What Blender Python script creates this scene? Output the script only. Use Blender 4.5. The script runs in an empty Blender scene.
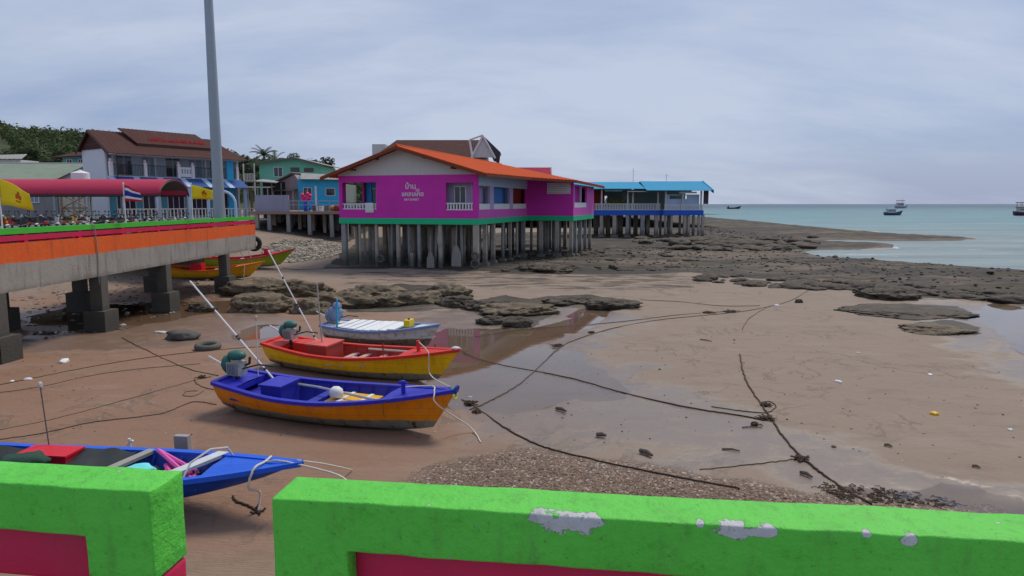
import bpy, bmesh, math, random
import numpy as np
from mathutils import Vector, Matrix, noise as mnoise
R = math.radians
random.seed(7)
sc = bpy.context.scene
COL = sc.collection

# ------------------------------------------------------------------ camera, world, sun, exposure
F = 683.0
HORIZON = 204.0
CAMZ = 4.5
PITCH = math.atan((288 - HORIZON) / F)
cam = bpy.data.cameras.new('camera')
cam.sensor_width = 36.0
cam.lens = F / 1024 * 36
cam.clip_start = 0.05
cam.clip_end = 60000
camo = bpy.data.objects.new('camera', cam)
COL.objects.link(camo)
camo.location = (0, 0, CAMZ)
camo.rotation_euler = (R(90) - PITCH, 0, 0)
sc.camera = camo
sc.view_settings.view_transform = 'Standard'
sc.view_settings.look = 'None'
sc.view_settings.gamma = 1
sc.view_settings.exposure = 0.22
sc.view_settings.use_curve_mapping = False
sc.cycles.use_denoising = True
sc.cycles.max_bounces = 8
sc.cycles.transparent_max_bounces = 12

SUN_EL, SUN_AZ = R(57), R(38)          # azimuth measured from +Y towards +X
world = bpy.data.worlds.new('World')
sc.world = world
world.use_nodes = True
wt = world.node_tree
wt.nodes.clear()
def wn(t, **k):
    n = wt.nodes.new(t)
    for a, b in k.items(): setattr(n, a, b)
    return n
wout = wn('ShaderNodeOutputWorld')
sky = wn('ShaderNodeTexSky', sky_type='NISHITA', sun_disc=False)
sky.sun_elevation = SUN_EL
sky.sun_rotation = SUN_AZ
sky.air_density = 1.0; sky.dust_density = 1.5; sky.ozone_density = 2.0
tcw = wn('ShaderNodeTexCoord')
sep = wn('ShaderNodeSeparateXYZ')
wt.links.new(tcw.outputs['Generated'], sep.inputs[0])
def wmath(op, a, b=None, clamp=False):
    n = wn('ShaderNodeMath', operation=op); n.use_clamp = clamp
    for i, s in enumerate((a, b)):
        if s is None: continue
        if isinstance(s, (int, float)): n.inputs[i].default_value = s
        else: wt.links.new(s, n.inputs[i])
    return n.outputs[0]
zc = wmath('ADD', wmath('MAXIMUM', sep.outputs[2], 0.0), 0.30)
comb = wn('ShaderNodeCombineXYZ')
wt.links.new(wmath('DIVIDE', sep.outputs[0], zc), comb.inputs[0])
wt.links.new(wmath('DIVIDE', sep.outputs[1], zc), comb.inputs[1])
def wnoise(scale, detail, rough, loc, stretch):
    mp = wn('ShaderNodeMapping')
    mp.inputs['Location'].default_value = loc
    mp.inputs['Rotation'].default_value = (0, 0, R(24))
    mp.inputs['Scale'].default_value = stretch
    wt.links.new(comb.outputs[0], mp.inputs[0])
    n = wn('ShaderNodeTexNoise')
    n.inputs['Scale'].default_value = scale
    n.inputs['Detail'].default_value = detail
    n.inputs['Roughness'].default_value = rough
    n.inputs['Distortion'].default_value = 0.35
    wt.links.new(mp.outputs[0], n.inputs['Vector'])
    return n.outputs['Fac']
n1 = wnoise(0.75, 5, 0.52, (3.1, 1.4, 0), (0.7, 1.3, 1))
n2 = wnoise(3.4, 8, 0.62, (0.3, 7.4, 0), (0.55, 1.5, 1))
cl = wmath('ADD', wmath('MULTIPLY', n1, 0.74), wmath('MULTIPLY', n2, 0.26))
rmp = wn('ShaderNodeValToRGB')
rmp.color_ramp.elements[0].position = 0.38; rmp.color_ramp.elements[0].color = (0, 0, 0, 1)
rmp.color_ramp.elements[1].position = 0.60; rmp.color_ramp.elements[1].color = (1, 1, 1, 1)
wt.links.new(cl, rmp.inputs[0])
thin = wn('ShaderNodeMix', data_type='RGBA')      # colour of the cloud sheet, thin to thick
thin.inputs[6].default_value = (2.5, 3.22, 5.1, 1)
thin.inputs[7].default_value = (4.5, 5.08, 6.35, 1)
wt.links.new(rmp.outputs[0], thin.inputs[0])
mixw = wn('ShaderNodeMix', data_type='RGBA')
cover = wmath('ADD', wmath('MULTIPLY', rmp.outputs[0], 0.12), 0.80, True)
wt.links.new(cover, mixw.inputs[0])
wt.links.new(sky.outputs[0], mixw.inputs[6])
wt.links.new(thin.outputs[2], mixw.inputs[7])
bg = wn('ShaderNodeBackground')
bg.inputs['Strength'].default_value = 0.1
wt.links.new(mixw.outputs[2], bg.inputs['Color'])
wt.links.new(bg.outputs[0], wout.inputs['Surface'])

sl = bpy.data.lights.new('sun', 'SUN')
sl.energy = 2.2
sl.angle = R(18)
sl.color = (1.0, 0.90, 0.76)
so = bpy.data.objects.new('sun', sl)
COL.objects.link(so)
sdir = Vector((math.sin(SUN_AZ) * math.cos(SUN_EL), math.cos(SUN_AZ) * math.cos(SUN_EL), math.sin(SUN_EL)))
so.location = sdir * 60
so.rotation_euler = sdir.to_track_quat('Z', 'Y').to_euler()

# ------------------------------------------------------------------ helpers: pixels to places
CP, SP = math.cos(PITCH), math.sin(PITCH)
def ray(x, y):
    a, b = (x - 512) / F, -(y - 288) / F
    return Vector((a, CP + b * SP, -SP + b * CP))
def px(x, y, z=0.0):
    d = ray(x, y); t = (z - CAMZ) / d.z
    return Vector((0, 0, CAMZ)) + d * t
def pxd(x, y, Y):
    d = ray(x, y)
    return Vector((0, 0, CAMZ)) + d * (Y / d.y)

# ------------------------------------------------------------------ helpers: ground shape
def hsh(ix, iy, s):
    v = np.sin(ix * 127.1 + iy * 311.7 + s * 74.7) * 43758.5453
    return v - np.floor(v)
def vnoise(x, y, s=0):
    ix, iy = np.floor(x), np.floor(y); fx, fy = x - ix, y - iy
    fx = fx * fx * (3 - 2 * fx); fy = fy * fy * (3 - 2 * fy)
    a, b = hsh(ix, iy, s), hsh(ix + 1, iy, s); c, d = hsh(ix, iy + 1, s), hsh(ix + 1, iy + 1, s)
    return a + (b - a) * fx + (c - a) * fy + (a - b - c + d) * fx * fy
def fbm(x, y, s=0, o=4):
    r, a, f = 0, .5, 1
    for i in range(o):
        r = r + a * vnoise(x * f, y * f, s + i * 13); a *= .5; f *= 2.03
    return r
def sst(a, b, x):
    t = np.clip((x - a) / (b - a), 0, 1); return t * t * (3 - 2 * t)
def poly_px(pts, z=0.0): return [(px(a, b, z).x, px(a, b, z).y) for a, b in pts]
def sdist(P, x, y):
    """signed distance to polygon P, positive inside"""
    d = np.full(np.shape(x), 1e18); ins = np.zeros(np.shape(x), bool)
    n = len(P)
    for i in range(n):
        ax, ay = P[i]; bx, by = P[(i + 1) % n]
        ex, ey = bx - ax, by - ay; wx, wy = x - ax, y - ay
        t = np.clip((wx * ex + wy * ey) / (ex * ex + ey * ey + 1e-12), 0, 1)
        dx, dy = wx - ex * t, wy - ey * t
        d = np.minimum(d, dx * dx + dy * dy)
        c = ((ay > y) != (by > y))
        with np.errstate(divide='ignore', invalid='ignore'):
            xi = ax + (y - ay) / (by - ay if by != ay else 1e-12) * ex
        ins ^= c & (x < xi)
    d = np.sqrt(d)
    return np.where(ins, d, -d)

LAND = poly_px([(-900, 209.5), (620, 209.5), (703, 216.5), (740, 219.5), (760, 221), (800, 225), (850, 229), (890, 232.5), (940, 235.5), (978, 237),
                (975, 239.3), (930, 240.3), (880, 240.3), (862, 239.3), (830, 238.8), (822, 240.3), (850, 241.8), (893, 243),
                (895, 247), (880, 249), (845, 248.5), (812, 248.8), (804, 251), (825, 256), (860, 257.5), (905, 260.5), (960, 264.5),
                (1024, 268), (1200, 278), (1500, 292), (1500, 900), (-900, 900)])
REEF_AND_SHADE = [poly_px(p) for p in (
    [(440, 262), (500, 252), (560, 238), (600, 222), (640, 212), (705, 214), (760, 220), (850, 230.5), (978, 238), (893, 247), (806, 251), (860, 258),
     (960, 264), (1024, 268), (1250, 280), (1250, 322), (1024, 306), (980, 300), (900, 299), (868, 297), (850, 286), (800, 281), (740, 277),
     (690, 273), (640, 275), (560, 274), (500, 275)],
    [(862, 306), (900, 303), (955, 306), (982, 315), (965, 321), (935, 316), (880, 310)],
    [(912, 324), (950, 320), (980, 328), (975, 335), (935, 334)],
    [(465, 302), (505, 295), (550, 302), (553, 316), (530, 328), (490, 322)],
    [(535, 298), (590, 295), (632, 304), (645, 311), (600, 309), (555, 307)],
    [(330, 300), (400, 285), (470, 290), (475, 306), (420, 312), (350, 312)],
)] + [[(-13.5, 48.2), (-1.5, 45.6), (6.5, 56.5), (9.5, 70), (-4, 78), (-14, 64)], [(-25, 61), (-14.5, 60), (-14.5, 75), (-25, 75)], [(-8, 74), (9, 69), (15, 92), (8, 112), (-8, 104)],  # under and behind house, under walkway: dark ground colour stands in for shade
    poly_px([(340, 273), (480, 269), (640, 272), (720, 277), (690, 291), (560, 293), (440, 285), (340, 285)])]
POOL = [poly_px(p) for p in (
    [(405, 345), (455, 326), (500, 328), (530, 330), (560, 320), (580, 309), (600, 307), (612, 311), (592, 328), (545, 345), (575, 352), (596, 366), (625, 388),
     (648, 398), (625, 404), (590, 402), (566, 398), (545, 402), (536, 408),
     (505, 412), (470, 412), (440, 400), (430, 370)],
    [(235, 330), (255, 324), (285, 325), (290, 333), (262, 338), (240, 337)],
    [(20, 318), (70, 306), (150, 302), (250, 300), (250, 309), (180, 318), (110, 330), (40, 336)],
    [(962, 312), (1000, 303), (1040, 310), (1300, 350), (1300, 400), (1040, 360), (1005, 338)],
    [(820, 484), (880, 478), (960, 488), (1040, 494), (1040, 510), (960, 506), (880, 498)],
)]
WET = [poly_px(p) for p in (
    [(520, 340), (600, 340), (680, 385), (780, 410), (900, 462), (1060, 480), (1200, 520), (1000, 540), (760, 500), (560, 460), (440, 420)],
    [(900, 300), (1100, 300), (1400, 380), (1100, 420), (980, 370)],
    [(0, 310), (230, 292), (300, 318), (300, 345), (120, 350), (0, 352)],
    [(400, 310), (620, 300), (660, 320), (560, 350), (420, 350)],
)]
PEB = poly_px([(395, 486), (470, 455), (530, 449), (600, 458), (680, 470), (760, 485), (850, 494), (930, 502), (1100, 520), (1100, 700), (330, 700)])
RED = poly_px([(-400, 330), (150, 285), (330, 285), (430, 330), (470, 400), (480, 445), (420, 480), (330, 560), (-400, 620)])

def smax0(u, k=.35): return .5 * (u + np.sqrt(u * u + k * k)) - k * .25
def land_rise(x, y):
    u = (np.minimum(y, 85) - 50) * 0.09 + (-x - 14) * 0.14 + .15
    u = np.where(y < 38, u - (38 - y) * .12, u)
    return np.clip(smax0(u) - .05, 0, 3.0) * sst(-3, -12, x)
def ground_h(x, y):
    x = np.asarray(x, float); y = np.asarray(y, float)
    h = (fbm(x * .45, y * .45, 3, 3) - .45) * 0.05
    h = h + land_rise(x, y)
    d = sdist(LAND, x, y)
    h = h - .22 * (1 - sst(-1.5, 2.0, d)) - np.clip(-d - 1, 0, 40) * .06
    r = zone_reef_shade(x, y)
    n = fbm(x * .55, y * .8, 21, 4)
    n2 = fbm(x * .16, y * .4, 44, 3)
    h = h + r * (np.clip(n - .40, 0, 1) * .40 + sst(.40, .56, n2) * .12 - .02) * sst(-.5, 2.5, d)
    for P in POOL:
        h = h - .055 * sst(-.45, .45, sdist(P, x, y) + (fbm(x * 1.1, y * 1.6, 71, 4) - .48) * 1.5)
    return h
def zone_reef_shade(x, y):
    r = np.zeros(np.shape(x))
    for i, P in enumerate(REEF_AND_SHADE):
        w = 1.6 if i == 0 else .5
        r = np.maximum(r, sst(-w, w, sdist(P, x, y)) * (.44 if i == len(REEF_AND_SHADE) - 1 else 1))
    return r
def gz(x, y): return float(ground_h(np.array([x]), np.array([y]))[0])
def gpx(x, y, dz=0.0):
    d = ray(x, y); ts = np.geomspace(1.5, 600, 900)
    for _ in range(2):
        X, Y, Z = d.x * ts, d.y * ts, CAMZ + d.z * ts
        k = np.nonzero(Z < ground_h(X, Y) + dz)[0]
        i = int(k[0]) if len(k) else len(ts) - 1
        ts = np.linspace(ts[max(i - 1, 0)], ts[i], 24)
    t = float(ts[-1] + ts[0]) / 2
    return Vector((d.x * t, d.y * t, CAMZ + d.z * t))

# ------------------------------------------------------------------ helpers: meshes and things
class MB:
    def __init__(s): s.v = []; s.f = []
    def add(s, vs, fs, M=None):
        o = len(s.v)
        s.v += [tuple(M @ Vector(p)) if M is not None else tuple(p) for p in vs]
        s.f += [tuple(i + o for i in f) for f in fs]; return s
    def box(s, x0, x1, y0, y1, z0, z1, M=None):
        vs = [(x0, y0, z0), (x1, y0, z0), (x1, y1, z0), (x0, y1, z0), (x0, y0, z1), (x1, y0, z1), (x1, y1, z1), (x0, y1, z1)]
        return s.add(vs, [(3, 2, 1, 0), (4, 5, 6, 7), (0, 1, 5, 4), (1, 2, 6, 5), (2, 3, 7, 6), (3, 0, 4, 7)], M)
    def prism(s, pts, z0, z1, M=None):
        n = len(pts)
        vs = [(a, b, z0) for a, b in pts] + [(a, b, z1) for a, b in pts]
        fs = [tuple(range(n - 1, -1, -1)), tuple(range(n, 2 * n))] + [(i, (i + 1) % n, n + (i + 1) % n, n + i) for i in range(n)]
        return s.add(vs, fs, M)
    def loft(s, loop, vec):
        n = len(loop); v = Vector(vec)
        vs = [tuple(p) for p in loop] + [tuple(Vector(p) + v) for p in loop]
        fs = [tuple(range(n - 1, -1, -1)), tuple(range(n, 2 * n))] + [(i, (i + 1) % n, n + (i + 1) % n, n + i) for i in range(n)]
        return s.add(vs, fs)
    def quad(s, a, b, c, d): return s.add([a, b, c, d], [(0, 1, 2, 3)])
    def slab(s, a, b, c, d, t):
        """thick quad, thickness t downwards"""
        vs = [Vector(p) for p in (a, b, c, d)]; lo = [p - Vector((0, 0, t)) for p in vs]
        return s.add(vs + lo, [(0, 1, 2, 3), (7, 6, 5, 4), (0, 4, 5, 1), (1, 5, 6, 2), (2, 6, 7, 3), (3, 7, 4, 0)])
    def tube(s, pts, r, n=6, M=None):
        pts = [Vector(p) for p in pts]; m = len(pts)
        rs = r if isinstance(r, (list, tuple)) else [r] * m
        vs = []; up = Vector((0.13, 0.21, 1)).normalized(); prev = None
        for i, p in enumerate(pts):
            t = (pts[min(i + 1, m - 1)] - pts[max(i - 1, 0)])
            t = t.normalized() if t.length > 1e-9 else Vector((0, 0, 1))
            if prev is None:
                a = t.cross(up)
                if a.length < .05: a = t.cross(Vector((1, 0, 0)))
                a.normalize()
            else:
                a = prev - t * prev.dot(t)
                a = a.normalized() if a.length > 1e-6 else t.orthogonal().normalized()
            prev = a; b = t.cross(a)
            for k in range(n):
                q = 2 * math.pi * k / n
                vs.append(p + (a * math.cos(q) + b * math.sin(q)) * rs[i])
        fs = []
        for i in range(m - 1):
            for k in range(n):
                k2 = (k + 1) % n
                fs.append((i * n + k, i * n + k2, (i + 1) * n + k2, (i + 1) * n + k))
        fs.append(tuple(range(n - 1, -1, -1))); fs.append(tuple(range((m - 1) * n, m * n)))
        return s.add(vs, fs, M)
    def cyl(s, c, r, z0, z1, n=10, r2=None, M=None):
        return s.tube([(c[0], c[1], z0), (c[0], c[1], z1)], [r, r if r2 is None else r2], n, M)
    def lathe(s, prof, n=12, M=None):
        m = len(prof); vs = []; fs = []
        for r, z in prof:
            for k in range(n):
                q = 2 * math.pi * k / n; vs.append((r * math.cos(q), r * math.sin(q), z))
        for i in range(m - 1):
            for k in range(n):
                k2 = (k + 1) % n
                fs.append((i * n + k, i * n + k2, (i + 1) * n + k2, (i + 1) * n + k))
        fs.append(tuple(range(n - 1, -1, -1))); fs.append(tuple(range((m - 1) * n, m * n)))
        return s.add(vs, fs, M)
    def torus(s, R0, r0, n=18, k=8, M=None):
        vs = []; fs = []
        for i in range(n):
            a = 2 * math.pi * i / n
            for j in range(k):
                b = 2 * math.pi * j / k; rr = R0 + r0 * math.cos(b)
                vs.append((rr * math.cos(a), rr * math.sin(a), r0 * math.sin(b)))
        for i in range(n):
            for j in range(k):
                fs.append((i * k + j, ((i + 1) % n) * k + j, ((i + 1) % n) * k + (j + 1) % k, i * k + (j + 1) % k))
        return s.add(vs, fs, M)
    def blob(s, c, rad, seed=0, amp=.25, fr=1.3, sub=2, flat=1.0, M=None):
        bm = bmesh.new(); bmesh.ops.create_icosphere(bm, subdivisions=sub, radius=1)
        off = Vector((seed * 3.17, seed * 1.73, seed * 5.1)); vs = []
        for v in bm.verts:
            p = v.co.copy()
            n = mnoise.fractal(p * fr + off, .9, 2.1, 4)
            p *= 1 + amp * n
            if p.z > 0: p.z *= flat
            vs.append((c[0] + p.x * rad[0], c[1] + p.y * rad[1], c[2] + p.z * rad[2]))
        bm.verts.index_update()
        fs = [tuple(v.index for v in f.verts) for f in bm.faces]; bm.free()
        return s.add(vs, fs, M)
    def mesh(s, name, smooth=False):
        me = bpy.data.meshes.new(name); me.from_pydata([tuple(p) for p in s.v], [], s.f); me.update()
        if smooth:
            me.polygons.foreach_set('use_smooth', [True] * len(me.polygons))
            if smooth != 'all':
                try: me.set_sharp_from_angle(angle=R(38))
                except Exception: pass
        return me
    def build(s, name, m, parent=None, smooth=False, loc=None, rotz=0):
        me = s.mesh(name, smooth); me.materials.append(m)
        return link(name, me, parent, loc, rotz)
def link(name, me, parent=None, loc=None, rotz=0):
    o = bpy.data.objects.new(name, me); COL.objects.link(o)
    if parent is not None: o.parent = parent
    if loc is not None: o.location = loc
    if rotz: o.rotation_euler.z = rotz
    return o
def tag(o, label=None, cat=None, group=None, kind=None):
    if label: o['label'] = label
    if cat: o['category'] = cat
    if group: o['group'] = group
    if kind: o['kind'] = kind
    return o
def thing(name, label, cat, loc=(0, 0, 0), rotz=0, group=None):
    o = bpy.data.objects.new(name, None); COL.objects.link(o)
    o.location = loc; o.rotation_euler = (0, 0, rotz); o.empty_display_size = .2
    return tag(o, label, cat, group)
def dup(root, loc, rotz, label=None):
    r = root.copy(); COL.objects.link(r); r.location = loc; r.rotation_euler = (0, 0, rotz)
    if label: r['label'] = label
    for ch in list(root.children):
        c = ch.copy(); COL.objects.link(c); c.parent = r
        for g in ch.children:
            d = g.copy(); COL.objects.link(d); d.parent = c
    return r

# ------------------------------------------------------------------ materials
def S(r, g, b):
    f = lambda c: (c / 255) / 12.92 if c / 255 <= .04045 else ((c / 255 + .055) / 1.055) ** 2.4
    return (f(r), f(g), f(b))
class NT:
    def __init__(s, name):
        s.m = bpy.data.materials.new(name); s.m.use_nodes = True; s.t = s.m.node_tree; s.t.nodes.clear()
        s.out = s.n('ShaderNodeOutputMaterial'); s.b = s.n('ShaderNodeBsdfPrincipled')
        s.t.links.new(s.b.outputs[0], s.out.inputs['Surface'])
        s.tc = s.n('ShaderNodeTexCoord')
    def n(s, t, **k):
        x = s.t.nodes.new(t)
        for a, b in k.items(): setattr(x, a, b)
        return x
    def put(s, v, sock):
        if hasattr(v, 'links') or isinstance(v, bpy.types.NodeSocket): s.t.links.new(v, sock)
        elif isinstance(v, (tuple, list)) and len(v) == 3 and sock.type == 'RGBA': sock.default_value = (*v, 1)
        else: sock.default_value = v
    def math(s, op, a, b=0.0, clamp=False):
        x = s.n('ShaderNodeMath', operation=op); x.use_clamp = clamp
        s.put(a, x.inputs[0]); s.put(b, x.inputs[1]); return x.outputs[0]
    def mix(s, f, a, b, mode='MIX'):
        x = s.n('ShaderNodeMix', data_type='RGBA', blend_type=mode)
        s.put(f, x.inputs[0]); s.put(a, x.inputs[6]); s.put(b, x.inputs[7]); return x.outputs[2]
    def map(s, sc_=(1, 1, 1), src='Object', loc=(0, 0, 0), rot=(0, 0, 0)):
        x = s.n('ShaderNodeMapping'); s.t.links.new(s.tc.outputs[src], x.inputs[0])
        x.inputs['Scale'].default_value = sc_; x.inputs['Location'].default_value = loc; x.inputs['Rotation'].default_value = rot
        return x.outputs[0]
    def noise(s, scale, detail=5, rough=.6, vec=None, dist=0.0):
        x = s.n('ShaderNodeTexNoise'); x.inputs['Scale'].default_value = scale; x.inputs['Detail'].default_value = detail
        x.inputs['Roughness'].default_value = rough; x.inputs['Distortion'].default_value = dist
        s.t.links.new(vec if vec is not None else s.tc.outputs['Object'], x.inputs['Vector']); return x.outputs['Fac']
    def ramp(s, f, a, b, ca=(0, 0, 0), cb=(1, 1, 1)):
        x = s.n('ShaderNodeValToRGB'); e = x.color_ramp.elements
        e[0].position = a; e[1].position = b; e[0].color = (*ca, 1); e[1].color = (*cb, 1)
        s.t.links.new(f, x.inputs[0]); return x.outputs[0]
    def step(s, f, a, b):
        x = s.n('ShaderNodeMapRange', interpolation_type='SMOOTHSTEP'); s.put(f, x.inputs[0])
        x.inputs[1].default_value = a; x.inputs[2].default_value = b; return x.outputs[0]
    def bump(s, h, st=.3, dist=.02, prev=None):
        x = s.n('ShaderNodeBump'); x.inputs['Strength'].default_value = st; x.inputs['Distance'].default_value = dist
        s.t.links.new(h, x.inputs['Height'])
        if prev is not None: s.t.links.new(prev, x.inputs['Normal'])
        return x.outputs[0]
    def fin(s, col=None, rough=None, nrm=None, metal=None, spec=None):
        if col is not None: s.put(col, s.b.inputs['Base Color'])
        if rough is not None: s.put(rough, s.b.inputs['Roughness'])
        if nrm is not None: s.t.links.new(nrm, s.b.inputs['Normal'])
        if metal is not None: s.b.inputs['Metallic'].default_value = metal
        if spec is not None: s.b.inputs['Specular IOR Level'].default_value = spec
        return s.m
MATS = {}
def paint(name, col, rough=.6, var=.18, scale=3.0, bump=.15, bscale=30, dirt=(.09, .08, .065), damt=.35, dscale=1.2, streak=True, metal=0, spec=.35):
    """weathered painted or plain surface: tone variation, grime with soft edges, small relief"""
    if name in MATS: return MATS[name]
    t = NT(name)
    a = t.noise(scale, 6, .65)
    c = t.mix(a, tuple(x * (1 - var) for x in col), tuple(min(1, x * (1 + var)) for x in col))
    v = t.map((3.2, 3.2, .5)) if streak else None
    d = t.step(t.noise(dscale, 8, .7, v), .50, .78)
    c = t.mix(t.math('MULTIPLY', d, damt), c, dirt)
    r = t.math('ADD', t.math('MULTIPLY', t.noise(scale * 3, 3), .25), rough - .12, True)
    n = t.bump(t.noise(bscale, 5, .7), bump, .02)
    MATS[name] = t.fin(c, r, n, metal, spec)
    return MATS[name]
def wood(name, col, rough=.8):
    if name in MATS: return MATS[name]
    t = NT(name)
    a = t.noise(4, 6, .7, t.map((1, 1, .12)))
    b = t.noise(14, 5, .7, t.map((2, 2, .25)))
    c = t.mix(a, tuple(x * .55 for x in col), tuple(x * 1.35 for x in col))
    c = t.mix(t.step(b, .5, .75), c, tuple(x * .5 for x in col))
    MATS[name] = t.fin(c, rough, t.bump(b, .4, .02))
    return MATS[name]
GREEN_RAIL = paint('paint_green_rail', S(66, 178, 48), .55, .12, 2, .3, 14, damt=.12)
CRIM = paint('paint_crimson', S(196, 26, 76), .5, .16, 3, .25, 20, damt=.2)
MAGENTA = paint('paint_magenta', S(206, 52, 170), .75, .14, .7, .15, 20, (.20, .08, .16), damt=.42, dscale=.8)
MAG_SUNLIT = paint('paint_magenta_sunlit', S(206, 92, 180), .75, .14, .7, .15, 20, (.26, .14, .22), damt=.42, dscale=.8)  # paler copy of the magenta, sunlight painted into the right-facing walls
BANDG = paint('paint_band_green', S(24, 188, 128), .6, .10, 1, .1, 20, damt=.15)
WHITE = paint('paint_white', (.72, .72, .72), .6, .07, 2, .1, 20, damt=.18)
OFFW = paint('paint_offwhite', (.56, .55, .52), .7, .08, 1.5, .1, 20, damt=.25)
PALEB = paint('paint_pale_blue', S(176, 196, 222), .7, .08, 1.2, .1, 20, damt=.2)
LAVEN = paint('paint_lavender', S(176, 160, 196), .7, .08, 1.2, .1, 20, damt=.15)
SKYB = paint('paint_sky_blue', S(48, 168, 214), .6, .10, 1, .1, 20, damt=.15)
ROYAL = paint('paint_royal_blue', S(28, 92, 196), .5, .12, 2, .1, 20, damt=.12)
BLUEI = paint('paint_interior_blue', S(72, 130, 196), .7, .08, 1, .1, 20, damt=.1)
REDBR = paint('paint_red_brown', S(140, 46, 30), .7, .15, 1, .1, 20, damt=.2)
TEAL = paint('paint_teal_green', S(112, 186, 164), .75, .10, .8, .1, 20, damt=.2)
TEALB = paint('paint_teal_blue', S(92, 170, 186), .75, .10, .8, .1, 20, damt=.2)
CONC = paint('concrete', (.30, .285, .26), .85, .25, 1.4, .45, 14, (.07, .062, .05), .65, .8)
CONCD = paint('concrete_dark', (.17, .155, .135), .9, .3, 1.6, .5, 12, (.04, .036, .03), .7, 1.0)
CONCG = paint('concrete_grey_paint', S(150, 150, 172), .8, .12, 1.0, .2, 18, damt=.3)
BROWNR = paint('roof_brown', S(78, 50, 46), .75, .2, 1.2, .3, 18, damt=.3, streak=False, spec=.12)
GREYR = paint('roof_grey', S(150, 150, 146), .7, .16, .8, .2, 18, damt=.4, streak=False, spec=.12)
SAGER = paint('roof_sage', S(128, 142, 128), .75, .16, .7, .2, 18, damt=.4, streak=False, spec=.12)
CRIMR = paint('roof_crimson', S(178, 58, 84), .7, .12, .6, .1, 18, damt=.15, streak=False, spec=.12)
DARK = paint('dark_interior', (.025, .024, .024), .9, .2, 1, .1, 10, damt=0)
BLACK = paint('black_rubber', (.018, .018, .018), .8, .3, 6, .2, 30, (.12, .1, .08), .5, 3, False)
BLKM = paint('black_metal', (.03, .03, .033), .5, .2, 6, .1, 30, damt=.1, metal=.0)
GALV = paint('galvanised_steel', S(150, 160, 168), .5, .12, 1.5, .1, 20, (.3, .28, .25), .2, .6, metal=.35)
GLASS = NT('dark_window_glass').fin((.03, .045, .06), .08, spec=.6)
CURT = paint('pale_curtain', S(128, 150, 168), .85, .2, 4, .1, 20, damt=.1)
POSTM = None
FOUL = (.19, .19, .145)

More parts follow.
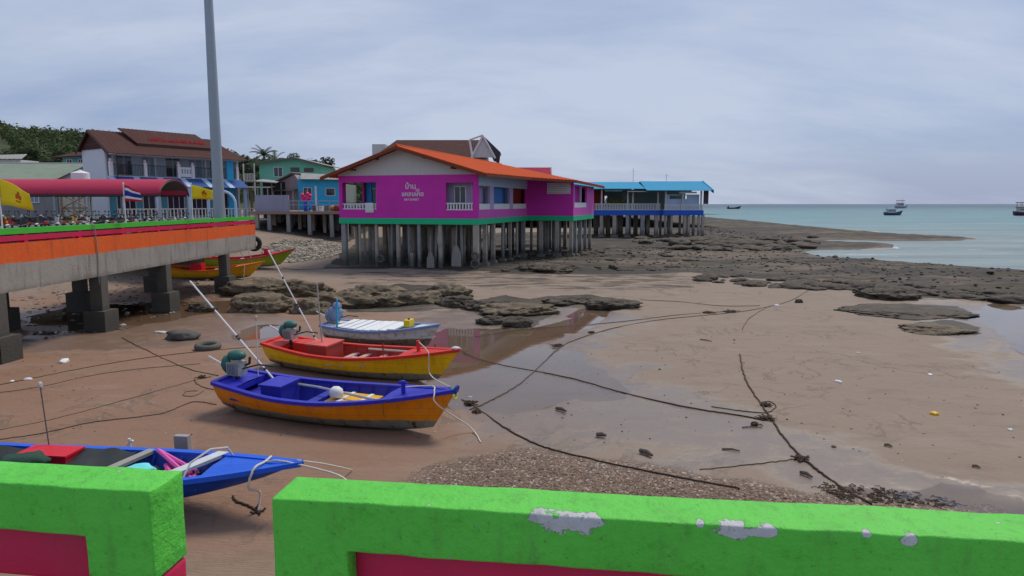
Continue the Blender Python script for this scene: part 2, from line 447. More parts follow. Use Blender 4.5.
# ------------------------------------------------------------------ ground
def make_ground():
    rows = [2.0]
    while rows[-1] < 420: rows.append(rows[-1] + max(.055, rows[-1] * .0098))
    ss = np.linspace(-1.75, 1.5, 430)
    Y, Sx = np.meshgrid(np.array(rows), ss, indexing='ij')
    X = Sx * (Y + 7)
    Z = ground_h(X, Y)
    nr, nc = X.shape
    V = np.stack([X, Y, Z], -1).reshape(-1, 3)
    idx = np.arange(nr * nc).reshape(nr, nc)
    q = np.stack([idx[:-1, :-1], idx[:-1, 1:], idx[1:, 1:], idx[1:, :-1]], -1).reshape(-1, 4)
    me = bpy.data.meshes.new('beach')
    me.vertices.add(len(V)); me.vertices.foreach_set('co', V.ravel())
    me.loops.add(q.size); me.loops.foreach_set('vertex_index', q.ravel().astype(np.int32))
    me.polygons.add(len(q)); me.polygons.foreach_set('loop_start', np.arange(0, q.size, 4, dtype=np.int32))
    me.polygons.foreach_set('use_smooth', np.ones(len(q), bool))
    me.update(calc_edges=True)
    x, y = V[:, 0], V[:, 1]
    reef = zone_reef_shade(x, y)  # reef ground plus the shade-darkened footprints
    wet = np.zeros(len(V))
    wn_ = (fbm(x * .5, y * .8, 81, 4) - .48)
    for P in WET: wet = np.maximum(wet, .8 * sst(-1.2, 1.2, sdist(P, x, y) + wn_ * 4))
    for P in POOL: wet = np.maximum(wet, sst(-.6, .2, sdist(P, x, y) + (fbm(x * 1.1, y * 1.6, 71, 4) - .48) * 1.5))
    wet = np.maximum(wet, sst(4, -1, sdist(LAND, x, y)) * .9)
    peb = sst(-.5, .4, sdist(PEB, x, y) + (fbm(x * 1.5, y * 1.5, 5) - .5) * .9)
    red = sst(-2.5, 2.0, sdist(RED, x, y))
    at = me.color_attributes.new('zone', 'FLOAT_COLOR', 'POINT')
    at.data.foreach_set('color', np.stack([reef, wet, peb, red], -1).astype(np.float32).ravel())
    t = NT('beach_sand')
    z = t.n('ShaderNodeAttribute'); z.attribute_name = 'zone'
    sp = t.n('ShaderNodeSeparateColor'); t.t.links.new(z.outputs['Color'], sp.inputs[0])
    zr, zw, zp, za = sp.outputs[0], sp.outputs[1], sp.outputs[2], z.outputs['Alpha']
    nb = t.noise(.35, 6, .62); nm = t.noise(1.6, 6, .65); nf = t.noise(22, 4, .7)
    ns = t.noise(1.0, 7, .66, t.map((.28, 1.5, 1)))
    sand = t.mix(nb, (.192, .143, .106), (.288, .225, .174))
    reds = t.mix(nb, (.195, .106, .066), (.272, .166, .110))
    c = t.mix(za, sand, reds)
    c = t.mix(t.math('MULTIPLY', t.step(ns, .5, .75), .4), c, (.20, .145, .105))
    c = t.mix(t.math('MULTIPLY', t.step(t.noise(.7, 5, .6, t.map((.5, 1.4, 1), loc=(4, 9, 0))), .52, .7), .28), c, (.29, .245, .205))
    c = t.mix(t.math('MULTIPLY', t.step(t.noise(1.1, 8, .72, t.map((.6, 1.3, 1), loc=(5, 1, 0))), .52, .70), .38), c, (.125, .082, .056))
    rl_ = t.math('ABSOLUTE', t.math('SUBTRACT', t.noise(.42, 6, .6, t.map((1, .8, 1), loc=(11, 5, 0)), .6), .5))
    rill = t.math('MULTIPLY', t.step(rl_, .020, .004), t.step(t.noise(.3, 3, .5, t.map((1, 1, 1), loc=(2, 7, 0))), .46, .56))
    c = t.mix(t.math('MULTIPLY', rill, .45), c, (.10, .078, .062))
    c = t.mix(t.math('MULTIPLY', t.step(t.noise(9, 5, .75), .56, .70), .30), c, (.11, .080, .058))
    w = t.step(t.math('ADD', zw, t.math('MULTIPLY', t.math('SUBTRACT', nm, .5), .9)), .35, .85)
    c = t.mix(t.math('MULTIPLY', w, .45), c, (.152, .122, .097))
    # silt streaks in the wet ground
    silt = t.math('MULTIPLY', t.step(t.noise(.9, 7, .7, t.map((.6, 1.7, 1), loc=(9, 2, 0))), .55, .72), w)
    c = t.mix(t.math('MULTIPLY', silt, .5), c, (.075, .078, .082))
    # dark specks
    vor = t.n('ShaderNodeTexVoronoi'); vor.inputs['Scale'].default_value = 2.2
    t.t.links.new(t.tc.outputs['Object'], vor.inputs['Vector'])
    spk = t.math('MULTIPLY', t.step(vor.outputs['Distance'], .11, .05), t.step(nm, .47, .6))
    c = t.mix(t.math('MULTIPLY', spk, .7), c, (.07, .055, .045))
    # shingle
    vp = t.n('ShaderNodeTexVoronoi'); vp.inputs['Scale'].default_value = 26
    t.t.links.new(t.tc.outputs['Object'], vp.inputs['Vector'])
    hs = t.n('ShaderNodeSeparateColor'); t.t.links.new(vp.outputs['Color'], hs.inputs[0])
    pc = t.mix(hs.outputs[0], (.09, .06, .042), (.26, .175, .125))
    pc = t.mix(t.step(hs.outputs[1], .9, .93), pc, (.4, .35, .3))
    pm = t.step(t.math('ADD', zp, t.math('MULTIPLY', t.math('SUBTRACT', nf, .5), .8)), .35, .7)
    c = t.mix(pm, c, pc)
    # reef, and the painted shade under and behind house and walkway
    rn = t.noise(.8, 7, .68, t.map((.5, 1.4, 1.4))); rn2 = t.noise(.28, 6, .65, t.map((.5, 1.7, 1), loc=(7, 3, 0)))
    rc = t.mix(t.step(rn, .47, .66), (.030, .026, .021), (.118, .088, .063))
    rc = t.mix(t.math('MULTIPLY', t.step(rn2, .50, .62), .65), rc, (.170, .120, .086))
    rs = t.noise(.55, 7, .66, t.map((.10, 1.0, 1), loc=(3, 3, 0)))
    rc = t.mix(t.math('MULTIPLY', t.step(rs, .50, .60), .75), rc, (.034, .030, .024))
    rc = t.mix(t.math('MULTIPLY', t.step(t.noise(.5, 5, .6, t.map((.6, 1.6, 1), loc=(1, 8, 0))), .55, .68), .7), rc, (.105, .092, .042))
    geo = t.n('ShaderNodeNewGeometry'); sg = t.n('ShaderNodeSeparateXYZ'); t.t.links.new(geo.outputs['Position'], sg.inputs[0])
    
    rl = t.noise(.11, 9, .68, t.map((.35, 1.1, 1), loc=(8, 1, 0)))
    rc = t.mix(t.math('MULTIPLY', t.step(rl, .47, .55), .80), rc, (.030, .026, .020))
    rc = t.mix(t.math('MULTIPLY', t.step(rl, .45, .38), .60), rc, (.165, .122, .088))
    rc = t.mix(t.math('MULTIPLY', t.step(t.noise(.16, 7, .66, t.map((.4, 1.2, 1), loc=(2, 12, 0))), .54, .62), .6), rc, (.082, .070, .030))
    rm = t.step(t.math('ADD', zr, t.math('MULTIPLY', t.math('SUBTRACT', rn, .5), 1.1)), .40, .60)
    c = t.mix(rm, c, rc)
    rough = t.math('SUBTRACT', .88, t.math('MULTIPLY', w, .56))
    rough = t.math('MAXIMUM', rough, t.math('MULTIPLY', t.math('MAXIMUM', rm, pm), .72))
    rip = t.n('ShaderNodeTexWave'); rip.inputs['Scale'].default_value = 5.2; rip.inputs['Distortion'].default_value = 14; rip.inputs['Detail'].default_value = 3
    rip.bands_direction = 'Y'; t.t.links.new(t.map((.35, 1, 1), rot=(0, 0, R(12))), rip.inputs['Vector'])
    dry = t.math('SUBTRACT', 1.0, w)
    b = t.bump(t.math('MULTIPLY', t.math('MULTIPLY', rip.outputs['Fac'], dry), t.step(nb, .42, .58)), .30, .025)
    b = t.bump(t.math('MULTIPLY', nm, t.math('ADD', dry, .12)), .55, .06, b)
    b = t.bump(t.math('MULTIPLY', t.noise(5, 6, .7), t.math('ADD', dry, .15)), .4, .03, b)
    b = t.bump(t.math('MULTIPLY', nf, t.math('ADD', dry, .2)), .30, .012, b)
    b = t.bump(t.math('MULTIPLY', rn, rm), .9, .16, b)
    b = t.bump(t.math('MULTIPLY', vp.outputs['Distance'], pm), .8, -.03, b)
    me.materials.append(t.fin(c, rough, b, spec=.45))
    tag(link('beach', me), kind='structure')
make_ground()

def water_mat(name, bed, ior=1.33, rough=.02, bumps=.02):
    t = NT(name)
    fr = t.n('ShaderNodeFresnel'); fr.inputs['IOR'].default_value = ior
    gl = t.n('ShaderNodeBsdfGlossy'); gl.inputs['Roughness'].default_value = rough; gl.inputs['Color'].default_value = (1, 1, 1, 1)
    tr = t.n('ShaderNodeBsdfTransparent'); tr.inputs['Color'].default_value = (*bed, 1)
    mx = t.n('ShaderNodeMixShader')
    bn = t.bump(t.noise(2.2, 4, .55, t.map((.6, 1.6, 1))), bumps, .03)
    t.t.links.new(bn, gl.inputs['Normal'])
    t.t.links.new(fr.outputs[0], mx.inputs[0]); t.t.links.new(tr.outputs[0], mx.inputs[1]); t.t.links.new(gl.outputs[0], mx.inputs[2])
    t.t.links.new(mx.outputs[0], t.out.inputs['Surface'])
    return t.m
POOLW = water_mat('tide_pool_water', (.90, .87, .82), ior=1.42)
for P in POOL:
    cx = sum(p[0] for p in P) / len(P); cy = sum(p[1] for p in P) / len(P)
    Q = []
    for a, b in P:
        d = Vector((a - cx, b - cy)); d = d.normalized() * .35 if d.length else d
        Q.append((a + d.x, b + d.y))
    # triangulate the outline through a fan-free ngon
    mb = MB(); mb.add([(a, b, -.024) for a, b in Q], [tuple(range(len(Q)))])
    o = mb.build('tide_pool', POOLW); tag(o, kind='structure')
    if o.data.polygons[0].normal.z < 0: o.data.flip_normals()

def make_sea():
    rows = [-30.0, 30]
    y = 30.0
    while y < 30000: y *= 1.06; rows.append(y)
    V = []; Fc = []
    nc = 40
    for r in rows:
        for k in range(nc + 1):
            s = -1 + 2 * k / nc
            V.append((s * (abs(r) * 1.6 + 60) + 30, r, -.13))
    for i in range(len(rows) - 1):
        for k in range(nc):
            a = i * (nc + 1) + k; Fc.append((a, a + 1, a + nc + 2, a + nc + 1))
    mb = MB(); mb.v = V; mb.f = Fc
    t = NT('sea_water')
    geo = t.n('ShaderNodeNewGeometry'); sg = t.n('ShaderNodeSeparateXYZ'); t.t.links.new(geo.outputs['Position'], sg.inputs[0])
    yy = sg.outputs[1]
    # shallow shelf near the shore is pale turquoise, deep water beyond is blue
    dpt = t.math('ADD', yy, t.math('MULTIPLY', t.math('SUBTRACT', t.noise(.012, 4, .6, t.map((.4, 1.6, 1))), .5), 110))
    deep = t.step(dpt, 170, 1100)
    c = t.mix(t.step(dpt, 60, 200), (.205, .268, .262), (.112, .262, .275))
    c = t.mix(deep, c, (.034, .088, .130))
    wv = t.noise(.5, 6, .62, t.map((.35, 1.3, 1), rot=(0, 0, R(-10))))
    wf = t.noise(.09, 6, .65, t.map((.3, 1.6, 1), rot=(0, 0, R(-8)), loc=(4, 4, 0)))
    wl = t.noise(.10, 7, .7, t.map((.22, 1.5, 1), rot=(0, 0, R(-6)), loc=(14, 4, 0)))
    c = t.mix(t.math('MULTIPLY', t.step(wl, .44, .60), .75), c, t.mix(.5, c, (.02, .05, .07)))
    c = t.mix(t.math('MULTIPLY', t.step(wl, .46, .32), .45), c, (.30, .36, .36))
    foam = t.math('MULTIPLY', t.step(t.noise(.32, 7, .72, t.map((.18, 1.5, 1), loc=(2, 5, 0))), .635, .68), t.step(dpt, 260, 70))
    c = t.mix(foam, c, (.72, .76, .78))
    b = t.bump(wv, 1.0, .45); b = t.bump(wf, .8, 1.2, b)
    t.fin(c, t.math('ADD', .34, t.math('MULTIPLY', foam, .5)), b, spec=.28)
    t.b.inputs['IOR'].default_value = 1.33
    o = mb.build('sea', t.m, smooth=True); tag(o, kind='structure')
make_sea()

def surf():
    rg = random.Random(12); mb = MB()
    for i in range(len(LAND)):
        a, b = Vector(LAND[i]), Vector(LAND[(i + 1) % len(LAND)])
        if min(a.x, b.x) < 20 or max(a.x, b.x) > 110 or max(a.y, b.y) > 260: continue
        d = b - a; n = Vector((-d.y, d.x)).normalized()
        for k in range(int(d.length * 1.1)):
            u = rg.random(); c = a + d * u - n * rg.uniform(-.6, 2.4)
            if vnoise(np.array([c.x * .12]), np.array([c.y * .12]), 5)[0] < .5: continue
            e = d.normalized(); l, w = rg.uniform(.3, 1.7), rg.uniform(.12, .42); pts = []
            for j in range(9):
                q = 6.283 * j / 9; r_ = rg.uniform(.6, 1.15)
                pts.append((c.x + e.x * math.cos(q) * l * r_ + n.x * math.sin(q) * w * r_, c.y + e.y * math.cos(q) * l * r_ + n.y * math.sin(q) * w * r_, -.118 + rg.uniform(0, .02)))
            mb.add(pts, [tuple(range(9))])
    tag(mb.build('surf_foam', paint('sea_foam', (.62, .66, .67), .9, .15, 3, .3, 10, damt=.1)), 'broken white foam along the edge of the reef', 'foam', kind='stuff')
surf()
# ------------------------------------------------------------------ hill and far wood
def hill_h(x, y):
    prof = [(-700, 66), (-420, 60), (-330, 52), (-300, 49.5), (-287, 44), (-265, 42.5), (-232, 40), (-183, 33), (-150, 25), (-100, 18), (-60, 8), (-20, 0), (30, -3)]
    r = np.interp(x * 400 / np.maximum(y, 200), [p[0] for p in prof], [p[1] for p in prof])
    return 2.5 + r * sst(170, 400, y) * .93 + (fbm(x * .012, y * .012, 61, 3) - .5) * 8 * sst(150, 300, y)
def make_hill():
    xs = np.linspace(-760, 40, 90); ys = np.linspace(130, 640, 50)
    X, Y = np.meshgrid(xs, ys); Z = hill_h(X, Y)
    Z = Z * (1 - sst(480, 640, Y)) + 0 * Z
    nr, nc = X.shape
    mb = MB(); mb.v = [tuple(p) for p in np.stack([X, Y, Z], -1).reshape(-1, 3)]
    mb.f = [(i * nc + k, i * nc + k + 1, (i + 1) * nc + k + 1, (i + 1) * nc + k) for i in range(nr - 1) for k in range(nc - 1)]
    o = mb.build('hill', paint('hill_earth', (.05, .062, .028), .95, .3, .05, .3, 1, damt=.2, dscale=.05), smooth='all'); tag(o, kind='structure')
make_hill()
def leaf_mat(name, a, b):
    t = NT(name)
    c = t.mix(t.noise(.5, 5, .7), a, b)
    inf = t.n('ShaderNodeObjectInfo')
    c = t.mix(t.step(t.noise(3.5, 3, .6), .4, .7), c, tuple(x * .6 for x in a))
    t.fin(c, .75, spec=.25)
    tl = t.n('ShaderNodeBsdfTranslucent'); t.put(c, tl.inputs['Color'])
    mx = t.n('ShaderNodeMixShader'); mx.inputs[0].default_value = .3
    t.t.links.new(t.b.outputs[0], mx.inputs[1]); t.t.links.new(tl.outputs[0], mx.inputs[2]); t.t.links.new(mx.outputs[0], t.out.inputs['Surface'])
    return t.m
LEAFD = leaf_mat('foliage_dark', (.022, .040, .014), (.050, .075, .026))
LEAFM = leaf_mat('foliage_mid', (.040, .070, .020), (.085, .125, .040))
LEAFH = leaf_mat('foliage_hill', (.060, .090, .034), (.120, .160, .062))
LEAFY = leaf_mat('foliage_yellowgreen', (.16, .17, .025), (.30, .28, .05))
BARK = wood('bark', (.12, .09, .065))
def leaf_cloud(mb, c, rad, n, size, rng):
    """leaf-sized faces spread through an ellipsoid, denser towards its skin"""
    for _ in range(n):
        d = Vector((rng.gauss(0, 1), rng.gauss(0, 1), rng.gauss(0, 1))).normalized()
        r = rng.uniform(.35, 1.05) ** .6
        p = Vector(c) + Vector((d.x * rad[0] * r, d.y * rad[1] * r, d.z * rad[2] * r))
        nrm = (d + Vector((rng.uniform(-.8, .8), rng.uniform(-.8, .8), rng.uniform(-.3, .9)))).normalized()
        u = nrm.orthogonal().normalized(); w = nrm.cross(u)
        q = rng.uniform(0, 6.28); u, w = u * math.cos(q) + w * math.sin(q), w * math.cos(q) - u * math.sin(q)
        s = size * rng.uniform(.6, 1.4)
        mb.add([p - u * s, p + w * s * .55, p + u * s, p - w * s * .55], [(0, 1, 2, 3)])
def make_forest():
    rng = random.Random(3); mb = MB()
    for i in range(3100):
        y = rng.uniform(175, 500)
        x = -y * rng.uniform(.05, 1.35)
        if y < 210 and x > -90: continue
        z = float(hill_h(np.array([x]), np.array([y]))[0])
        if z < 4 and y < 200: continue
        r = rng.uniform(2.0, 4.6); 
        leaf_cloud(mb, (x, y, z + r * .55), (r, r, r * rng.uniform(.7, 1.1)), 46, r * .24, rng)
    o = mb.build('hillside_forest', LEAFH); tag(o, 'dense green forest covering the hillside behind the roofs', 'forest', kind='stuff')
make_forest()
def make_tree(label, x, y, z, h, r, leafm, seed, n=900, group=None, name='broadleaf_tree'):
    rng = random.Random(seed)
    t = thing(name, label, 'tree', (x, y, z), 0, group)
    tb = MB(); top = Vector((rng.uniform(-.4, .4), rng.uniform(-.4, .4), h * .62))
    tb.tube([(0, 0, -.3), top * .5 + Vector((.1, 0, 0)), top], [h * .028, h * .02, h * .012], 7)
    cb = MB()
    for k in range(9):
        a = rng.uniform(0, 6.28); rr = r * rng.uniform(.35, .75); zz = h * rng.uniform(.5, .92)
        c = Vector((math.cos(a) * rr, math.sin(a) * rr, zz))
        tb.tube([top * rng.uniform(.5, .9), c * .6 + top * .4, c], [h * .012, h * .008, h * .004], 5)
        leaf_cloud(cb, c, (r * rng.uniform(.35, .55), r * rng.uniform(.35, .55), r * rng.uniform(.25, .42)), n // 9, r * .085, rng)
    tb.build('trunk', BARK, t); cb.build('crown', leafm, t)
    return t
def make_palm(label, x, y, z, h, fl, seed, group=None):
    rng = random.Random(seed)
    t = thing('palm_tree', label, 'palm tree', (x, y, z), rng.uniform(0, 6), group)
    tb = MB(); tb.tube([(0, 0, -.3), (.15, 0, h * .5), (.5, .1, h)], [.2, .15, .12], 8); tb.build('trunk', BARK, t)
    cb = MB()
    for k in range(17):
        a = 2 * math.pi * k / 17 + rng.uniform(-.2, .2); el = rng.uniform(-.1, 1.2)
        pts = []; p = Vector((.5, .1, h)); d = Vector((math.cos(a) * math.cos(el), math.sin(a) * math.cos(el), math.sin(el)))
        for j in range(9):
            pts.append(p.copy()); p = p + d * fl / 8; d = (d + Vector((0, 0, -.16))).normalized()
        cb.tube(pts, [.035 * (1 - j / 10) for j in range(9)], 4)
        for j in range(1, 9):
            tdir = (pts[j] - pts[j - 1]).normalized(); side = tdir.cross(Vector((0, 0, 1))).normalized()
            for s_ in (-1, 1):
                for q in (0, .33, .66):
                    b0 = pts[j - 1].lerp(pts[j], q); ln = fl * .26 * math.sin(.35 + 2.4 * (j + q) / 9)
                    e = b0 + (side * s_ + tdir * .7).normalized() * ln + Vector((0, 0, -ln * .35))
                    wv = tdir * .05
                    cb.add([b0 - wv, b0 + wv, e], [(0, 1, 2)])
    cb.build('crown', LEAFM, t)
for (x, y, Y, h, r, m, sd, lb) in (
        (17, 152, 115, 9.0, 3.6, LEAFD, 1, 'dark round tree rising behind the sage green shed roof'),
        (52, 150, 150, 10, 3.6, LEAFD, 2, 'dark bushy tree behind the brown roofed teal house'),
        (250, 162, 125, 9.5, 2.6, LEAFD, 3, 'leafy tree between brown roofed hotel and teal gabled house'),
        (296, 158, 120, 9.5, 2.0, LEAFM, 6, 'small tree top showing behind the teal gable peak'),
        (322, 165, 125, 8.6, 3.4, LEAFD, 4, 'dark spreading tree right of the teal gabled house'),
        (345, 170, 130, 7.8, 3.2, LEAFM, 5, 'olive tree behind the left eave of the orange roof')):
    p = pxd(x, y, Y); base = 2.6
    make_tree(lb, p.x, Y, base, p.z - base + h * .12, r, m, sd, 1500)
p = pxd(263, 153, 118); make_palm('taller coconut palm above the teal house roof', p.x, 118, 2.6, p.z - 2.6 - .4, 2.6, 3)
p = pxd(274, 156, 122); make_palm('lower coconut palm beside a taller one behind the teal house', p.x, 122, 2.6, p.z - 2.6 - .6, 2.4, 8)

# far island on the horizon
def make_island():
    mb = MB(); D = 11000; n = 60
    V = []
    for k in range(n + 1):
        xx = 735 + (850 - 735) * k / n; u = k / n
        hgt = (max(0, math.sin(u * math.pi)) ** 1.2 * 46 + 30 * max(0, math.sin(u * 9.0 + .5)) * math.sin(u * math.pi) * .5 + 22 * math.exp(-((u - .25) / .12) ** 2))
        X = (xx - 512) / F * D
        for j, (dy, hh) in enumerate(((-300, -2), (-120, hgt * .6), (0, hgt), (150, hgt * .6), (320, -2))):
            V.append((X, D + dy, hh))
    mb.v = V
    mb.f = [(k * 5 + j, k * 5 + j + 5, k * 5 + j + 6, k * 5 + j + 1) for k in range(n) for j in range(4)]
    o = mb.build('far_island_hills', paint('island_scrub', (.06, .08, .04), .95, .2, .01, .1, 1, damt=0), smooth='all'); tag(o, kind='structure')


# ------------------------------------------------------------------ the near parapet (camera side of the landing)
RAILZ = 3.79
DECKZ = 2.80
def parapet_mat():
    t = NT('parapet_green_paint')
    a = t.noise(2.5, 6, .6); f = t.noise(24, 5, .65); m = t.noise(7, 5, .65)
    c = t.mix(a, S(72, 180, 44), S(100, 208, 78))
    c = t.mix(t.math('MULTIPLY', t.step(f, .52, .72), .35), c, S(42, 132, 22))
    # chips along the front edge where the paint has come away, and small flakes
    chip = None
    for (cx, cz, sx, sz) in CHIPS:
        mp = t.n('ShaderNodeMapping'); t.t.links.new(t.tc.outputs['Object'], mp.inputs[0])
        mp.inputs['Location'].default_value = (-cx / sx, -.0 / .03, -cz / sz); mp.inputs['Scale'].default_value = (1 / sx, 1 / .035, 1 / sz)
        ln = t.n('ShaderNodeVectorMath', operation='LENGTH'); t.t.links.new(mp.outputs[0], ln.inputs[0])
        e = t.math('ADD', ln.outputs['Value'], t.math('MULTIPLY', t.math('SUBTRACT', t.noise(20, 6, .72), .5), 3.2))
        k = t.step(e, 1.02, .95)
        chip = k if chip is None else t.math('MAXIMUM', chip, k)
    fl = t.step(t.noise(30, 4, .62, t.map((1, 1, 1), loc=(3, 3, 3))), .685, .70)
    chip = t.math('MAXIMUM', chip, fl)
    c = t.mix(chip, c, t.mix(t.noise(30, 5, .7), (.36, .36, .37), (.60, .60, .61)))
    c = t.mix(t.math('MULTIPLY', t.step(t.noise(4, 8, .72, t.map((2.2, 2.2, .5))), .50, .74), .42), c, (.085, .11, .045))
    c = t.mix(t.math('MULTIPLY', t.step(t.noise(55, 4, .7), .60, .68), .45), c, (.05, .10, .03))
    h = t.math('SUBTRACT', t.math('ADD', t.math('MULTIPLY', m, .6), t.math('MULTIPLY', f, .5)), t.math('MULTIPLY', chip, .35))
    return t.fin(c, .62, t.bump(h, .8, .022), spec=.4)
A_ = px(295, 476, RAILZ); B_ = px(1024, 515, RAILZ)
WD = (B_ - A_).normalized(); WN = Vector((-WD.y, WD.x, 0))      # along the wall, and away from the camera
PANG = math.atan2(WD.y, WD.x)
P0 = px(271, 498.5, RAILZ)
T_ = (A_ - P0).dot(WN)
RB = P0 + WN * 0                                                  # right block: front-left top corner
def along(x, y): return (px(x, y, RAILZ) - RB).dot(WD)
CHIPS = [(along(543, 512), -.010, .034, .014), (along(570, 513), -.020, .062, .024), (along(592, 515), -.012, .036, .014), (along(735, 525), -.014, .045, .016), (along(762, 526), -.010, .045, .012),
         (along(905, 533), -.010, .020, .011), (along(700, 522), -.004, .010, .006), (along(865, 530), -.004, .010, .006)]
PARM = parapet_mat()
def lumpy(x0, x1, y0, y1, z0, z1, step=.035, bev=.012, amp=.0028, seed=0):
    """plastered block: bevelled box cut into short lengths with a slightly uneven skin"""
    bm = bmesh.new()
    bmesh.ops.create_cube(bm, size=1)
    for v in bm.verts:
        v.co = Vector((x0 if v.co.x < 0 else x1, y0 if v.co.y < 0 else y1, z0 if v.co.z < 0 else z1))
    bmesh.ops.bevel(bm, geom=list(bm.edges), offset=bev, segments=3, profile=.5, affect='EDGES')
    for ax, a, b in ((0, x0, x1), (1, y0, y1), (2, z0, z1)):
        n = max(1, int((b - a) / step)); nn = Vector((0, 0, 0)); nn[ax] = 1
        for k in range(1, n):
            co = Vector((0, 0, 0)); co[ax] = a + (b - a) * k / n
            bmesh.ops.bisect_plane(bm, geom=list(bm.verts) + list(bm.edges) + list(bm.faces), plane_co=co, plane_no=nn)
    for v in bm.verts:
        p = v.co * 9 + Vector((seed * 7.3, 0, 0))
        v.co += Vector((mnoise.noise(p), mnoise.noise(p + Vector((31, 0, 0))), mnoise.noise(p + Vector((0, 57, 0))))) * amp
        p = v.co * 1.6
        v.co.z += mnoise.noise(p + Vector((seed, 0, 0))) * amp * 1.3
    me = bpy.data.meshes.new('block'); bm.to_mesh(me); bm.free()
    me.polygons.foreach_set('use_smooth', [True] * len(me.polygons))
    return me
def lumpy_profile(prof, y0, y1, step=.03, bev=.0055, amp=.0032, seed=0):
    """plastered casting from an outline in the wall's plane"""
    bm = bmesh.new()
    vs = [bm.verts.new((x, y0, z)) for x, z in prof]; f = bm.faces.new(vs)
    ex = bmesh.ops.extrude_face_region(bm, geom=[f]); nv = [g for g in ex['geom'] if isinstance(g, bmesh.types.BMVert)]
    for v in nv: v.co.y = y1
    bmesh.ops.recalc_face_normals(bm, faces=bm.faces)
    bmesh.ops.bevel(bm, geom=list(bm.edges), offset=bev, segments=3, profile=.5, affect='EDGES')
    for ax in range(3):
        a = min(v.co[ax] for v in bm.verts); b = max(v.co[ax] for v in bm.verts)
        n = max(1, int((b - a) / step)); nn = Vector((0, 0, 0)); nn[ax] = 1
        for k in range(1, n):
            co = Vector((0, 0, 0)); co[ax] = a + (b - a) * k / n
            bmesh.ops.bisect_plane(bm, geom=list(bm.verts) + list(bm.edges) + list(bm.faces), plane_co=co, plane_no=nn)
    for v in bm.verts:
        p = v.co * 11 + Vector((seed * 7.3, 0, 0))
        v.co += Vector((mnoise.noise(p), mnoise.noise(p + Vector((31, 0, 0))), mnoise.noise(p + Vector((0, 57, 0))))) * amp
        v.co.z += mnoise.noise(v.co * 1.6 + Vector((seed, 0, 0))) * amp * 1.3
    me = bpy.data.meshes.new('casting'); bm.to_mesh(me); bm.free()
    me.polygons.foreach_set('use_smooth', [True] * len(me.polygons))
    return me
def lpart(name, m, parent, *a, **k):
    me = lumpy(*a, **k); me.name = name; me.materials.append(m); return link(name, me, parent)
ORANGEP = paint('paint_orange', S(220, 84, 14), .65, .14, 1.5, .25, 16, (.20, .15, .11), .4, .9)
BEAMH = .128
ZFOOT = pxd(189, 553, px(181, 469, RAILZ).y).z - RAILZ
def parapet(label, x0, x1, post_a, post_b, seed):
    base = RB.copy(); base.z = DECKZ
    o = thing('green_parapet', label, 'parapet', base, PANG)
    top = RAILZ - DECKZ
    def q(name, m, *a, **k):
        # object origin on the front top edge so that the paint's own marks stay put
        me = lumpy(*a, **k); me.name = name; me.materials.append(m)
        return link(name, me, o, (0, 0, top))
    zl = -.40 if post_a else ZFOOT
    if post_a: prof = [(x0, zl), (x0, 0), (x1, 0), (x1, -BEAMH), (x0 + post_a, -BEAMH), (x0 + post_a, zl)]
    else: prof = [(x1, zl), (x1 - post_b, zl), (x1 - post_b, -BEAMH), (x0, -BEAMH), (x0, 0), (x1, 0)]
    me = lumpy_profile(prof, 0, T_, seed=seed); me.name = 'rail_and_post'; me.materials.append(PARM); link('rail_and_post', me, o, (0, 0, top))
    if post_a: q('post_foot', CRIM, x0, x0 + post_a, 0.0005, T_ - .0005, -top, zl - .003, step=.1)
    else: q('post_foot', CRIM, x1 - post_b, x1, .0005, T_ - .0005, -top, zl - .002, step=.06)
    xa, xb = x0 + max(post_a, .0) - .005, x1 - max(post_b, 0) + .005
    q('middle_rail', CRIM, xa, xb, .05, T_ - .02, -.285, -BEAMH - .014, step=.06, seed=seed + 3)
    q('kerb_wall', ORANGEP, xa, xb, .01, T_ - .01, -top, -.34, step=.12, seed=seed + 4)
    return o
Lx1 = (px(147, 492.5, RAILZ) - RB).dot(WD)
parapet('right stretch of bright green parapet with peeling paint along its edge', 0, 4.2, .19, 0, 3)
parapet('left stretch of bright green parapet with crimson foot at its end', Lx1 - 3.0, Lx1, 0, .185, 11)
def landing():
    t = thing('landing_stage', 'concrete landing deck that carries the green parapet', 'deck', (RB.x, RB.y, DECKZ), PANG)
    mb = MB(); mb.box(-6, 8, -4.5, T_ + .12, -.35, -.003); mb.build('deck_slab', CONC, t)
    for x in (-5, -1.0, 3, 7):
        for y in (-3.9, -.2):
            w = t.matrix_basis @ Vector((x, y, 0))
            c = MB(); c.box(x - .2, x + .2, y - .2, y + .2, -DECKZ - .3, -.351); c.build('column', CONCD, t)
landing()

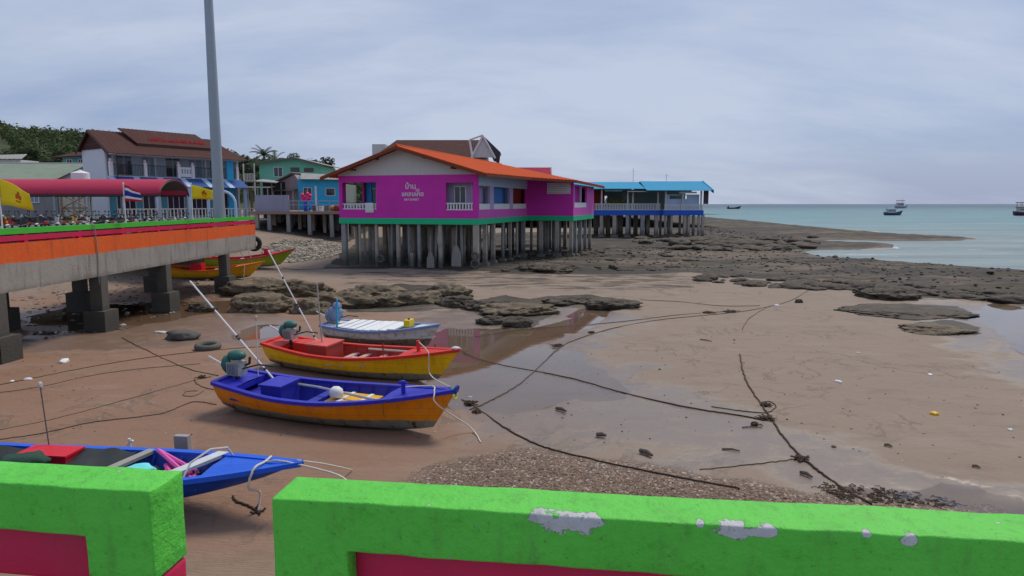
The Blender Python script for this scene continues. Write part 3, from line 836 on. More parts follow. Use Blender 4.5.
# ------------------------------------------------------------------ the orange pier
PX0, PX1, PY0, PY1 = -14.62, -19.3, 2.0, 39.0
def girder_mat():
    t = NT('girder_paint')
    geo = t.tc.outputs['Object']; sg = t.n('ShaderNodeSeparateXYZ'); t.t.links.new(geo, sg.inputs[0])
    z = sg.outputs[2]
    e = t.math('ADD', z, t.math('MULTIPLY', t.math('SUBTRACT', t.noise(1.1, 7, .72, t.map((.45, .45, .3))), .5), .16))
    msk = t.step(e, 2.755, 2.80)
    o = t.mix(t.noise(1.3, 6, .65), S(206, 74, 10), S(228, 100, 22))
    o = t.mix(t.math('MULTIPLY', t.step(t.noise(2.2, 8, .7, t.map((3, 3, .4))), .52, .75), .5), o, (.26, .10, .03))
    o = t.mix(t.step(t.noise(7, 3, .5, t.map((1, 1, .6))), .72, .75), o, (.55, .5, .46))
    g = t.mix(t.noise(.9, 7, .7), (.20, .182, .155), (.40, .37, .33))
    g = t.mix(t.math('MULTIPLY', t.step(t.noise(1.6, 8, .7, t.map((2.5, 2.5, .35))), .5, .72), .65), g, (.10, .09, .07))
    low = t.step(t.math('ADD', z, t.math('MULTIPLY', t.noise(2.2, 6, .7), .5)), 2.42, 2.10)
    g = t.mix(t.math('MULTIPLY', low, .65), g, (.085, .075, .055))
    c = t.mix(msk, g, o)
    c = t.mix(t.math('MULTIPLY', t.step(t.noise(2.6, 9, .74, t.map((2.2, 2.2, .16))), .54, .68), .5), c, (.09, .06, .04))
    return t.fin(c, .8, t.bump(t.noise(9, 6, .7), .5, .03))
GIRD = girder_mat()
def pile_mat():
    t = NT('pier_column_concrete')
    sg = t.n('ShaderNodeSeparateXYZ'); t.t.links.new(t.tc.outputs['Object'], sg.inputs[0])
    g = t.mix(t.noise(2.2, 7, .7, t.map((1, 1, .4))), (.050, .046, .040), (.13, .118, .10))
    e = t.math('ADD', sg.outputs[2], t.math('MULTIPLY', t.noise(3, 5, .7), .7))
    g = t.mix(t.math('MULTIPLY', t.step(e, 1.6, .7), .6), g, (.035, .034, .026))
    return t.fin(g, .9, t.bump(t.noise(12, 6, .7), .6, .03))
PILEM = pile_mat()
def orange_pier():
    t = thing('orange_pier', 'orange painted concrete pier on square columns with green and crimson rails', 'pier', (0, 0, 0))
    b = MB(); b.box(PX0 - .35, PX0, PY0, PY1, 1.95, 3.35); b.build('edge_girder', GIRD, t)
    b = MB(); b.box(PX1, PX1 + .35, PY0, PY1, 1.95, 2.95); b.build('edge_girder', GIRD, t)
    b = MB(); b.box(PX1 + .353, PX0 - .353, PY1 - .35, PY1 - .002, 1.96, 3.34); b.build('end_girder', GIRD, t)
    b = MB(); b.box(PX1 + .353, PX0 - .353, PY0, PY1 - .353, 2.55, DECKZ); b.build('deck_slab', CONC, t)
    for y0 in (6, 12, 18.6, 23.4, 28.0, 33.6):
        c = MB(); c.box(PX1 + .36, PX0 - .36, y0, y0 + .4, 2.05, 2.547); c.build('cross_beam', CONCD, t)
    b = MB(); b.box(PX0 - .20, PX0 - .03, PY0, PY1, 3.62, RAILZ); b.build('top_rail', GREEN_RAIL, t)
    b = MB(); b.box(PX0 - .19, PX0 - .04, PY0, PY1 - .01, 3.42, 3.575); b.build('middle_rail', CRIM, t)
    b = MB(); b.box(PX1 + 3.2, PX0 - .205, PY1 - .2, PY1 - .03, 3.62, RAILZ - .004); b.build('end_rail', GREEN_RAIL, t)
    y = PY1 - .08
    while y > PY0:
        b = MB(); b.box(PX0 - .185, PX0 - .045, y - .16, y, 3.351, 3.619); b.build('rail_post', CRIM, t)
        y -= 2.6
    yy = (9.5, 14.4, 19.25, 24.2, 28.8, 34.9)
    for X in (-14.75, -18.35):
        for y in yy:
            g = gz(X, y)
            c = MB(); c.box(X - .21, X + .21, y - .21, y + .21, .55 + g, 1.96 if X > -17 else 2.04); co = c.build('column', PILEM, t)
            c = MB(); c.prism([(X - .40, y - .38), (X + .38, y - .41), (X + .41, y + .40), (X - .38, y + .41)], -.35, .72 + g + (hash((X, y)) % 7) * .02)
            c.build('footing', PILEM, t)
    # cord hanging down the girder, and a fender tyre at the end
    p = pxd(97, 236, 26.0)
    c = MB(); yb = 23.95
    c.tube([(PX0 - .1, yb, 3.8), (PX0 + .03, yb, 3.78), (PX0 + .035, yb + .04, 3.2), (PX0 + .03, yb + .08, 2.6), (PX0 + .03, yb + .02, 2.0), (PX0 + .05, yb + .1, 1.2)], .018, 5)
    c.build('hanging_cord', paint('cord_grey', (.3, .28, .24), .9), t)
orange_pier()
def tyre(name, label, loc, R0, r0, rot, m=BLACK):
    mb = MB(); mb.torus(R0, r0, 22, 9)
    o = mb.build(name, m, smooth='all'); o.location = loc; o.rotation_euler = rot
    return tag(o, label, 'tyre')
t0 = tyre('fender_tyre', 'black fender tyre hung on the end of the orange pier', (PX0 - .16, PY1 + .13, 2.25), .32, .13, (R(90), 0, R(8)))

def promenade():
    mb = MB(); mb.prism([(-17.2, 39.05), (-24.2, 60), (-75, 60), (-75, 39.05)], 2.45, DECKZ - .004)
    o = mb.build('promenade_pavement', CONC); tag(o, kind='structure')
    mb = MB(); mb.prism([(-27, 40.5), (-27, 59), (-74, 59), (-74, 40.5)], .5, 2.448)
    o = mb.build('promenade_fill', CONCD); tag(o, kind='structure')
promenade()

# ------------------------------------------------------------------ tall lamp mast, hoop, flags, canopy
def lamp_mast():
    b = pxd(219.5, 213, 35.3)
    t = thing('lamp_mast', 'tall galvanised lamp mast behind the green pier rail', 'lamp post', (b.x, 35.3, DECKZ))
    m = MB(); m.tube([(0, 0, .02), (0, 0, 8), (0, 0, 17.5)], [.29, .235, .16], 20); m.build('mast', GALV, t, smooth=True)
    m = MB(); m.cyl((0, 0), .42, 0, .05, 20); m.build('base_plate', GALV, t)
    for k in range(6):
        m = MB(); a = k * math.pi / 3; m.cyl((math.cos(a) * .36, math.sin(a) * .36), .025, .05, .12, 6); m.build('bolt', GALV, t)
    m = MB(); m.tube([(-1.6, 0, 17.3), (1.6, 0, 17.3)], .06, 8); m.build('cross_arm', GALV, t)
    for s_ in (-1.4, 1.4):
        m = MB(); m.box(s_ - .25, s_ + .25, -.5, .15, 17.37, 17.52); m.build('lamp_head', BLKM, t)
lamp_mast()
def hoop():
    a = pxd(209, 213, 37.0); b = pxd(236, 213, 37.0); r = (b.x - a.x) / 2; cx = (a.x + b.x) / 2
    t = thing('white_hoop', 'white tubular arch standing around the lamp mast', 'arch', (cx, 37.0, DECKZ))
    pts = [(-r, 0, 0), (-r, 0, 1.7)] + [(-r * math.cos(q), 0, 1.7 + r * .95 * math.sin(q)) for q in [math.pi * k / 12 for k in range(1, 12)]] + [(r, 0, 1.7), (r, 0, 0)]
    m = MB(); m.tube(pts, .07, 8); m.build('arch_tube', PALEB, t, smooth=True)
    for s_ in (-r, r):
        m = MB(); m.box(s_ - .12, s_ + .12, -.12, .12, 0.0, .05); m.build('foot_plate', GALV, t)
hoop()
FLY = paint('flag_yellow', S(236, 204, 30), .8, .10, 3, .1, 40, damt=.05)
FLR = paint('flag_red', S(190, 30, 40), .8, .1, 3, .1, 40, damt=.03)
FLW = paint('flag_white', (.75, .75, .76), .8, .05, 3, .1, 40, damt=.03)
FLB = paint('flag_blue', S(40, 44, 150), .8, .1, 3, .1, 40, damt=.03)
FLO = paint('flag_emblem', S(196, 92, 20), .8, .1, 3, .1, 40, damt=.0)
def cloth_pt(u, v, L, Hh, droop, ph):
    x = u * L * .93; z = -v * Hh * (1 - .35 * u) - droop * u ** 1.25
    y = .10 * math.sin(5.2 * u + ph + v * 1.3) * (.25 + u)
    return Vector((x, y, z))
def strip(v0, v1, L, Hh, droop, ph, n=22, u0=0, u1=1, off=0):
    mb = MB(); V = []; m = 4
    for i in range(n + 1):
        for j in range(m + 1):
            V.append(cloth_pt(u0 + (u1 - u0) * i / n, v0 + (v1 - v0) * j / m, L, Hh, droop, ph) + Vector((0, off, 0)))
    mb.add(V, [(i * (m + 1) + j, (i + 1) * (m + 1) + j, (i + 1) * (m + 1) + j + 1, i * (m + 1) + j + 1) for i in range(n) for j in range(m)])
    return mb
def flag(kind, x, ytop, L, Hh, droop, ph, label, rz):
    s_ = (x - 512) / F
    X = PX0 - .115; Y = X / s_ * 1.0
    top = pxd(x, ytop, Y)
    t = thing('flag_on_pole', label, 'flag', (X, Y, RAILZ - .002), 0)
    m = MB(); m.tube([(0, 0, 0), (0, 0, top.z - RAILZ)], .022, 8); m.build('pole', WHITE, t)
    m = MB(); m.blob((0, 0, top.z - RAILZ + .02), (.04, .04, .04), 1, 0, sub=1); m.build('finial', WHITE, t)
    zt = top.z - RAILZ - .03
    def place(o): o.location = (.022, 0, zt); o.rotation_euler.z = rz; o.modifiers.new('thick', 'SOLIDIFY').thickness = .004; return o
    if kind == 'y':
        place(strip(0, 1, L, Hh, droop, ph).build('cloth', FLY, t, smooth='all'))
        for o_ in (-.006, .006):
            e = MB()
            for (u, v, w, h_) in ((.62, .32, .05, .30), (.55, .40, .04, .22), (.69, .40, .04, .22), (.62, .20, .02, .14), (.62, .62, .09, .07)):
                V = []
                for i in range(5):
                    for j in range(5):
                        V.append(cloth_pt(u - w + 2 * w * i / 4, v - h_ / 2 + h_ * j / 4 + .08, L, Hh, droop, ph) + Vector((0, o_, 0)))
                e.add(V, [(i * 5 + j, (i + 1) * 5 + j, (i + 1) * 5 + j + 1, i * 5 + j + 1) for i in range(4) for j in range(4)])
            place(e.build('emblem', FLO, t, smooth='all'))
    else:
        vv = [0, 1 / 6, 2 / 6, 4 / 6, 5 / 6, 1]
        for i, mm in enumerate((FLR, FLW, FLB, FLW, FLR)):
            place(strip(vv[i], vv[i + 1], L, Hh, droop, ph).build('stripe', mm, t, smooth='all'))
flag('y', 4, 178, .95, .74, .42, .2, 'large yellow flag with dark emblem at the open end of the orange pier', R(2))
flag('t', 127.5, 184, .72, .62, .24, 1.2, 'red white and blue striped flag on the pier rail', R(-14))
flag('y', 194.5, 184, .95, .66, .26, 2.1, 'smaller yellow flag on the pier rail beside the lamp mast', R(6))

def canopy():
    Y0, Dp = 49.0, 4.4
    xr = pxd(160, 195, Y0).x; xl = xr - 24
    z0 = pxd(60, 194.5, Y0).z; rise = 1.15
    t = thing('vaulted_canopy', 'long crimson barrel vaulted canopy over the motorbike parking', 'canopy', (xr, Y0, DECKZ))
    n = 18; prof = [(Dp * .5 - Dp * .5 * math.cos(math.pi * k / n), z0 - DECKZ + rise * math.sin(math.pi * k / n)) for k in range(n + 1)]
    m = MB(); V = []; xs = [(-24 + 24 * i / 96) for i in range(97)]
    for i, x in enumerate(xs):
        for (y, z) in prof: V.append((x, y, z + (.012 if i % 2 else 0)))
    k = n + 1
    m.add(V, [(i * k + j, (i + 1) * k + j, (i + 1) * k + j + 1, i * k + j + 1) for i in range(len(xs) - 1) for j in range(n)])
    o = m.build('vault_sheet', CRIMR, t, smooth='all'); o.modifiers.new('thick', 'SOLIDIFY').thickness = .04
    m = MB(); m.add([(x, y, z - .07) for x in (-23.99, -.01) for (y, z) in prof], [(j, n + 1 + j, n + 2 + j, j + 1) for j in range(n)]); m.build('vault_shade_sheet', paint('vault_shade_dark', S(72, 66, 66), .9), t, smooth='all')  # dark inner sheet that paints the shade under the vault
    for x in (-.02, -8, -16, -23.9):
        m = MB(); m.tube([(x, y, z - .12) for y, z in prof], .05, 6); m.build('arch_rib', BLKM, t)
    for x in (-.1, -5.2, -7.6, -12.4, -18, -23.5):
        for y in (.08, Dp - .08):
            m = MB(); m.cyl((x, y), .07, 0, z0 - DECKZ - .02, 8); m.build('post', GALV, t)
    for y in (.0, Dp):
        m = MB(); m.box(-24, 0, y - .04, y + .04, z0 - DECKZ - .12, z0 - DECKZ - .02); m.build('eave_beam', BLKM, t)
canopy()

# ------------------------------------------------------------------ motorbikes
def bike(label, col, seed):
    t = thing('motorbike', label, 'motorbike', group='motorbikes parked along the pier and promenade')
    bm_ = paint('bike_paint_' + '_'.join('%02x' % int(c * 255) for c in col), col, .35, .05, 3, .02, 10, damt=.1)
    m = MB()
    m.loft([(-.55, -.09, .62), (-.25, -.10, .55), (-.1, -.1, .34), (.18, -.1, .34), (.38, -.09, .62), (.44, -.08, .92), (.34, -.08, .90), (.22, -.09, .52), (-.05, -.1, .56), (-.2, -.1, .70), (-.62, -.08, .76)], (0, .2, 0))
    m.build('body', bm_, t)
    m = MB(); m.loft([(-.66, -.12, .74), (-.2, -.13, .72), (-.02, -.1, .70), (-.04, -.1, .78), (-.3, -.13, .82), (-.66, -.1, .84)], (0, .25, 0)); m.build('seat', BLACK, t)
    for x in (-.58, .60):
        Mx = Matrix.Translation((x, 0, .28)) @ Matrix.Rotation(R(90), 4, 'X')
        m = MB(); m.torus(.23, .05, 16, 6, Mx); w = m.build('wheel', BLACK, t, smooth='all')
        m = MB(); m.lathe([(.18, -.012), (.18, .012), (.05, .05), (.05, -.05)], 10, Mx); m.build('hub', GALV, w)
    m = MB(); m.tube([(.60, 0, .28), (.48, 0, .62), (.38, 0, 1.0)], .035, 6); m.tube([(.36, -.34, 1.04), (.40, 0, .98), (.36, .34, 1.04)], .018, 6); m.build('handlebar', BLKM, t)
    m = MB(); m.blob((.47, 0, .93), (.08, .10, .09), 1, 0, sub=2); m.build('headlight', OFFW, t, smooth='all')
    for s_ in (-1, 1):
        m = MB(); m.tube([(.37, s_ * .26, 1.03), (.36, s_ * .32, 1.2)], .008, 4); m.blob((.35, s_ * .33, 1.24), (.02, .07, .05), 1, 0, sub=1); m.build('mirror', BLKM, t)
    m = MB(); m.box(-.80, -.62, -.06, .06, .52, .66); m.build('tail_light', FLR, t)
    return t
BC = {'red': S(170, 20, 24), 'black': (.03, .03, .033), 'white': (.7, .7, .7), 'blue': S(30, 60, 140), 'silver': (.4, .41, .42), 'yellow': S(220, 160, 20), 'pink': S(210, 90, 130)}
protos = {}
rng = random.Random(11)
spots = []
y = 18.6
while y < 37.5:
    if not 34.2 < y < 36.4: spots.append((-15.75 + rng.uniform(-.1, .1), y, R(180) + rng.uniform(-.15, .15)))
    y += .80
y = 19.0
while y < 37: spots.append((-17.7 + rng.uniform(-.1, .1), y, rng.uniform(-.15, .15))); y += 1.15
for x in np.arange(-40, -21.5, .95): spots.append((float(x), 41.4 + rng.uniform(-.15, .15), R(90) + rng.uniform(-.2, .2)))
for x in np.arange(-39, -24, 1.25): spots.append((float(x), 44.6 + rng.uniform(-.15, .15), R(-90) + rng.uniform(-.2, .2)))
cyc = ['black', 'white', 'black', 'red', 'black', 'silver', 'black', 'blue', 'black', 'black', 'yellow', 'black', 'silver', 'black']
for i, (x, y, a) in enumerate(spots):
    cn = cyc[(i * 5 + i // 7) % len(cyc)]
    lab = '%s step-through motorbike parked in the long row behind the pier rail' % cn
    if cn not in protos:
        protos[cn] = bike(lab, BC[cn], 1); o = protos[cn]; o.location = (x, y, DECKZ); o.rotation_euler.z = a
    else: dup(protos[cn], (x, y, DECKZ), a)

# ------------------------------------------------------------------ text as flat lettering
def text(name, body, size, m, parent, M, align='CENTER', bold=.0):
    cu = bpy.data.curves.new(name, 'FONT'); cu.body = body; cu.size = size; cu.align_x = align; cu.extrude = .012; cu.offset = bold
    o = bpy.data.objects.new(name, cu); COL.objects.link(o)
    dg = bpy.context.evaluated_depsgraph_get(); me = bpy.data.meshes.new_from_object(o.evaluated_get(dg))
    bpy.data.objects.remove(o); me.name = name
    me.transform(M); me.materials.clear(); me.materials.append(m)
    return link(name, me, parent)

# ------------------------------------------------------------------ stilt posts
def stilt_mat(name, a, b):
    t = NT(name)
    sg = t.n('ShaderNodeSeparateXYZ'); t.t.links.new(t.tc.outputs['Object'], sg.inputs[0])
    g = t.mix(t.noise(1.4, 7, .7, t.map((1, 1, .4))), a, b)
    g = t.mix(t.math('MULTIPLY', t.step(t.noise(2.5, 6, .7, t.map((1, 1, .6))), .5, .7), .5), g, (.16, .10, .06))
    e = t.math('ADD', sg.outputs[2], t.math('MULTIPLY', t.noise(2, 5, .7), 1.2))
    g = t.mix(t.math('MULTIPLY', t.step(e, 2.0, .9), .8), g, (.04, .038, .032))
    return t.fin(g, .9, t.bump(t.noise(14, 6, .7), .5, .03))
STA = stilt_mat('stilt_concrete', (.28, .245, .195), (.50, .46, .39))
STB = stilt_mat('stilt_blue_grey', (.20, .205, .20), (.38, .385, .375))
def world_xy(o, x, y):
    c, s_ = math.cos(o.rotation_euler.z), math.sin(o.rotation_euler.z)
    return o.location.x + c * x - s_ * y, o.location.y + s_ * x + c * y
def post(t, x, y, top, r, m, square=True, pad=False, lean=0):
    wx, wy = world_xy(t, x, y); g = gz(wx, wy) - .25 - t.location.z
    c = MB()
    if square: c.add([(x + sx * r, y + sy * r, z) for z, ll in ((g, 0), (top, 0)) for sx, sy in ((-1, -1), (1, -1), (1, 1), (-1, 1))],
                     [(3, 2, 1, 0), (4, 5, 6, 7), (0, 1, 5, 4), (1, 2, 6, 5), (2, 3, 7, 6), (3, 0, 4, 7)])
    else: c.tube([(x + lean, y, g), (x, y, top)], [r * 1.1, r], 8)
    o = c.build('post', m, t)
    if pad:
        c = MB(); c.box(x - r * 2, x + r * 2, y - r * 2, y + r * 2, g, g + .25 + .22); c.build('footing', CONCD, t)
    return o

def railing(t, x0, x1, y, z0, z1, m, axis='x', nb=None, name='balustrade'):
    c = MB(); n = nb or max(2, int(abs(x1 - x0) / .22)); w = .05
    def bx(a0, a1, b0, b1, q0, q1):
        if axis == 'x': c.box(a0, a1, b0, b1, q0, q1)
        else: c.box(b0, b1, a0, a1, q0, q1)
    bx(x0, x1, y - w, y + w, z1 - .08, z1); bx(x0, x1, y - w, y + w, z0, z0 + .07)
    for k in range(n):
        a = x0 + (x1 - x0) * (k + .5) / n
        bx(a - .045, a + .045, y - .035, y + .035, z0 + .068, z1 - .078)
    return c.build(name, m, t)

def wall(t, name, m, axis, a0, a1, b0, b1, z0, z1, ops=()):
    """one wall as a single mesh with real openings (a along the wall, b through it)"""
    c = MB(); cuts = sorted({a0, a1, *[o[0] for o in ops], *[o[1] for o in ops]})
    for i in range(len(cuts) - 1):
        p, q = cuts[i], cuts[i + 1]; mid = (p + q) / 2; segs = [(z0, z1)]
        for o in ops:
            if o[0] < mid < o[1]:
                ns = []
                for (u, v) in segs:
                    if o[2] > u: ns.append((u, min(v, o[2])))
                    if o[3] < v: ns.append((max(u, o[3]), v))
                segs = [s_ for s_ in ns if s_[1] - s_[0] > 1e-4]
        for u, v in segs:
            if axis == 'x': c.box(p, q, b0, b1, u, v)
            else: c.box(b0, b1, p, q, u, v)
    bm = bmesh.new(); me = c.mesh(name); bm.from_mesh(me); bmesh.ops.remove_doubles(bm, verts=bm.verts, dist=1e-4)
    # drop the inner faces that two neighbouring boxes share
    seen = {}
    for f in bm.faces: seen.setdefault(tuple(sorted(v.index for v in f.verts)), []).append(f)
    bmesh.ops.delete(bm, geom=[f for fs in seen.values() if len(fs) > 1 for f in fs], context='FACES_ONLY')
    bmesh.ops.recalc_face_normals(bm, faces=bm.faces)
    bm.to_mesh(me); bm.free(); me.materials.append(m)
    return link(name, me, t)
def window(t, axis, a0, a1, b, z0, z1, fm, pm=None, mull=1, out=-1, d=.06, name='window'):
    """frame with a pane set back in it; out = which way the outside is along b"""
    c = MB(); w = .07
    def bx(p, q, u, v, b0, b1):
        b0, b1 = min(b0, b1), max(b0, b1)
        if axis == 'x': c.box(p, q, b0, b1, u, v)
        else: c.box(b0, b1, p, q, u, v)
    f0, f1 = b + out * d, b - out * .02
    bx(a0, a0 + w, z0, z1, f0, f1); bx(a1 - w, a1, z0, z1, f0, f1); bx(a0 + w, a1 - w, z0, z0 + w, f0, f1); bx(a0 + w, a1 - w, z1 - w, z1, f0, f1)
    for k in range(mull):
        mcen = a0 + (a1 - a0) * (k + 1) / (mull + 1); bx(mcen - .03, mcen + .03, z0 + w, z1 - w, f0 - out * .01, f1)
    fr = c.build(name, fm, t)
    c2 = MB(); b0, b1 = sorted((b + out * .012, b + out * .02))
    if axis == 'x': c2.box(a0 + w, a1 - w, b0, b1, z0 + w, z1 - w)
    else: c2.box(b0, b1, a0 + w, a1 - w, z0 + w, z1 - w)
    c2.build('pane', pm or GLASS, fr)
    return fr
def corrugated(mb, a, b, c_, d, n, amp=.025, t=.05):
    """ribbed sheet between edge a-b (top) and edge d-c (bottom), ribs running top to bottom"""
    a, b, c_, d = map(Vector, (a, b, c_, d)); V = []
    nn = (b - a).cross(d - a).normalized()
    if nn.z < 0: nn = -nn
    m = 4
    for i in range(n + 1):
        u = i / n; p, q = a.lerp(b, u), d.lerp(c_, u)
        for j in range(m + 1): V.append(p.lerp(q, j / m) + nn * (amp if i % 2 else 0))
    k = m + 1; o = len(V)
    V2 = [v - nn * t for v in V]
    F = [(i * k + j, (i + 1) * k + j, (i + 1) * k + j + 1, i * k + j + 1) for i in range(n) for j in range(m)]
    F += [(o + f[3], o + f[2], o + f[1], o + f[0]) for f in F]
    for i in range(n):
        F.append((i * k, o + i * k, o + (i + 1) * k, (i + 1) * k)); F.append((i * k + m, (i + 1) * k + m, o + (i + 1) * k + m, o + i * k + m))
    for j in range(m):
        F.append((j, j + 1, o + j + 1, o + j)); e = n * k; F.append((e + j, o + e + j, o + e + j + 1, e + j + 1))
    return mb.add(V + V2, F)

ORROOF = paint('roof_orange', S(188, 78, 38), .8, .22, .8, .15, 20, (.16, .075, .045), .6, .9, streak=False, spec=.1)
# ------------------------------------------------------------------ magenta house on stilts
HC = pxd(478, 224.5, 46.6)
HROT = -R(16.6)
def magenta_house():
    t = thing('magenta_stilt_house', 'magenta house with orange roof and green band standing on concrete stilts', 'house', (HC.x, HC.y, 0), HROT)
    W, S1, SX, L = 10.6, 12.6, 4.0, 22.4
    zb, zf, zw = 3.10, 3.50, 6.56
    # floor slabs
    c = MB(); c.prism([(-W + .02, .02), (-.02, .02), (-.02, S1 + .02), (SX - .02, S1 + .02), (SX - .02, L), (-W + .02, L)], zb + .03, zf - .03); c.build('floor_slab', CONCD, t)
    c = MB(); c.box(-W - .03, .03, -.04, .018, zb, zf); c.build('floor_band', BANDG, t)
    c = MB(); c.box(-.018, .04, .02, S1 - .002, zb + .001, zf - .001); c.build('floor_band', BANDG, t)
    c = MB(); c.box(.042, SX + .03, S1 - .04, S1 + .018, zb, zf); c.build('floor_band', BANDG, t)
    c = MB(); c.box(SX - .018, SX + .04, S1 + .02, L, zb + .001, zf - .001); c.build('floor_band', BANDG, t)
    c = MB(); c.box(-W - .04, -W + .018, .02, L, zb + .001, zf - .001); c.build('floor_band', BANDG, t)
    # front wall with two balcony openings
    lo = (-10.32, -7.62, 4.12, 6.02); ro = (-2.32, -.36, 4.08, 5.95)
    wall(t, 'front_wall', MAGENTA, 'x', -W, 0, 0, .18, zf, zw, (lo, ro))
    railing(t, lo[0], lo[1], .09, 4.12, 4.54, WHITE, nb=11); railing(t, ro[0], ro[1], .09, 4.08, 4.58, WHITE, nb=9)
    # left balcony: back wall with openings, so the light and the houses behind show through
    wall(t, 'left_wall', MAGENTA, 'y', .18, L, -W, -W + .18, zf, zw, ((.7, 3.4, 4.2, 6.1), (5, 6.4, 4.5, 6.0)))
    railing(t, .7, 3.4, -W + .09, 4.2, 4.6, WHITE, 'y', nb=9)
    wall(t, 'balcony_wall', SKYB, 'x', -W + .2, -7.0, 3.6, 3.75, zf, zw, ((-9.9, -9.1, 4.3, 5.7),))
    window(t, 'x', -9.9, -9.1, 3.6, 4.3, 5.7, WHITE, GLASS, 1)
    wall(t, 'balcony_wall', paint('paint_lime', S(130, 190, 120), .7), 'y', .2, 3.59, -7.2, -7.05, zf, zw)
    c = MB(); c.box(-8.35, -8.25, .5, .6, zf, zw - .1); c.build('downpipe', ROYAL, t)
    # right corner balcony: recess with white walled room behind
    wall(t, 'room_wall', LAVEN, 'x', -2.84, -.64, .9, 1.02, zf, zw - .05, ((-2.05, -1.15, 3.6, 5.75),))
    window(t, 'x', -2.05, -1.15, .9, 3.6, 5.75, WHITE, GLASS, 1, name='balcony_door')
    wall(t, 'room_wall', PALEB, 'y', .2, 1.49, -3.0, -2.85, zf, zw - .05)
    # side wall: three bays with white parapets, pale lintel
    bays = ((.30, 2.60), (3.50, 7.50), (8.40, 12.35))
    wall(t, 'side_wall', MAG_SUNLIT, 'y', .181, S1, -.18, -.001, zf, 4.12)
    c = MB(); c.box(-.19, 0, .181, S1 - .01, 5.75, zw - .03); c.build('lintel', PALEB, t)
    for (a, b), m in zip(((.181, .30), (2.60, 3.50), (7.50, 8.40), (12.35, S1)), (MAGENTA, LAVEN, LAVEN, MAGENTA)):
        c = MB(); c.box(-.18, -.003, a, b, 4.121, 5.749); c.build('pier_strip', m, t)
    for (a, b), m in zip(bays, (LAVEN, BLUEI, REDBR)):
        c = MB(); c.box(-.62, -.55, a - .3 if a > 1 else .4, b + .3, zf, zw - .1); c.build('bay_wall', m, t)
        c = MB(); c.box(-.15, -.02, a, b, 4.122, 4.52); c.build('bay_parapet', WHITE, t)
    for y in (3.05, 7.95):
        c = MB(); c.box(-.545, -.2, y - .06, y + .06, zf, zw - .1); c.build('bay_partition', PALEB, t)
    # rear wing that steps out
    wall(t, 'wing_front_wall', MAGENTA, 'x', .002, SX, S1 + .0, S1 + .18, zf, 6.42)
    c = MB(); c.box(1.75, 3.75, S1 - .03, S1 - .002, 5.35, 6.25); c.build('vent_panel', WHITE, t)
    for k in range(5):
        c = MB(); c.box(1.8, 3.7, S1 - .05, S1 - .032, 5.42 + k * .17, 5.50 + k * .17); c.build('vent_slat', OFFW, t)
    wall(t, 'wing_side_wall', MAG_SUNLIT, 'y', S1 + .181, L, SX - .18, SX, zf, 6.15, ((S1 + .6, S1 + 6.2, 4.2, 6.0),))
    c = MB(); c.box(SX - .15, SX - .03, S1 + .6, S1 + 6.2, 4.201, 4.62); c.build('bay_parapet', WHITE, t)
    c = MB(); c.box(SX - .8, SX - .7, S1 + .2, S1 + 4.3, zf, 6.1); c.build('bay_wall', BLUEI, t)
    c = MB(); c.box(SX - .8, SX - .7, S1 + 4.31, L - .2, zf, 6.1); c.build('bay_wall', MAGENTA, t)
    c = MB(); c.box(SX - .16, SX - .02, S1 + 3.3, S1 + 3.7, 4.621, 5.999); c.build('pier_strip', LAVEN, t)
    wall(t, 'rear_wall', MAGENTA, 'x', -W, SX, L, L + .18, zf, 6.1)
    # gable, roof
    ax, az = -5.6, 8.46; y0 = -.85
    c = MB(); c.loft([(-W, .03, zw), (0, .03, zw), (.0, .03, zw + .05), (ax, .03, az - .12), (-W, .03, zw + .05)], (0, .14, 0)); c.build('gable', OFFW, t)
    c = MB(); c.box(-W - .01, .01, -.02, .029, zw - .06, zw + .02); c.build('gable_trim', OFFW, t)
    eR = [Vector((.95, y0, 6.50)), Vector((1.9, S1 * .55, 6.50)), Vector((4.35, S1 - .4, 6.42)), Vector((4.95, L + .7, 6.20))]
    rg = [Vector((ax, y0, az)), Vector((ax, S1 * .55, az)), Vector((ax, S1 - .4, az)), Vector((ax, L + .7, az))]
    c = MB()
    for i in range(3):
        corrugated(c, rg[i], rg[i + 1], eR[i + 1], eR[i], int((rg[i + 1].y - rg[i].y) / .22), .05, .06)
    c.build('roof_slope', ORROOF, t)
    c = MB(); corrugated(c, (ax, L + .7, az), (ax, y0, az), (-W - .95, y0, 6.42), (-W - .95, L + .7, 6.42), int((L + 1.5) / .22), .05, .06); c.build('roof_slope', ORROOF, t)
    c = MB(); c.tube([(ax, y0 - .03, az + .02), (ax, L + .7, az + .02)], .10, 8); c.build('ridge_cap', ORROOF, t)
    FASC = paint('fascia_brown', S(118, 58, 36), .7, .2, 2, .2, 20)
    c = MB(); c.slab((ax, y0 - .04, az - .06), (ax, y0 + .02, az - .06), (.97, y0 + .02, 6.43), (.97, y0 - .04, 6.43), .20); c.build('barge_board', FASC, t)
    c = MB(); c.slab((-W - .97, y0 - .04, 6.34), (-W - .97, y0 + .02, 6.34), (ax, y0 + .02, az - .062), (ax, y0 - .04, az - .062), .20); c.build('barge_board', FASC, t)
    c = MB(); c.loft([(-.185, .18, zw - .029), (-.185, S1 - .01, zw - .029), (-.185, S1 - .01, 7.25), (-.185, 6.9, 6.98), (-.185, .18, 6.78)], (.15, 0, 0)); c.build('upper_side_wall', PALEB, t)
    c = MB(); c.loft([(-.03, S1 + .01, 6.421), (SX, S1 + .01, 6.421), (SX, S1 + .01, 6.44), (-.03, S1 + .01, 7.26)], (0, .15, 0)); c.build('upper_wing_wall', MAGENTA, t)
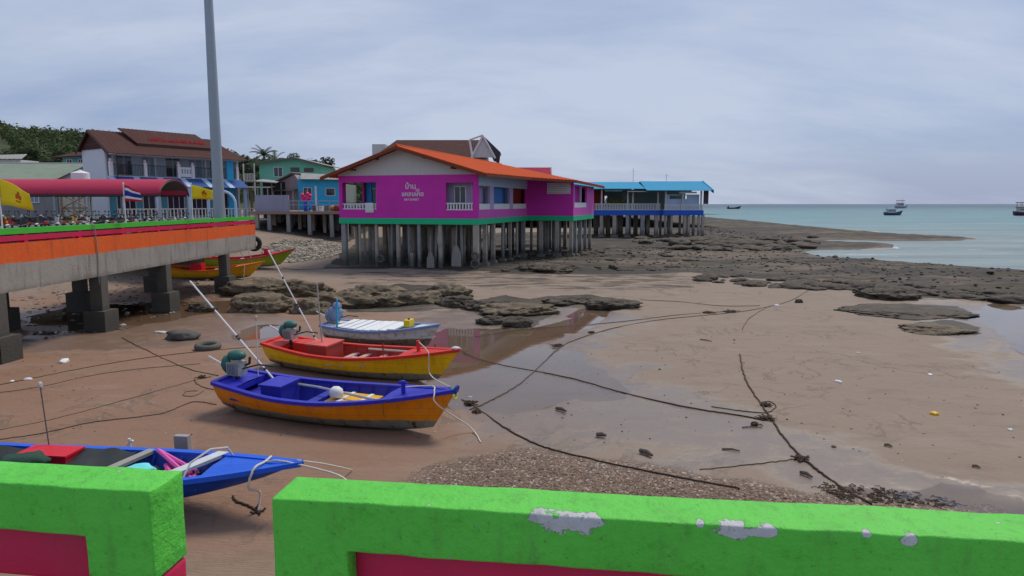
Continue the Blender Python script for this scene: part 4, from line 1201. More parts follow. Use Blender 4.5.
    for i in range(3):
        p_, q_ = eR[i], eR[i + 1]
        c = MB(); c.slab(p_ + Vector((-.06, 0, -.03)), p_ + Vector((.0, 0, -.03)), q_ + Vector((.0, 0, -.03)), q_ + Vector((-.06, 0, -.03)), .16); c.build('eave_board', FASC, t)
    # soffit rafters
    for x, z in ((-9.2, 7.0), (-7.4, 7.72), (-3.6, 7.72), (-1.6, 7.0)):
        c = MB(); c.box(x - .05, x + .05, y0 + .05, .02, z - .16, z - .02); c.build('rafter', FASC, t)
    # name on the front
    Mx = lambda x, z: Matrix.Translation((x, -.012, z)) @ Matrix.Rotation(R(90), 4, 'X')
    text('name_lettering', 'บ้าน', .52, WHITE, t, Mx(-4.95, 5.55), bold=.006)
    text('name_lettering', 'ณ', .34, WHITE, t, Mx(-4.42, 5.36), bold=.004)
    text('name_lettering', 'แหลมเกด', .44, WHITE, t, Mx(-4.80, 5.05), bold=.006)
    text('name_lettering', 'BAY SUNSET', .20, WHITE, t, Mx(-4.88, 4.74), bold=.003)
    # stilts
    rng = random.Random(5)
    cols = [-10.35, -9.05, -7.65, -6.05, -4.5, -2.75, -.22]
    for j, yy in enumerate([.22, 2.1, 4.1, 6.2, 8.2, 10.2, 12.2, 14.6, 17, 19.5, 22]):
        for i, xx in enumerate(cols):
            jx, jy = (0, 0) if j == 0 and i in (0, 6) else (rng.uniform(-.25, .25), rng.uniform(-.3, .3) if j else 0)
            if i == 6: jx = 0
            r = .17 if (i in (0, 6) and j == 0) else rng.choice((.10, .12, .14, .15))
            post(t, xx + jx, yy + jy, zb + .02, r, rng.choice((STA, STA, STB)), rng.random() < .75, pad=(i == 6 and j > 0))
        for xx in (1.3, 3.75):
            if yy > 12.5: post(t, xx, yy, zb + .02, rng.choice((.13, .16)), rng.choice((STA, STB)), True, pad=True)
    for xx in (1.2, 2.6, 3.8): post(t, xx, S1 + .2, zb + .02, .15, STA, True, pad=True)
    for xx in (-9.0, -6.6, -5.3, -3.6, -1.5):
        post(t, xx + rng.uniform(-.2, .2), .6 + rng.uniform(0, .6), zb + .02, .09, STB, False, lean=rng.uniform(-.25, .25))
    post(t, -5.05, .3, 1.05, .13, STA, True)
    c = MB(); c.box(-W + .2, -.2, 1.2, 1.4, zb - .25, zb + .028); c.build('floor_joist', CONCD, t)
    c = MB(); c.box(-W + .2, -.2, 6.2, 6.4, zb - .25, zb + .028); c.build('floor_joist', CONCD, t)
    return t
house = magenta_house()
def hloc(x, y, z):
    a, b = world_xy(house, x, y); return Vector((a, b, z))
# things at the house: sheet of cloth, tyres, upended paddles
def cloth_sheet():
    p = hloc(-8.15, -.06, 3.86)
    mb = MB(); V = []
    for i in range(7):
        for j in range(6):
            V.append((-.34 + .68 * i / 6, -.03 * math.sin(i * 1.7) - .01 * j, .72 * j / 5))
    mb.add(V, [(i * 6 + j, (i + 1) * 6 + j, (i + 1) * 6 + j + 1, i * 6 + j + 1) for i in range(6) for j in range(5)])
    o = mb.build('towel', WHITE, smooth='all', loc=p, rotz=HROT); o.modifiers.new('t', 'SOLIDIFY').thickness = .01
    tag(o, 'white towel hung over the magenta house balcony rail', 'towel')
cloth_sheet()
GREYT = paint('old_tyre', (.10, .095, .085), .9, .3, 5, .3, 20, (.22, .2, .17), .5, 3, False)
pp = hloc(-.2, -.06, .95); tyre('old_tyre', 'upper grey tyre tied to the corner stilt of the magenta house', (pp.x, pp.y - .12, .98), .22, .075, (R(88), 0, HROT), GREYT)
pp = hloc(-.2, -.06, .4); tyre('old_tyre', 'lower grey tyre tied to the corner stilt of the magenta house', (pp.x, pp.y - .14, .42), .27, .09, (R(86), 0, HROT), GREYT)
pp = hloc(-7.4, .05, .6); tyre('old_tyre', 'grey tyre hung between the stilts under the towel', (pp.x, pp.y - .1, .62), .24, .08, (R(88), 0, HROT), GREYT)
def broom(x, label, sc_=1):
    p = hloc(x, .35, 0); g = gz(p.x, p.y)
    t = thing('upended_paddle', label, 'paddle', (p.x, p.y, g), HROT)
    m = MB(); m.loft([(-.36 * sc_, 0, 0), (.36 * sc_, 0, 0), (.34 * sc_, .02, .9 * sc_), (.10, .02, 1.45 * sc_), (-.10, .02, 1.45 * sc_), (-.34 * sc_, .02, .9 * sc_)], (0, .06, 0)); m.build('blade', wood('weathered_wood', (.30, .28, .25)), t)
    m = MB(); m.tube([(0, .05, 1.4 * sc_), (.04, .05, 2.9 * sc_)], .05, 6); m.build('shaft', wood('weathered_wood', (.30, .28, .25)), t)
broom(-1.75, 'large weathered paddle standing blade down under the magenta house corner', 1)
broom(-3.7, 'smaller weathered paddle leaning under the middle of the magenta house', .8)

# ------------------------------------------------------------------ blue restaurant on stilts
def blue_restaurant():
    Y0 = 92.0
    X = lambda x: (x - 512) / F * Y0
    Z = lambda y: pxd(512, y, Y0).z
    t = thing('blue_stilt_restaurant', 'sky blue roofed open restaurant with white railings on stilts beyond the magenta house', 'restaurant', (X(593), Y0, 0))
    x1 = X(661) - X(593); x2 = X(700) - X(593); xl = -4.0
    zb, zf = Z(215.3), Z(210.2)
    c = MB(); c.box(xl, x1, .0, 11, zb + .04, zf - .02); c.box(x1 + .01, x2, -.9, 9, zb + .04, zf - .02); c.build('floor_slab', CONC, t)
    c = MB(); c.box(xl, x1, -.06, -.003, zb, zf); c.build('floor_band', ROYAL, t)
    c = MB(); c.box(x1, x2 + .06, -.96, -.903, zb, zf); c.build('floor_band', ROYAL, t)
    c = MB(); c.box(x2 + .003, x2 + .06, -.9, 9, zb, zf); c.build('floor_band', ROYAL, t)
    c = MB(); c.box(x1 - .06, x1 - .003, -.9, -.07, zb + .001, zf - .001); c.build('floor_band', ROYAL, t)
    # roofs (sloping towards the sea front), fascia
    zt, ze = Z(181), Z(189)
    BR = paint('roof_blue', S(62, 150, 188), .8, .16, .8, .1, 20, (.12, .22, .27), .5, .8, streak=False, spec=.1)
    xm = X(643) - X(593)
    c = MB(); corrugated(c, (xl, 4.5, zt), (xm, 4.5, zt), (xm, -.7, ze + .02), (xl, -.7, ze + .02), 60, .03); c.build('roof_slope', BR, t)
    c = MB(); corrugated(c, (xm, 11.5, ze), (xl, 11.5, ze), (xl, 4.52, zt), (xm, 4.52, zt), 60, .03); c.build('roof_slope', BR, t)
    xr = X(707.5) - X(593)
    zt2, ze2 = Z(181.2), Z(190.6)
    c = MB(); corrugated(c, (xm + .02, 3.6, zt2 + .1), (xr, 3.6, zt2 + .1), (xr, -1.7, ze2), (xm + .02, -1.7, ze2), 60, .03); c.build('roof_slope', BR, t)
    c = MB(); corrugated(c, (xr, 9.6, ze2), (xm + .02, 9.6, ze2), (xm + .02, 3.62, zt2 + .1), (xr, 3.62, zt2 + .1), 60, .03); c.build('roof_slope', BR, t)
    c = MB(); c.loft([(xr - .02, -1.75, ze2 - .35), (xr - .02, 3.6, zt2 - .25), (xr - .02, 3.6, zt2 + .2), (xr - .02, -1.75, ze2 + .06)], (.12, 0, 0)); c.build('barge_board', BR, t)
    # side awning under the main roof
    c = MB(); c.slab((x1 - 4.8, .6, ze - .05), (x1 + .2, .6, ze - .05), (x1 + .3, -1.0, ze - .35), (x1 - 4.8, -1.0, ze - .35), .06); c.build('awning', GREYR, t)
    for x in (X(601) - X(593), X(627) - X(593), X(632) - X(593), X(657) - X(593)):
        c = MB(); c.box(x - .09, x + .09, .05, .23, zf - .019, ze - .1); c.build('column', OFFW, t)
    for x in (x1 + .3, X(680) - X(593), x2 - .25):
        c = MB(); c.box(x - .1, x + .1, -.8, -.6, zf - .019, ze2 - .05); c.build('column', OFFW, t)
    railing(t, .1, x1 - .2, -.02 + .05, zf + .02, Z(203.6), WHITE, nb=42); railing(t, x1 + .1, x2, -.85, zf + .02, Z(204.6), WHITE, nb=24)
    # low white wall behind the seaward rail, dark depth of the dining room
    wall(t, 'screen_wall', PALEB, 'x', x1 + .45, x2 - .4, -.3, -.2, zf, Z(194.5), ((x1 + .9, x1 + 3.2, Z(199), Z(195.5)),))
    wall(t, 'rear_wall', paint('dim_wall', S(130, 142, 138), .8), 'x', xl, x2, 8.7, 8.85, zf, ze - .1, ((1, 3, zf + .9, zf + 2), (6, 8, zf + .9, zf + 2)))
    wall(t, 'side_wall', REDBR, 'x', xl, 2.0, 4.0, 4.1, zf, ze)
    wall(t, 'partition', paint('dim_wall', S(130, 142, 138), .8), 'x', 4.6, x1 - 1.0, 5.0, 5.1, zf, ze)
    c = MB(); c.box(x2 + .1, x2 + .75, -.6, -.5, Z(204), Z(190.8)); c.build('hanging_board', paint('board_dark', S(70, 66, 74), .7), t)
    for x in (X(680) - X(593) - .5, ):
        c = MB(); c.box(x, x + 2.3, -.84, -.80, Z(193.5), Z(191.8)); c.build('sign_strip', WHITE, t)
    rng = random.Random(9)
    for xs_, y in ((( 601, 614, 627, 642, 656), .2), ((607, 620, 635, 650), 3), ((601, 613, 627, 642, 655), 6), ((604, 618, 630, 645), 9)):
        for x in xs_: post(t, X(x) - X(593) + rng.uniform(-.3, .3) * (y > 1), y, zb + .05, rng.choice((.16, .2, .24)), rng.choice((STA, STA, STB)), True, pad=y < 1)
    for xs_, y in (((662, 668, 681, 685, 695, 699), -.7), ((664, 672, 684, 698), 3.5), ((666, 680, 697), 7)):
        for x in xs_: post(t, X(x) - X(593) + .2, y, zb + .05, rng.choice((.14, .18, .3 if x in (695, 662) else .16)), STA if x != 662 else STB, True)
    for x in (X(637.5), X(672)):
        c = MB(); c.tube([(x - X(593), 4.5, zt - .05), (x - X(593), 4.5, zt + (1.9 if x < X(650) else 1.1))], .03, 5)
        c.tube([(x - X(593) - .5, 4.5, zt + (1.5 if x < X(650) else .95)), (x - X(593) + .5, 4.5, zt + (1.5 if x < X(650) else .95))], .02, 4)
        c.build('aerial', GALV, t)
    # potted hedge on the deck
    h = thing('potted_hedge', 'yellow green potted hedge on the blue restaurant deck', 'plant', (X(614), Y0 + 1.0, zf - .018))
    c = MB(); c.box(-1.4, 1.4, -.25, .25, 0, .45); c.build('planter', CONC, h)
    c = MB(); r_ = random.Random(4)
    for k in range(9): leaf_cloud(c, (-1.4 + k * .35, 0, 1.0 + r_.uniform(-.15, .25)), (.42, .4, .5), 70, .1, r_)
    c.build('foliage', LEAFY, h)
    c = MB(); c.tube([(0, 0, .4), (.05, 0, .9)], .04, 5); c.tube([(-.8, 0, .4), (-.7, 0, .9)], .04, 5); c.tube([(.8, 0, .4), (.7, 0, .9)], .04, 5); c.build('stem', BARK, h)
    # tables on the deck
    for k, x in enumerate((5.6, 7.4, 12.0)):
        if x > x1: 
            yy = .4
        else: yy = 1.8
        tb = thing('dining_table', 'small wooden dining table on the blue restaurant deck', 'table', (X(593) + x, Y0 + yy, zf - .018), 0, 'tables on the restaurant deck')
        c = MB(); c.box(-.5, .5, -.4, .4, .70, .75); c.build('table_top', wood('table_wood', (.3, .2, .12)), tb)
        for sx in (-.4, .4):
            for sy in (-.3, .3):
                c = MB(); c.box(sx - .03, sx + .03, sy - .03, sy + .03, 0, .699); c.build('leg', wood('table_wood', (.3, .2, .12)), tb)
blue_restaurant()

# ------------------------------------------------------------------ houses behind
def brown_roof_house():
    Y0 = 84.0; P = lambda x, y, Y=Y0: pxd(x, y, Y)
    a, b = P(388, 139.5), P(484, 139.5); x0, x1 = a.x, b.x; zr = a.z
    t = thing('brown_roofed_house', 'large house with brown roof and white gable showing above the orange roof', 'house', ((x0 + x1) / 2, Y0, 0))
    h = (x1 - x0) / 2; ze = P(400, 158).z
    g = 2.6
    c = MB(); c.box(-h - .8, h + .5, -3.2, 5, 1.5, ze); c.build('wall', OFFW, t)
    c = MB(); corrugated(c, (-h + .9, .8, zr), (h, .8, zr), (h + .3, -4.2, ze - .3), (-h - 1.2, -4.2, ze - .3), 90, .03); c.build('roof_slope', BROWNR, t)
    c = MB(); corrugated(c, (h, .82, zr), (-h + .9, .82, zr), (-h - 1.2, 6, ze - .3), (h + .3, 6, ze - .3), 90, .03); c.build('roof_slope', BROWNR, t)
    # white gabled dormer at the right end, with crossed barge boards
    gx0, gx1 = P(474, 150).x - t.location.x, P(497, 150).x - t.location.x; gm = P(484.5, 140).x - t.location.x
    zl = P(480, 160).z
    c = MB(); c.loft([(gx0, -4.5, zl), (gx1 - .2, -4.5, zl), (gm, -4.5, zr - .1)], (0, .1, 0)); c.build('gable', OFFW, t)
    for (p, q) in (((gx0 - .1, zl - .1), (gm, zr + .05)), ((gx1 - .1, zl - .1), (gm, zr + .05)), ((gx0 - .25, zr - .5), (gx0 + .1, zl - .2)), ((gx0 - .25, zr - .45), (gm, zr + .08))):
        c = MB(); c.tube([(p[0], -4.62, p[1]), (q[0], -4.62, q[1])], .13, 4); c.build('barge_board', WHITE, t)
    c = MB(); c.slab((gm, -4.7, zr + .05), (gm, 1, zr + .05), (gx1 + .5, 1, zl + .6), (gx1 + .5, -4.4, zl + .6), .1); c.slab((gm, -4.7, zr + .05), (gx1 + .5, -4.4, zl + .6), (gx1 + .35, -4.0, zl - .6), (gx1 - .3, -4.3, zl - .3), .08); c.build('dormer_roof', paint('roof_dark', S(74, 68, 70), .8), t)
    # white block at the left end
    c = MB(); c.box(P(373, 150).x - t.location.x, P(386, 150).x - t.location.x, -.5, 3, 1.5, P(380, 144.5).z); c.build('stair_block', OFFW, t)
    for k in range(4): window(t, 'x', -h + 1.5 + k * 2.6, -h + 3 + k * 2.6, -3.2, ze - 3.2, ze - 1.6, WHITE)
brown_roof_house()
def red_pavilion():
    Y0 = 76.0; P = lambda x, y: pxd(x, y, Y0)
    a = P(527, 167.5); b = P(551, 167.5); e = P(540, 178).z
    t = thing('crimson_roofed_pavilion', 'small pavilion with crimson roof and teal gable behind the orange roof', 'pavilion', (b.x, Y0, 0))
    l = b.x - a.x + 1
    c = MB(); corrugated(c, (-l, 0, a.z), (0, 0, a.z), (.0, -1.6, e - .3), (-l, -1.6, e - .3), 26, .02); corrugated(c, (0, .02, a.z), (-l, .02, a.z), (-l, 1.6, e - .3), (0, 1.6, e - .3), 26, .02); c.build('roof_slope', CRIMR, t)
    c = MB(); c.loft([(-.16, -1.4, e - .25), (-.16, 1.4, e - .25), (-.16, 0, a.z - .1)], (.1, 0, 0)); c.build('gable', TEAL, t)
    c = MB(); c.tube([(0.02, -1.6, e - .35), (.02, 0, a.z + .02), (.02, 1.6, e - .35)], .07, 4); c.build('barge_board', OFFW, t)
    c = MB(); c.box(-l + .2, -.2, -1.35, 1.35, 3.4, e - .26); c.build('wall', TEAL, t)
    for x in (-l + .3, -.3):
        for y in (-1.2, 1.2): post(t, x, y, 3.45, .14, STA)
red_pavilion()
def hotel():
    A = pxd(104, 148.3, 60.1)
    t = thing('brown_roofed_hotel', 'two storey white hotel with brown roof, balconies and blue striped awning', 'hotel', (A.x, 60.1, 0), R(55))
    L, D = 12.7, 4.2; g = 2.4
    ze, zr, zf = A.z, A.z + 1.7, 6.95
    HW = paint('hotel_white', S(204, 214, 222), .75, .06, .7, .1, 20, damt=.12)
    # long roof: hip at the far end, gable at the near end
    ov = .35
    c = MB()
    corrugated(c, (-ov, D / 2, zr), (L - 1.6, D / 2, zr), (L + ov, -1.5, ze - .45), (-ov, -1.5, ze - .45), 70, .02)
    corrugated(c, (L - 1.6, D / 2 + .02, zr), (-ov, D / 2 + .02, zr), (-ov, D + ov, ze - .1), (L + ov, D + ov, ze - .1), 70, .02); c.build('roof_slope', BROWNR, t)
    c = MB(); corrugated(c, (L - 1.58, D / 2, zr), (L - 1.56, D / 2 + .02, zr), (L + ov, D + ov, ze - .1), (L + ov, -1.5, ze - .45), 30, .02); c.build('hip_slope', BROWNR, t)
    c = MB(); c.loft([(-.1, .1, ze), (-.1, D - .1, ze), (-.1, D / 2, zr - .25)], (.1, 0, 0)); c.build('gable', BROWNR, t)
    for y0, y1, z0, z1 in ((-1.5, D / 2, ze - .50, zr - .02), (D / 2, D + ov, zr - .02, ze - .16)):
        c = MB(); c.slab((-ov - .06, y0, z0), (-ov, y0, z0), (-ov, y1, z1), (-ov - .06, y1, z1), .22); c.build('barge_board', paint('barge_dark', S(64, 44, 42), .7), t)
    c = MB(); c.box(-.12, -.02, .2, D - .2, ze + .35, ze + .5); c.build('gable_beam', paint('barge_dark', S(64, 44, 42), .7), t)
    # raised front roof that carries the name
    r0, r1 = 2.2, 9.6
    c = MB(); corrugated(c, (r0, D / 2 - .1, zr + .35), (r1, D / 2 - .1, zr + .35), (r1 + .9, -.15, ze + .62), (r0 + .6, -.15, ze + .62), 40, .02, .08); c.build('raised_roof', BROWNR, t)
    c = MB(); c.box(r0 + .6, r1 + .9, -.17, -.11, ze + .36, ze + .58); c.build('raised_fascia', paint('barge_dark', S(64, 44, 42), .7), t)
    sl_ = math.atan2(zr + .35 - ze - .62, D / 2 + .05)
    sgn = paint('sign_red', S(150, 22, 36), .8, .05, spec=.1)
    text('roof_lettering', 'LINDA HOUSE & BAR', .58, sgn, t, Matrix.Translation(((r0 + r1) / 2 + .9, .30, ze + .92)) @ Matrix.Rotation(R(62), 4, 'X'), bold=.015)
    # walls
    wall(t, 'end_wall', HW, 'y', 0, D, 0, .15, g, ze)
    ops = [(1.3 + k * 2.25, 2.8 + k * 2.25, zf + .1, ze - .45) for k in range(5)]
    wall(t, 'upper_wall', paint('hotel_teal_white', S(164, 186, 194), .75, .08, .7), 'x', .16, L, 1.0, 1.15, zf, ze - .1, ops)
    for k, o in enumerate(ops): window(t, 'x', o[0], o[1], 1.0, o[2], o[3], OFFW, CURT if k % 2 else GLASS, 1, d=.04, name='balcony_door')
    wall(t, 'rear_wall', HW, 'x', .16, L, D - .15, D, g, ze); wall(t, 'end_wall', HW, 'y', 0, D, L, L + .15, g, ze)
    c = MB(); c.box(.16, L, -.6, D - .16, zf - .25, zf - .002); c.build('balcony_slab', HW, t)
    c = MB(); c.box(.16, L, -1.3, D - .16, ze - .5, ze - .42); c.build('soffit', HW, t)
    # balcony pillars and rails
    px_ = [.25, 3.2, 6.3, 7.7, 10.2, 12.4]
    for x in px_:
        c = MB(); c.box(x - .13, x + .13, -.55, -.29, zf, zf + 1.25); p_ = c.build('balcony_pillar', WHITE, t)
        c = MB(); c.blob((x, -.42, zf + 1.37), (.13, .13, .15), 1, 0, sub=1); c.build('pillar_finial', WHITE, p_)
    for a, b in zip(px_[:-1], px_[1:]):
        if a == 6.3:
            c = MB(); c.box(a + .14, b - .14, -.46, -.38, zf + .1, zf + 1.0); c.build('white_panel', WHITE, t)
            for k in range(4):
                c = MB(); c.box(a + .3 + k * .26, a + .42 + k * .26, -.475, -.462, zf + .4, zf + .8); c.build('panel_inset', CURT, t)
            continue
        c = MB(); n = int((b - a) / .14)
        c.box(a + .13, b - .13, -.45, -.39, zf + .98, zf + 1.04)
        for k in range(1, n): xx = a + (b - a) * k / n; c.box(xx - .012, xx + .012, -.43, -.41, zf + .02, zf + .98)
        c.build('balcony_rail', BLKM, t)
    for x in (1.0, 4.8, 9.8):
        c = MB(); c.box(x - .08, x + .08, -1.2, -1.05, zf - .001, ze - .5) if False else c.box(x - .08, x + .08, .8, .98, zf, ze - .5); c.build('column', HW, t)
    # blue striped awning
    AW = (paint('awning_blue', S(44, 84, 146), .8), PALEB)
    n = 24
    for k in range(n):
        a, b = -.2 + (L + .2) * k / n, -.2 + (L + .2) * (k + 1) / n - .004
        c = MB(); c.slab((a, -.62, zf - .05), (b, -.62, zf - .05), (b, -2.0, zf - .85), (a, -2.0, zf - .85), .04); c.build('awning_stripe', AW[0] if k % 4 else AW[1], t)
    # ground floor: dim blue room fronts
    wall(t, 'lower_wall', TEALB, 'x', .16, L, .6, .75, g, zf - .3, [(1.0 + k * 2.3, 2.7 + k * 2.3, g + .9, g + 3.2) for k in range(5)])
    for k in range(5): window(t, 'x', 1.0 + k * 2.3, 2.7 + k * 2.3, .6, g + .9, g + 3.2, WHITE, GLASS, 2)
    for x in (.4, 3.4, 6.4, 9.4, 12.3):
        c = MB(); c.box(x - .12, x + .12, -1.9, -1.66, g, zf - .86); c.build('column', PALEB, t)
    c = MB(); c.box(-.5, L + .5, -2.6, .58, g, g + .75); c.build('terrace', CONC, t)
    railing(t, -.4, L + .4, -2.5, g + .76, g + 1.7, OFFW, nb=40)
    # stair tower strip at the far end
    c = MB(); c.box(L - 1.6, L - .9, -.75, -.62, g + 1, ze - .5); c.build('blue_strip', SKYB, t)
    # pole with cables at the near corner
    c = MB(); c.tube([(.5, -1.0, g), (.5, -1.0, zf + 1.8)], .05, 6); c.build('drain_pipe', BLKM, t)
hotel()
def teal_house():
    Y0 = 98.0; P = lambda x, y: pxd(x, y, Y0)
    cx = P(284, 160).x
    t = thing('teal_gabled_house', 'two storey pale teal house with broad low gable', 'house', (cx, Y0, 0))
    xl, xr = P(243, 0).x - cx, P(319, 0).x - cx; ap = P(290, 0).x - cx
    za, zl, zr = P(290, 157.5).z, P(241, 163.5).z, P(318, 165).z; g = 2.0
    c = MB(); c.loft([(xl + 1.2, 0, g), (xr - .5, 0, g), (xr - .5, 0, zr - .1), (ap, 0, za - .15), (xl + 1.2, 0, zl + .15)], (0, 8, 0)); c.build('wall', TEAL, t)
    for p, q in (((xl - .3, zl), (ap, za)), ((xr + .2, zr), (ap, za))):
        c = MB(); corrugated(c, (q[0], 8.5, q[1]), (q[0], -.9, q[1]), (p[0], -.9, p[1]), (p[0], 8.5, p[1]), 30, .03, .1); c.build('roof_slope', GREYR, t)
        c = MB(); c.slab((p[0], -.96, p[1] - .02), (p[0], -.91, p[1] - .02), (q[0], -.91, q[1] - .02), (q[0], -.96, q[1] - .02), .22); c.build('barge_board', paint('barge_grey', S(96, 98, 94), .8), t)
    for a, b, y0, y1, m in ((266.5, 276, 167, 177, 1), (284, 293, 167.5, 172, 2), (298, 307.5, 168, 172, 2)):
        window(t, 'x', P(a, 0).x - cx, P(b, 0).x - cx, 0, P(0, y1).z, P(0, y0).z, WHITE if m == 1 else paint('frame_brown', S(96, 74, 66), .7), GLASS, m)
    # side porch with stair rails at the left
    c = MB(); c.box(xl - .6, xl + 1.15, -1.5, 2, P(0, 181).z - .15, P(0, 181).z); c.build('porch_floor', CONC, t)
    for x in (xl - .5, xl + 1.0):
        c = MB(); c.box(x - .07, x + .07, -1.45, -1.3, g, zl - .1); c.build('porch_post', OFFW, t)
    railing(t, xl - .5, xl + 1.0, -1.4, P(0, 181).z + .01, P(0, 174).z, OFFW, nb=7)
teal_house()
def blue_house():
    Y0 = 73.0; P = lambda x, y, Y=Y0: pxd(x, y, Y)
    cx = P(292, 0).x
    t = thing('sky_blue_house', 'low sky blue house with grey tin roof behind the stilt walkway', 'house', (cx, Y0, 0))
    X = lambda x: P(x, 0).x - cx
    Z = lambda y: P(0, y).z
    g = 1.5
    LW = paint('board_wall_grey', S(150, 140, 146), .8, .1, 1, .2, 20)
    c = MB(); c.loft([(X(272), -.05, g), (X(291.5), -.05, g), (X(291.5), -.05, Z(180)), (X(288), -.05, Z(174.5)), (X(272), -.05, Z(182))], (0, 5, 0)); c.build('board_wall', LW, t)
    wall(t, 'front_wall', SKYB, 'x', X(291.7), X(340), -.3, -.12, g, Z(179.5), ((X(297), X(306), Z(196), Z(187.5)), (X(320), X(330), Z(196), Z(188))))
    window(t, 'x', X(297), X(306), -.2, Z(196), Z(187.5), OFFW, GLASS, 1, d=.12); window(t, 'x', X(320), X(330), -.2, Z(196), Z(188), OFFW, GLASS, 0, d=.12)
    c = MB(); c.box(X(309), X(311), -.34, -.302, g, Z(186)); c.build('pipe', WHITE, t)
    c = MB(); c.box(X(291.7), X(340), -.11, 5, g, Z(184)); c.build('room', paint('dim_wall', S(130, 142, 138), .8), t)
    c = MB(); corrugated(c, (X(287), 2.6, Z(172)), (X(333), 2.6, Z(174.2)), (X(346), -1.0, Z(180)), (X(296), -1.0, Z(179.3)), 50, .025); c.build('roof_slope', GREYR, t)
    c = MB(); corrugated(c, (X(287), 4.5, Z(172)), (X(287.5), -.9, Z(172.5)), (X(266), -.9, Z(183)), (X(266), 4.5, Z(183)), 24, .025); c.build('roof_slope', GREYR, t)
    c = MB(); c.slab((X(272), -.1, Z(189.5)), (X(291), -.1, Z(189)), (X(291), -1.6, Z(190.5)), (X(269), -1.6, Z(191)), .06); c.build('porch_awning', paint('roof_dark', S(74, 68, 70), .8), t)
    for x in (X(270), X(290)):
        c = MB(); c.tube([(x, -1.5, 3.4), (x, -1.5, Z(191))], .05, 6); c.build('porch_post', GALV, t)
blue_house()
def shelters():
    Y0 = 70.0; P = lambda x, y: pxd(x, y, Y0)
    t = thing('tin_shelter', 'open tin roofed shelter between the hotel and the sky blue house', 'shelter', (P(256, 0).x, Y0, 0))
    cx = P(256, 0).x; X = lambda x: P(x, 0).x - cx; Z = lambda y: P(0, y).z
    c = MB(); c.slab((X(244), 3, Z(178)), (X(262), 3, Z(180)), (X(270), -.5, Z(182.5)), (X(247), -.5, Z(181)), .08); c.build('upper_roof', GREYR, t)
    c = MB(); c.slab((X(242), 1, Z(186)), (X(264), 1, Z(186)), (X(266), -1.5, Z(187.6)), (X(242), -1.5, Z(187.6)), .06); c.build('lower_roof', GREYR, t)
    for x in (244, 254, 264):
        c = MB(); c.tube([(X(x), -1.3, 2.4), (X(x), -1.3, Z(188))], .05, 6); c.build('post', GALV, t)
        c = MB(); c.tube([(X(x), 2.8, 2.0), (X(x), 2.8, Z(180) - .2)], .05, 6); c.build('post', GALV, t)
    c = MB(); c.box(X(243), X(268), 2.9, 3.0, 2.0, Z(181)); c.build('back_wall', paint('board_dark2', S(52, 48, 46), .9), t)
shelters()
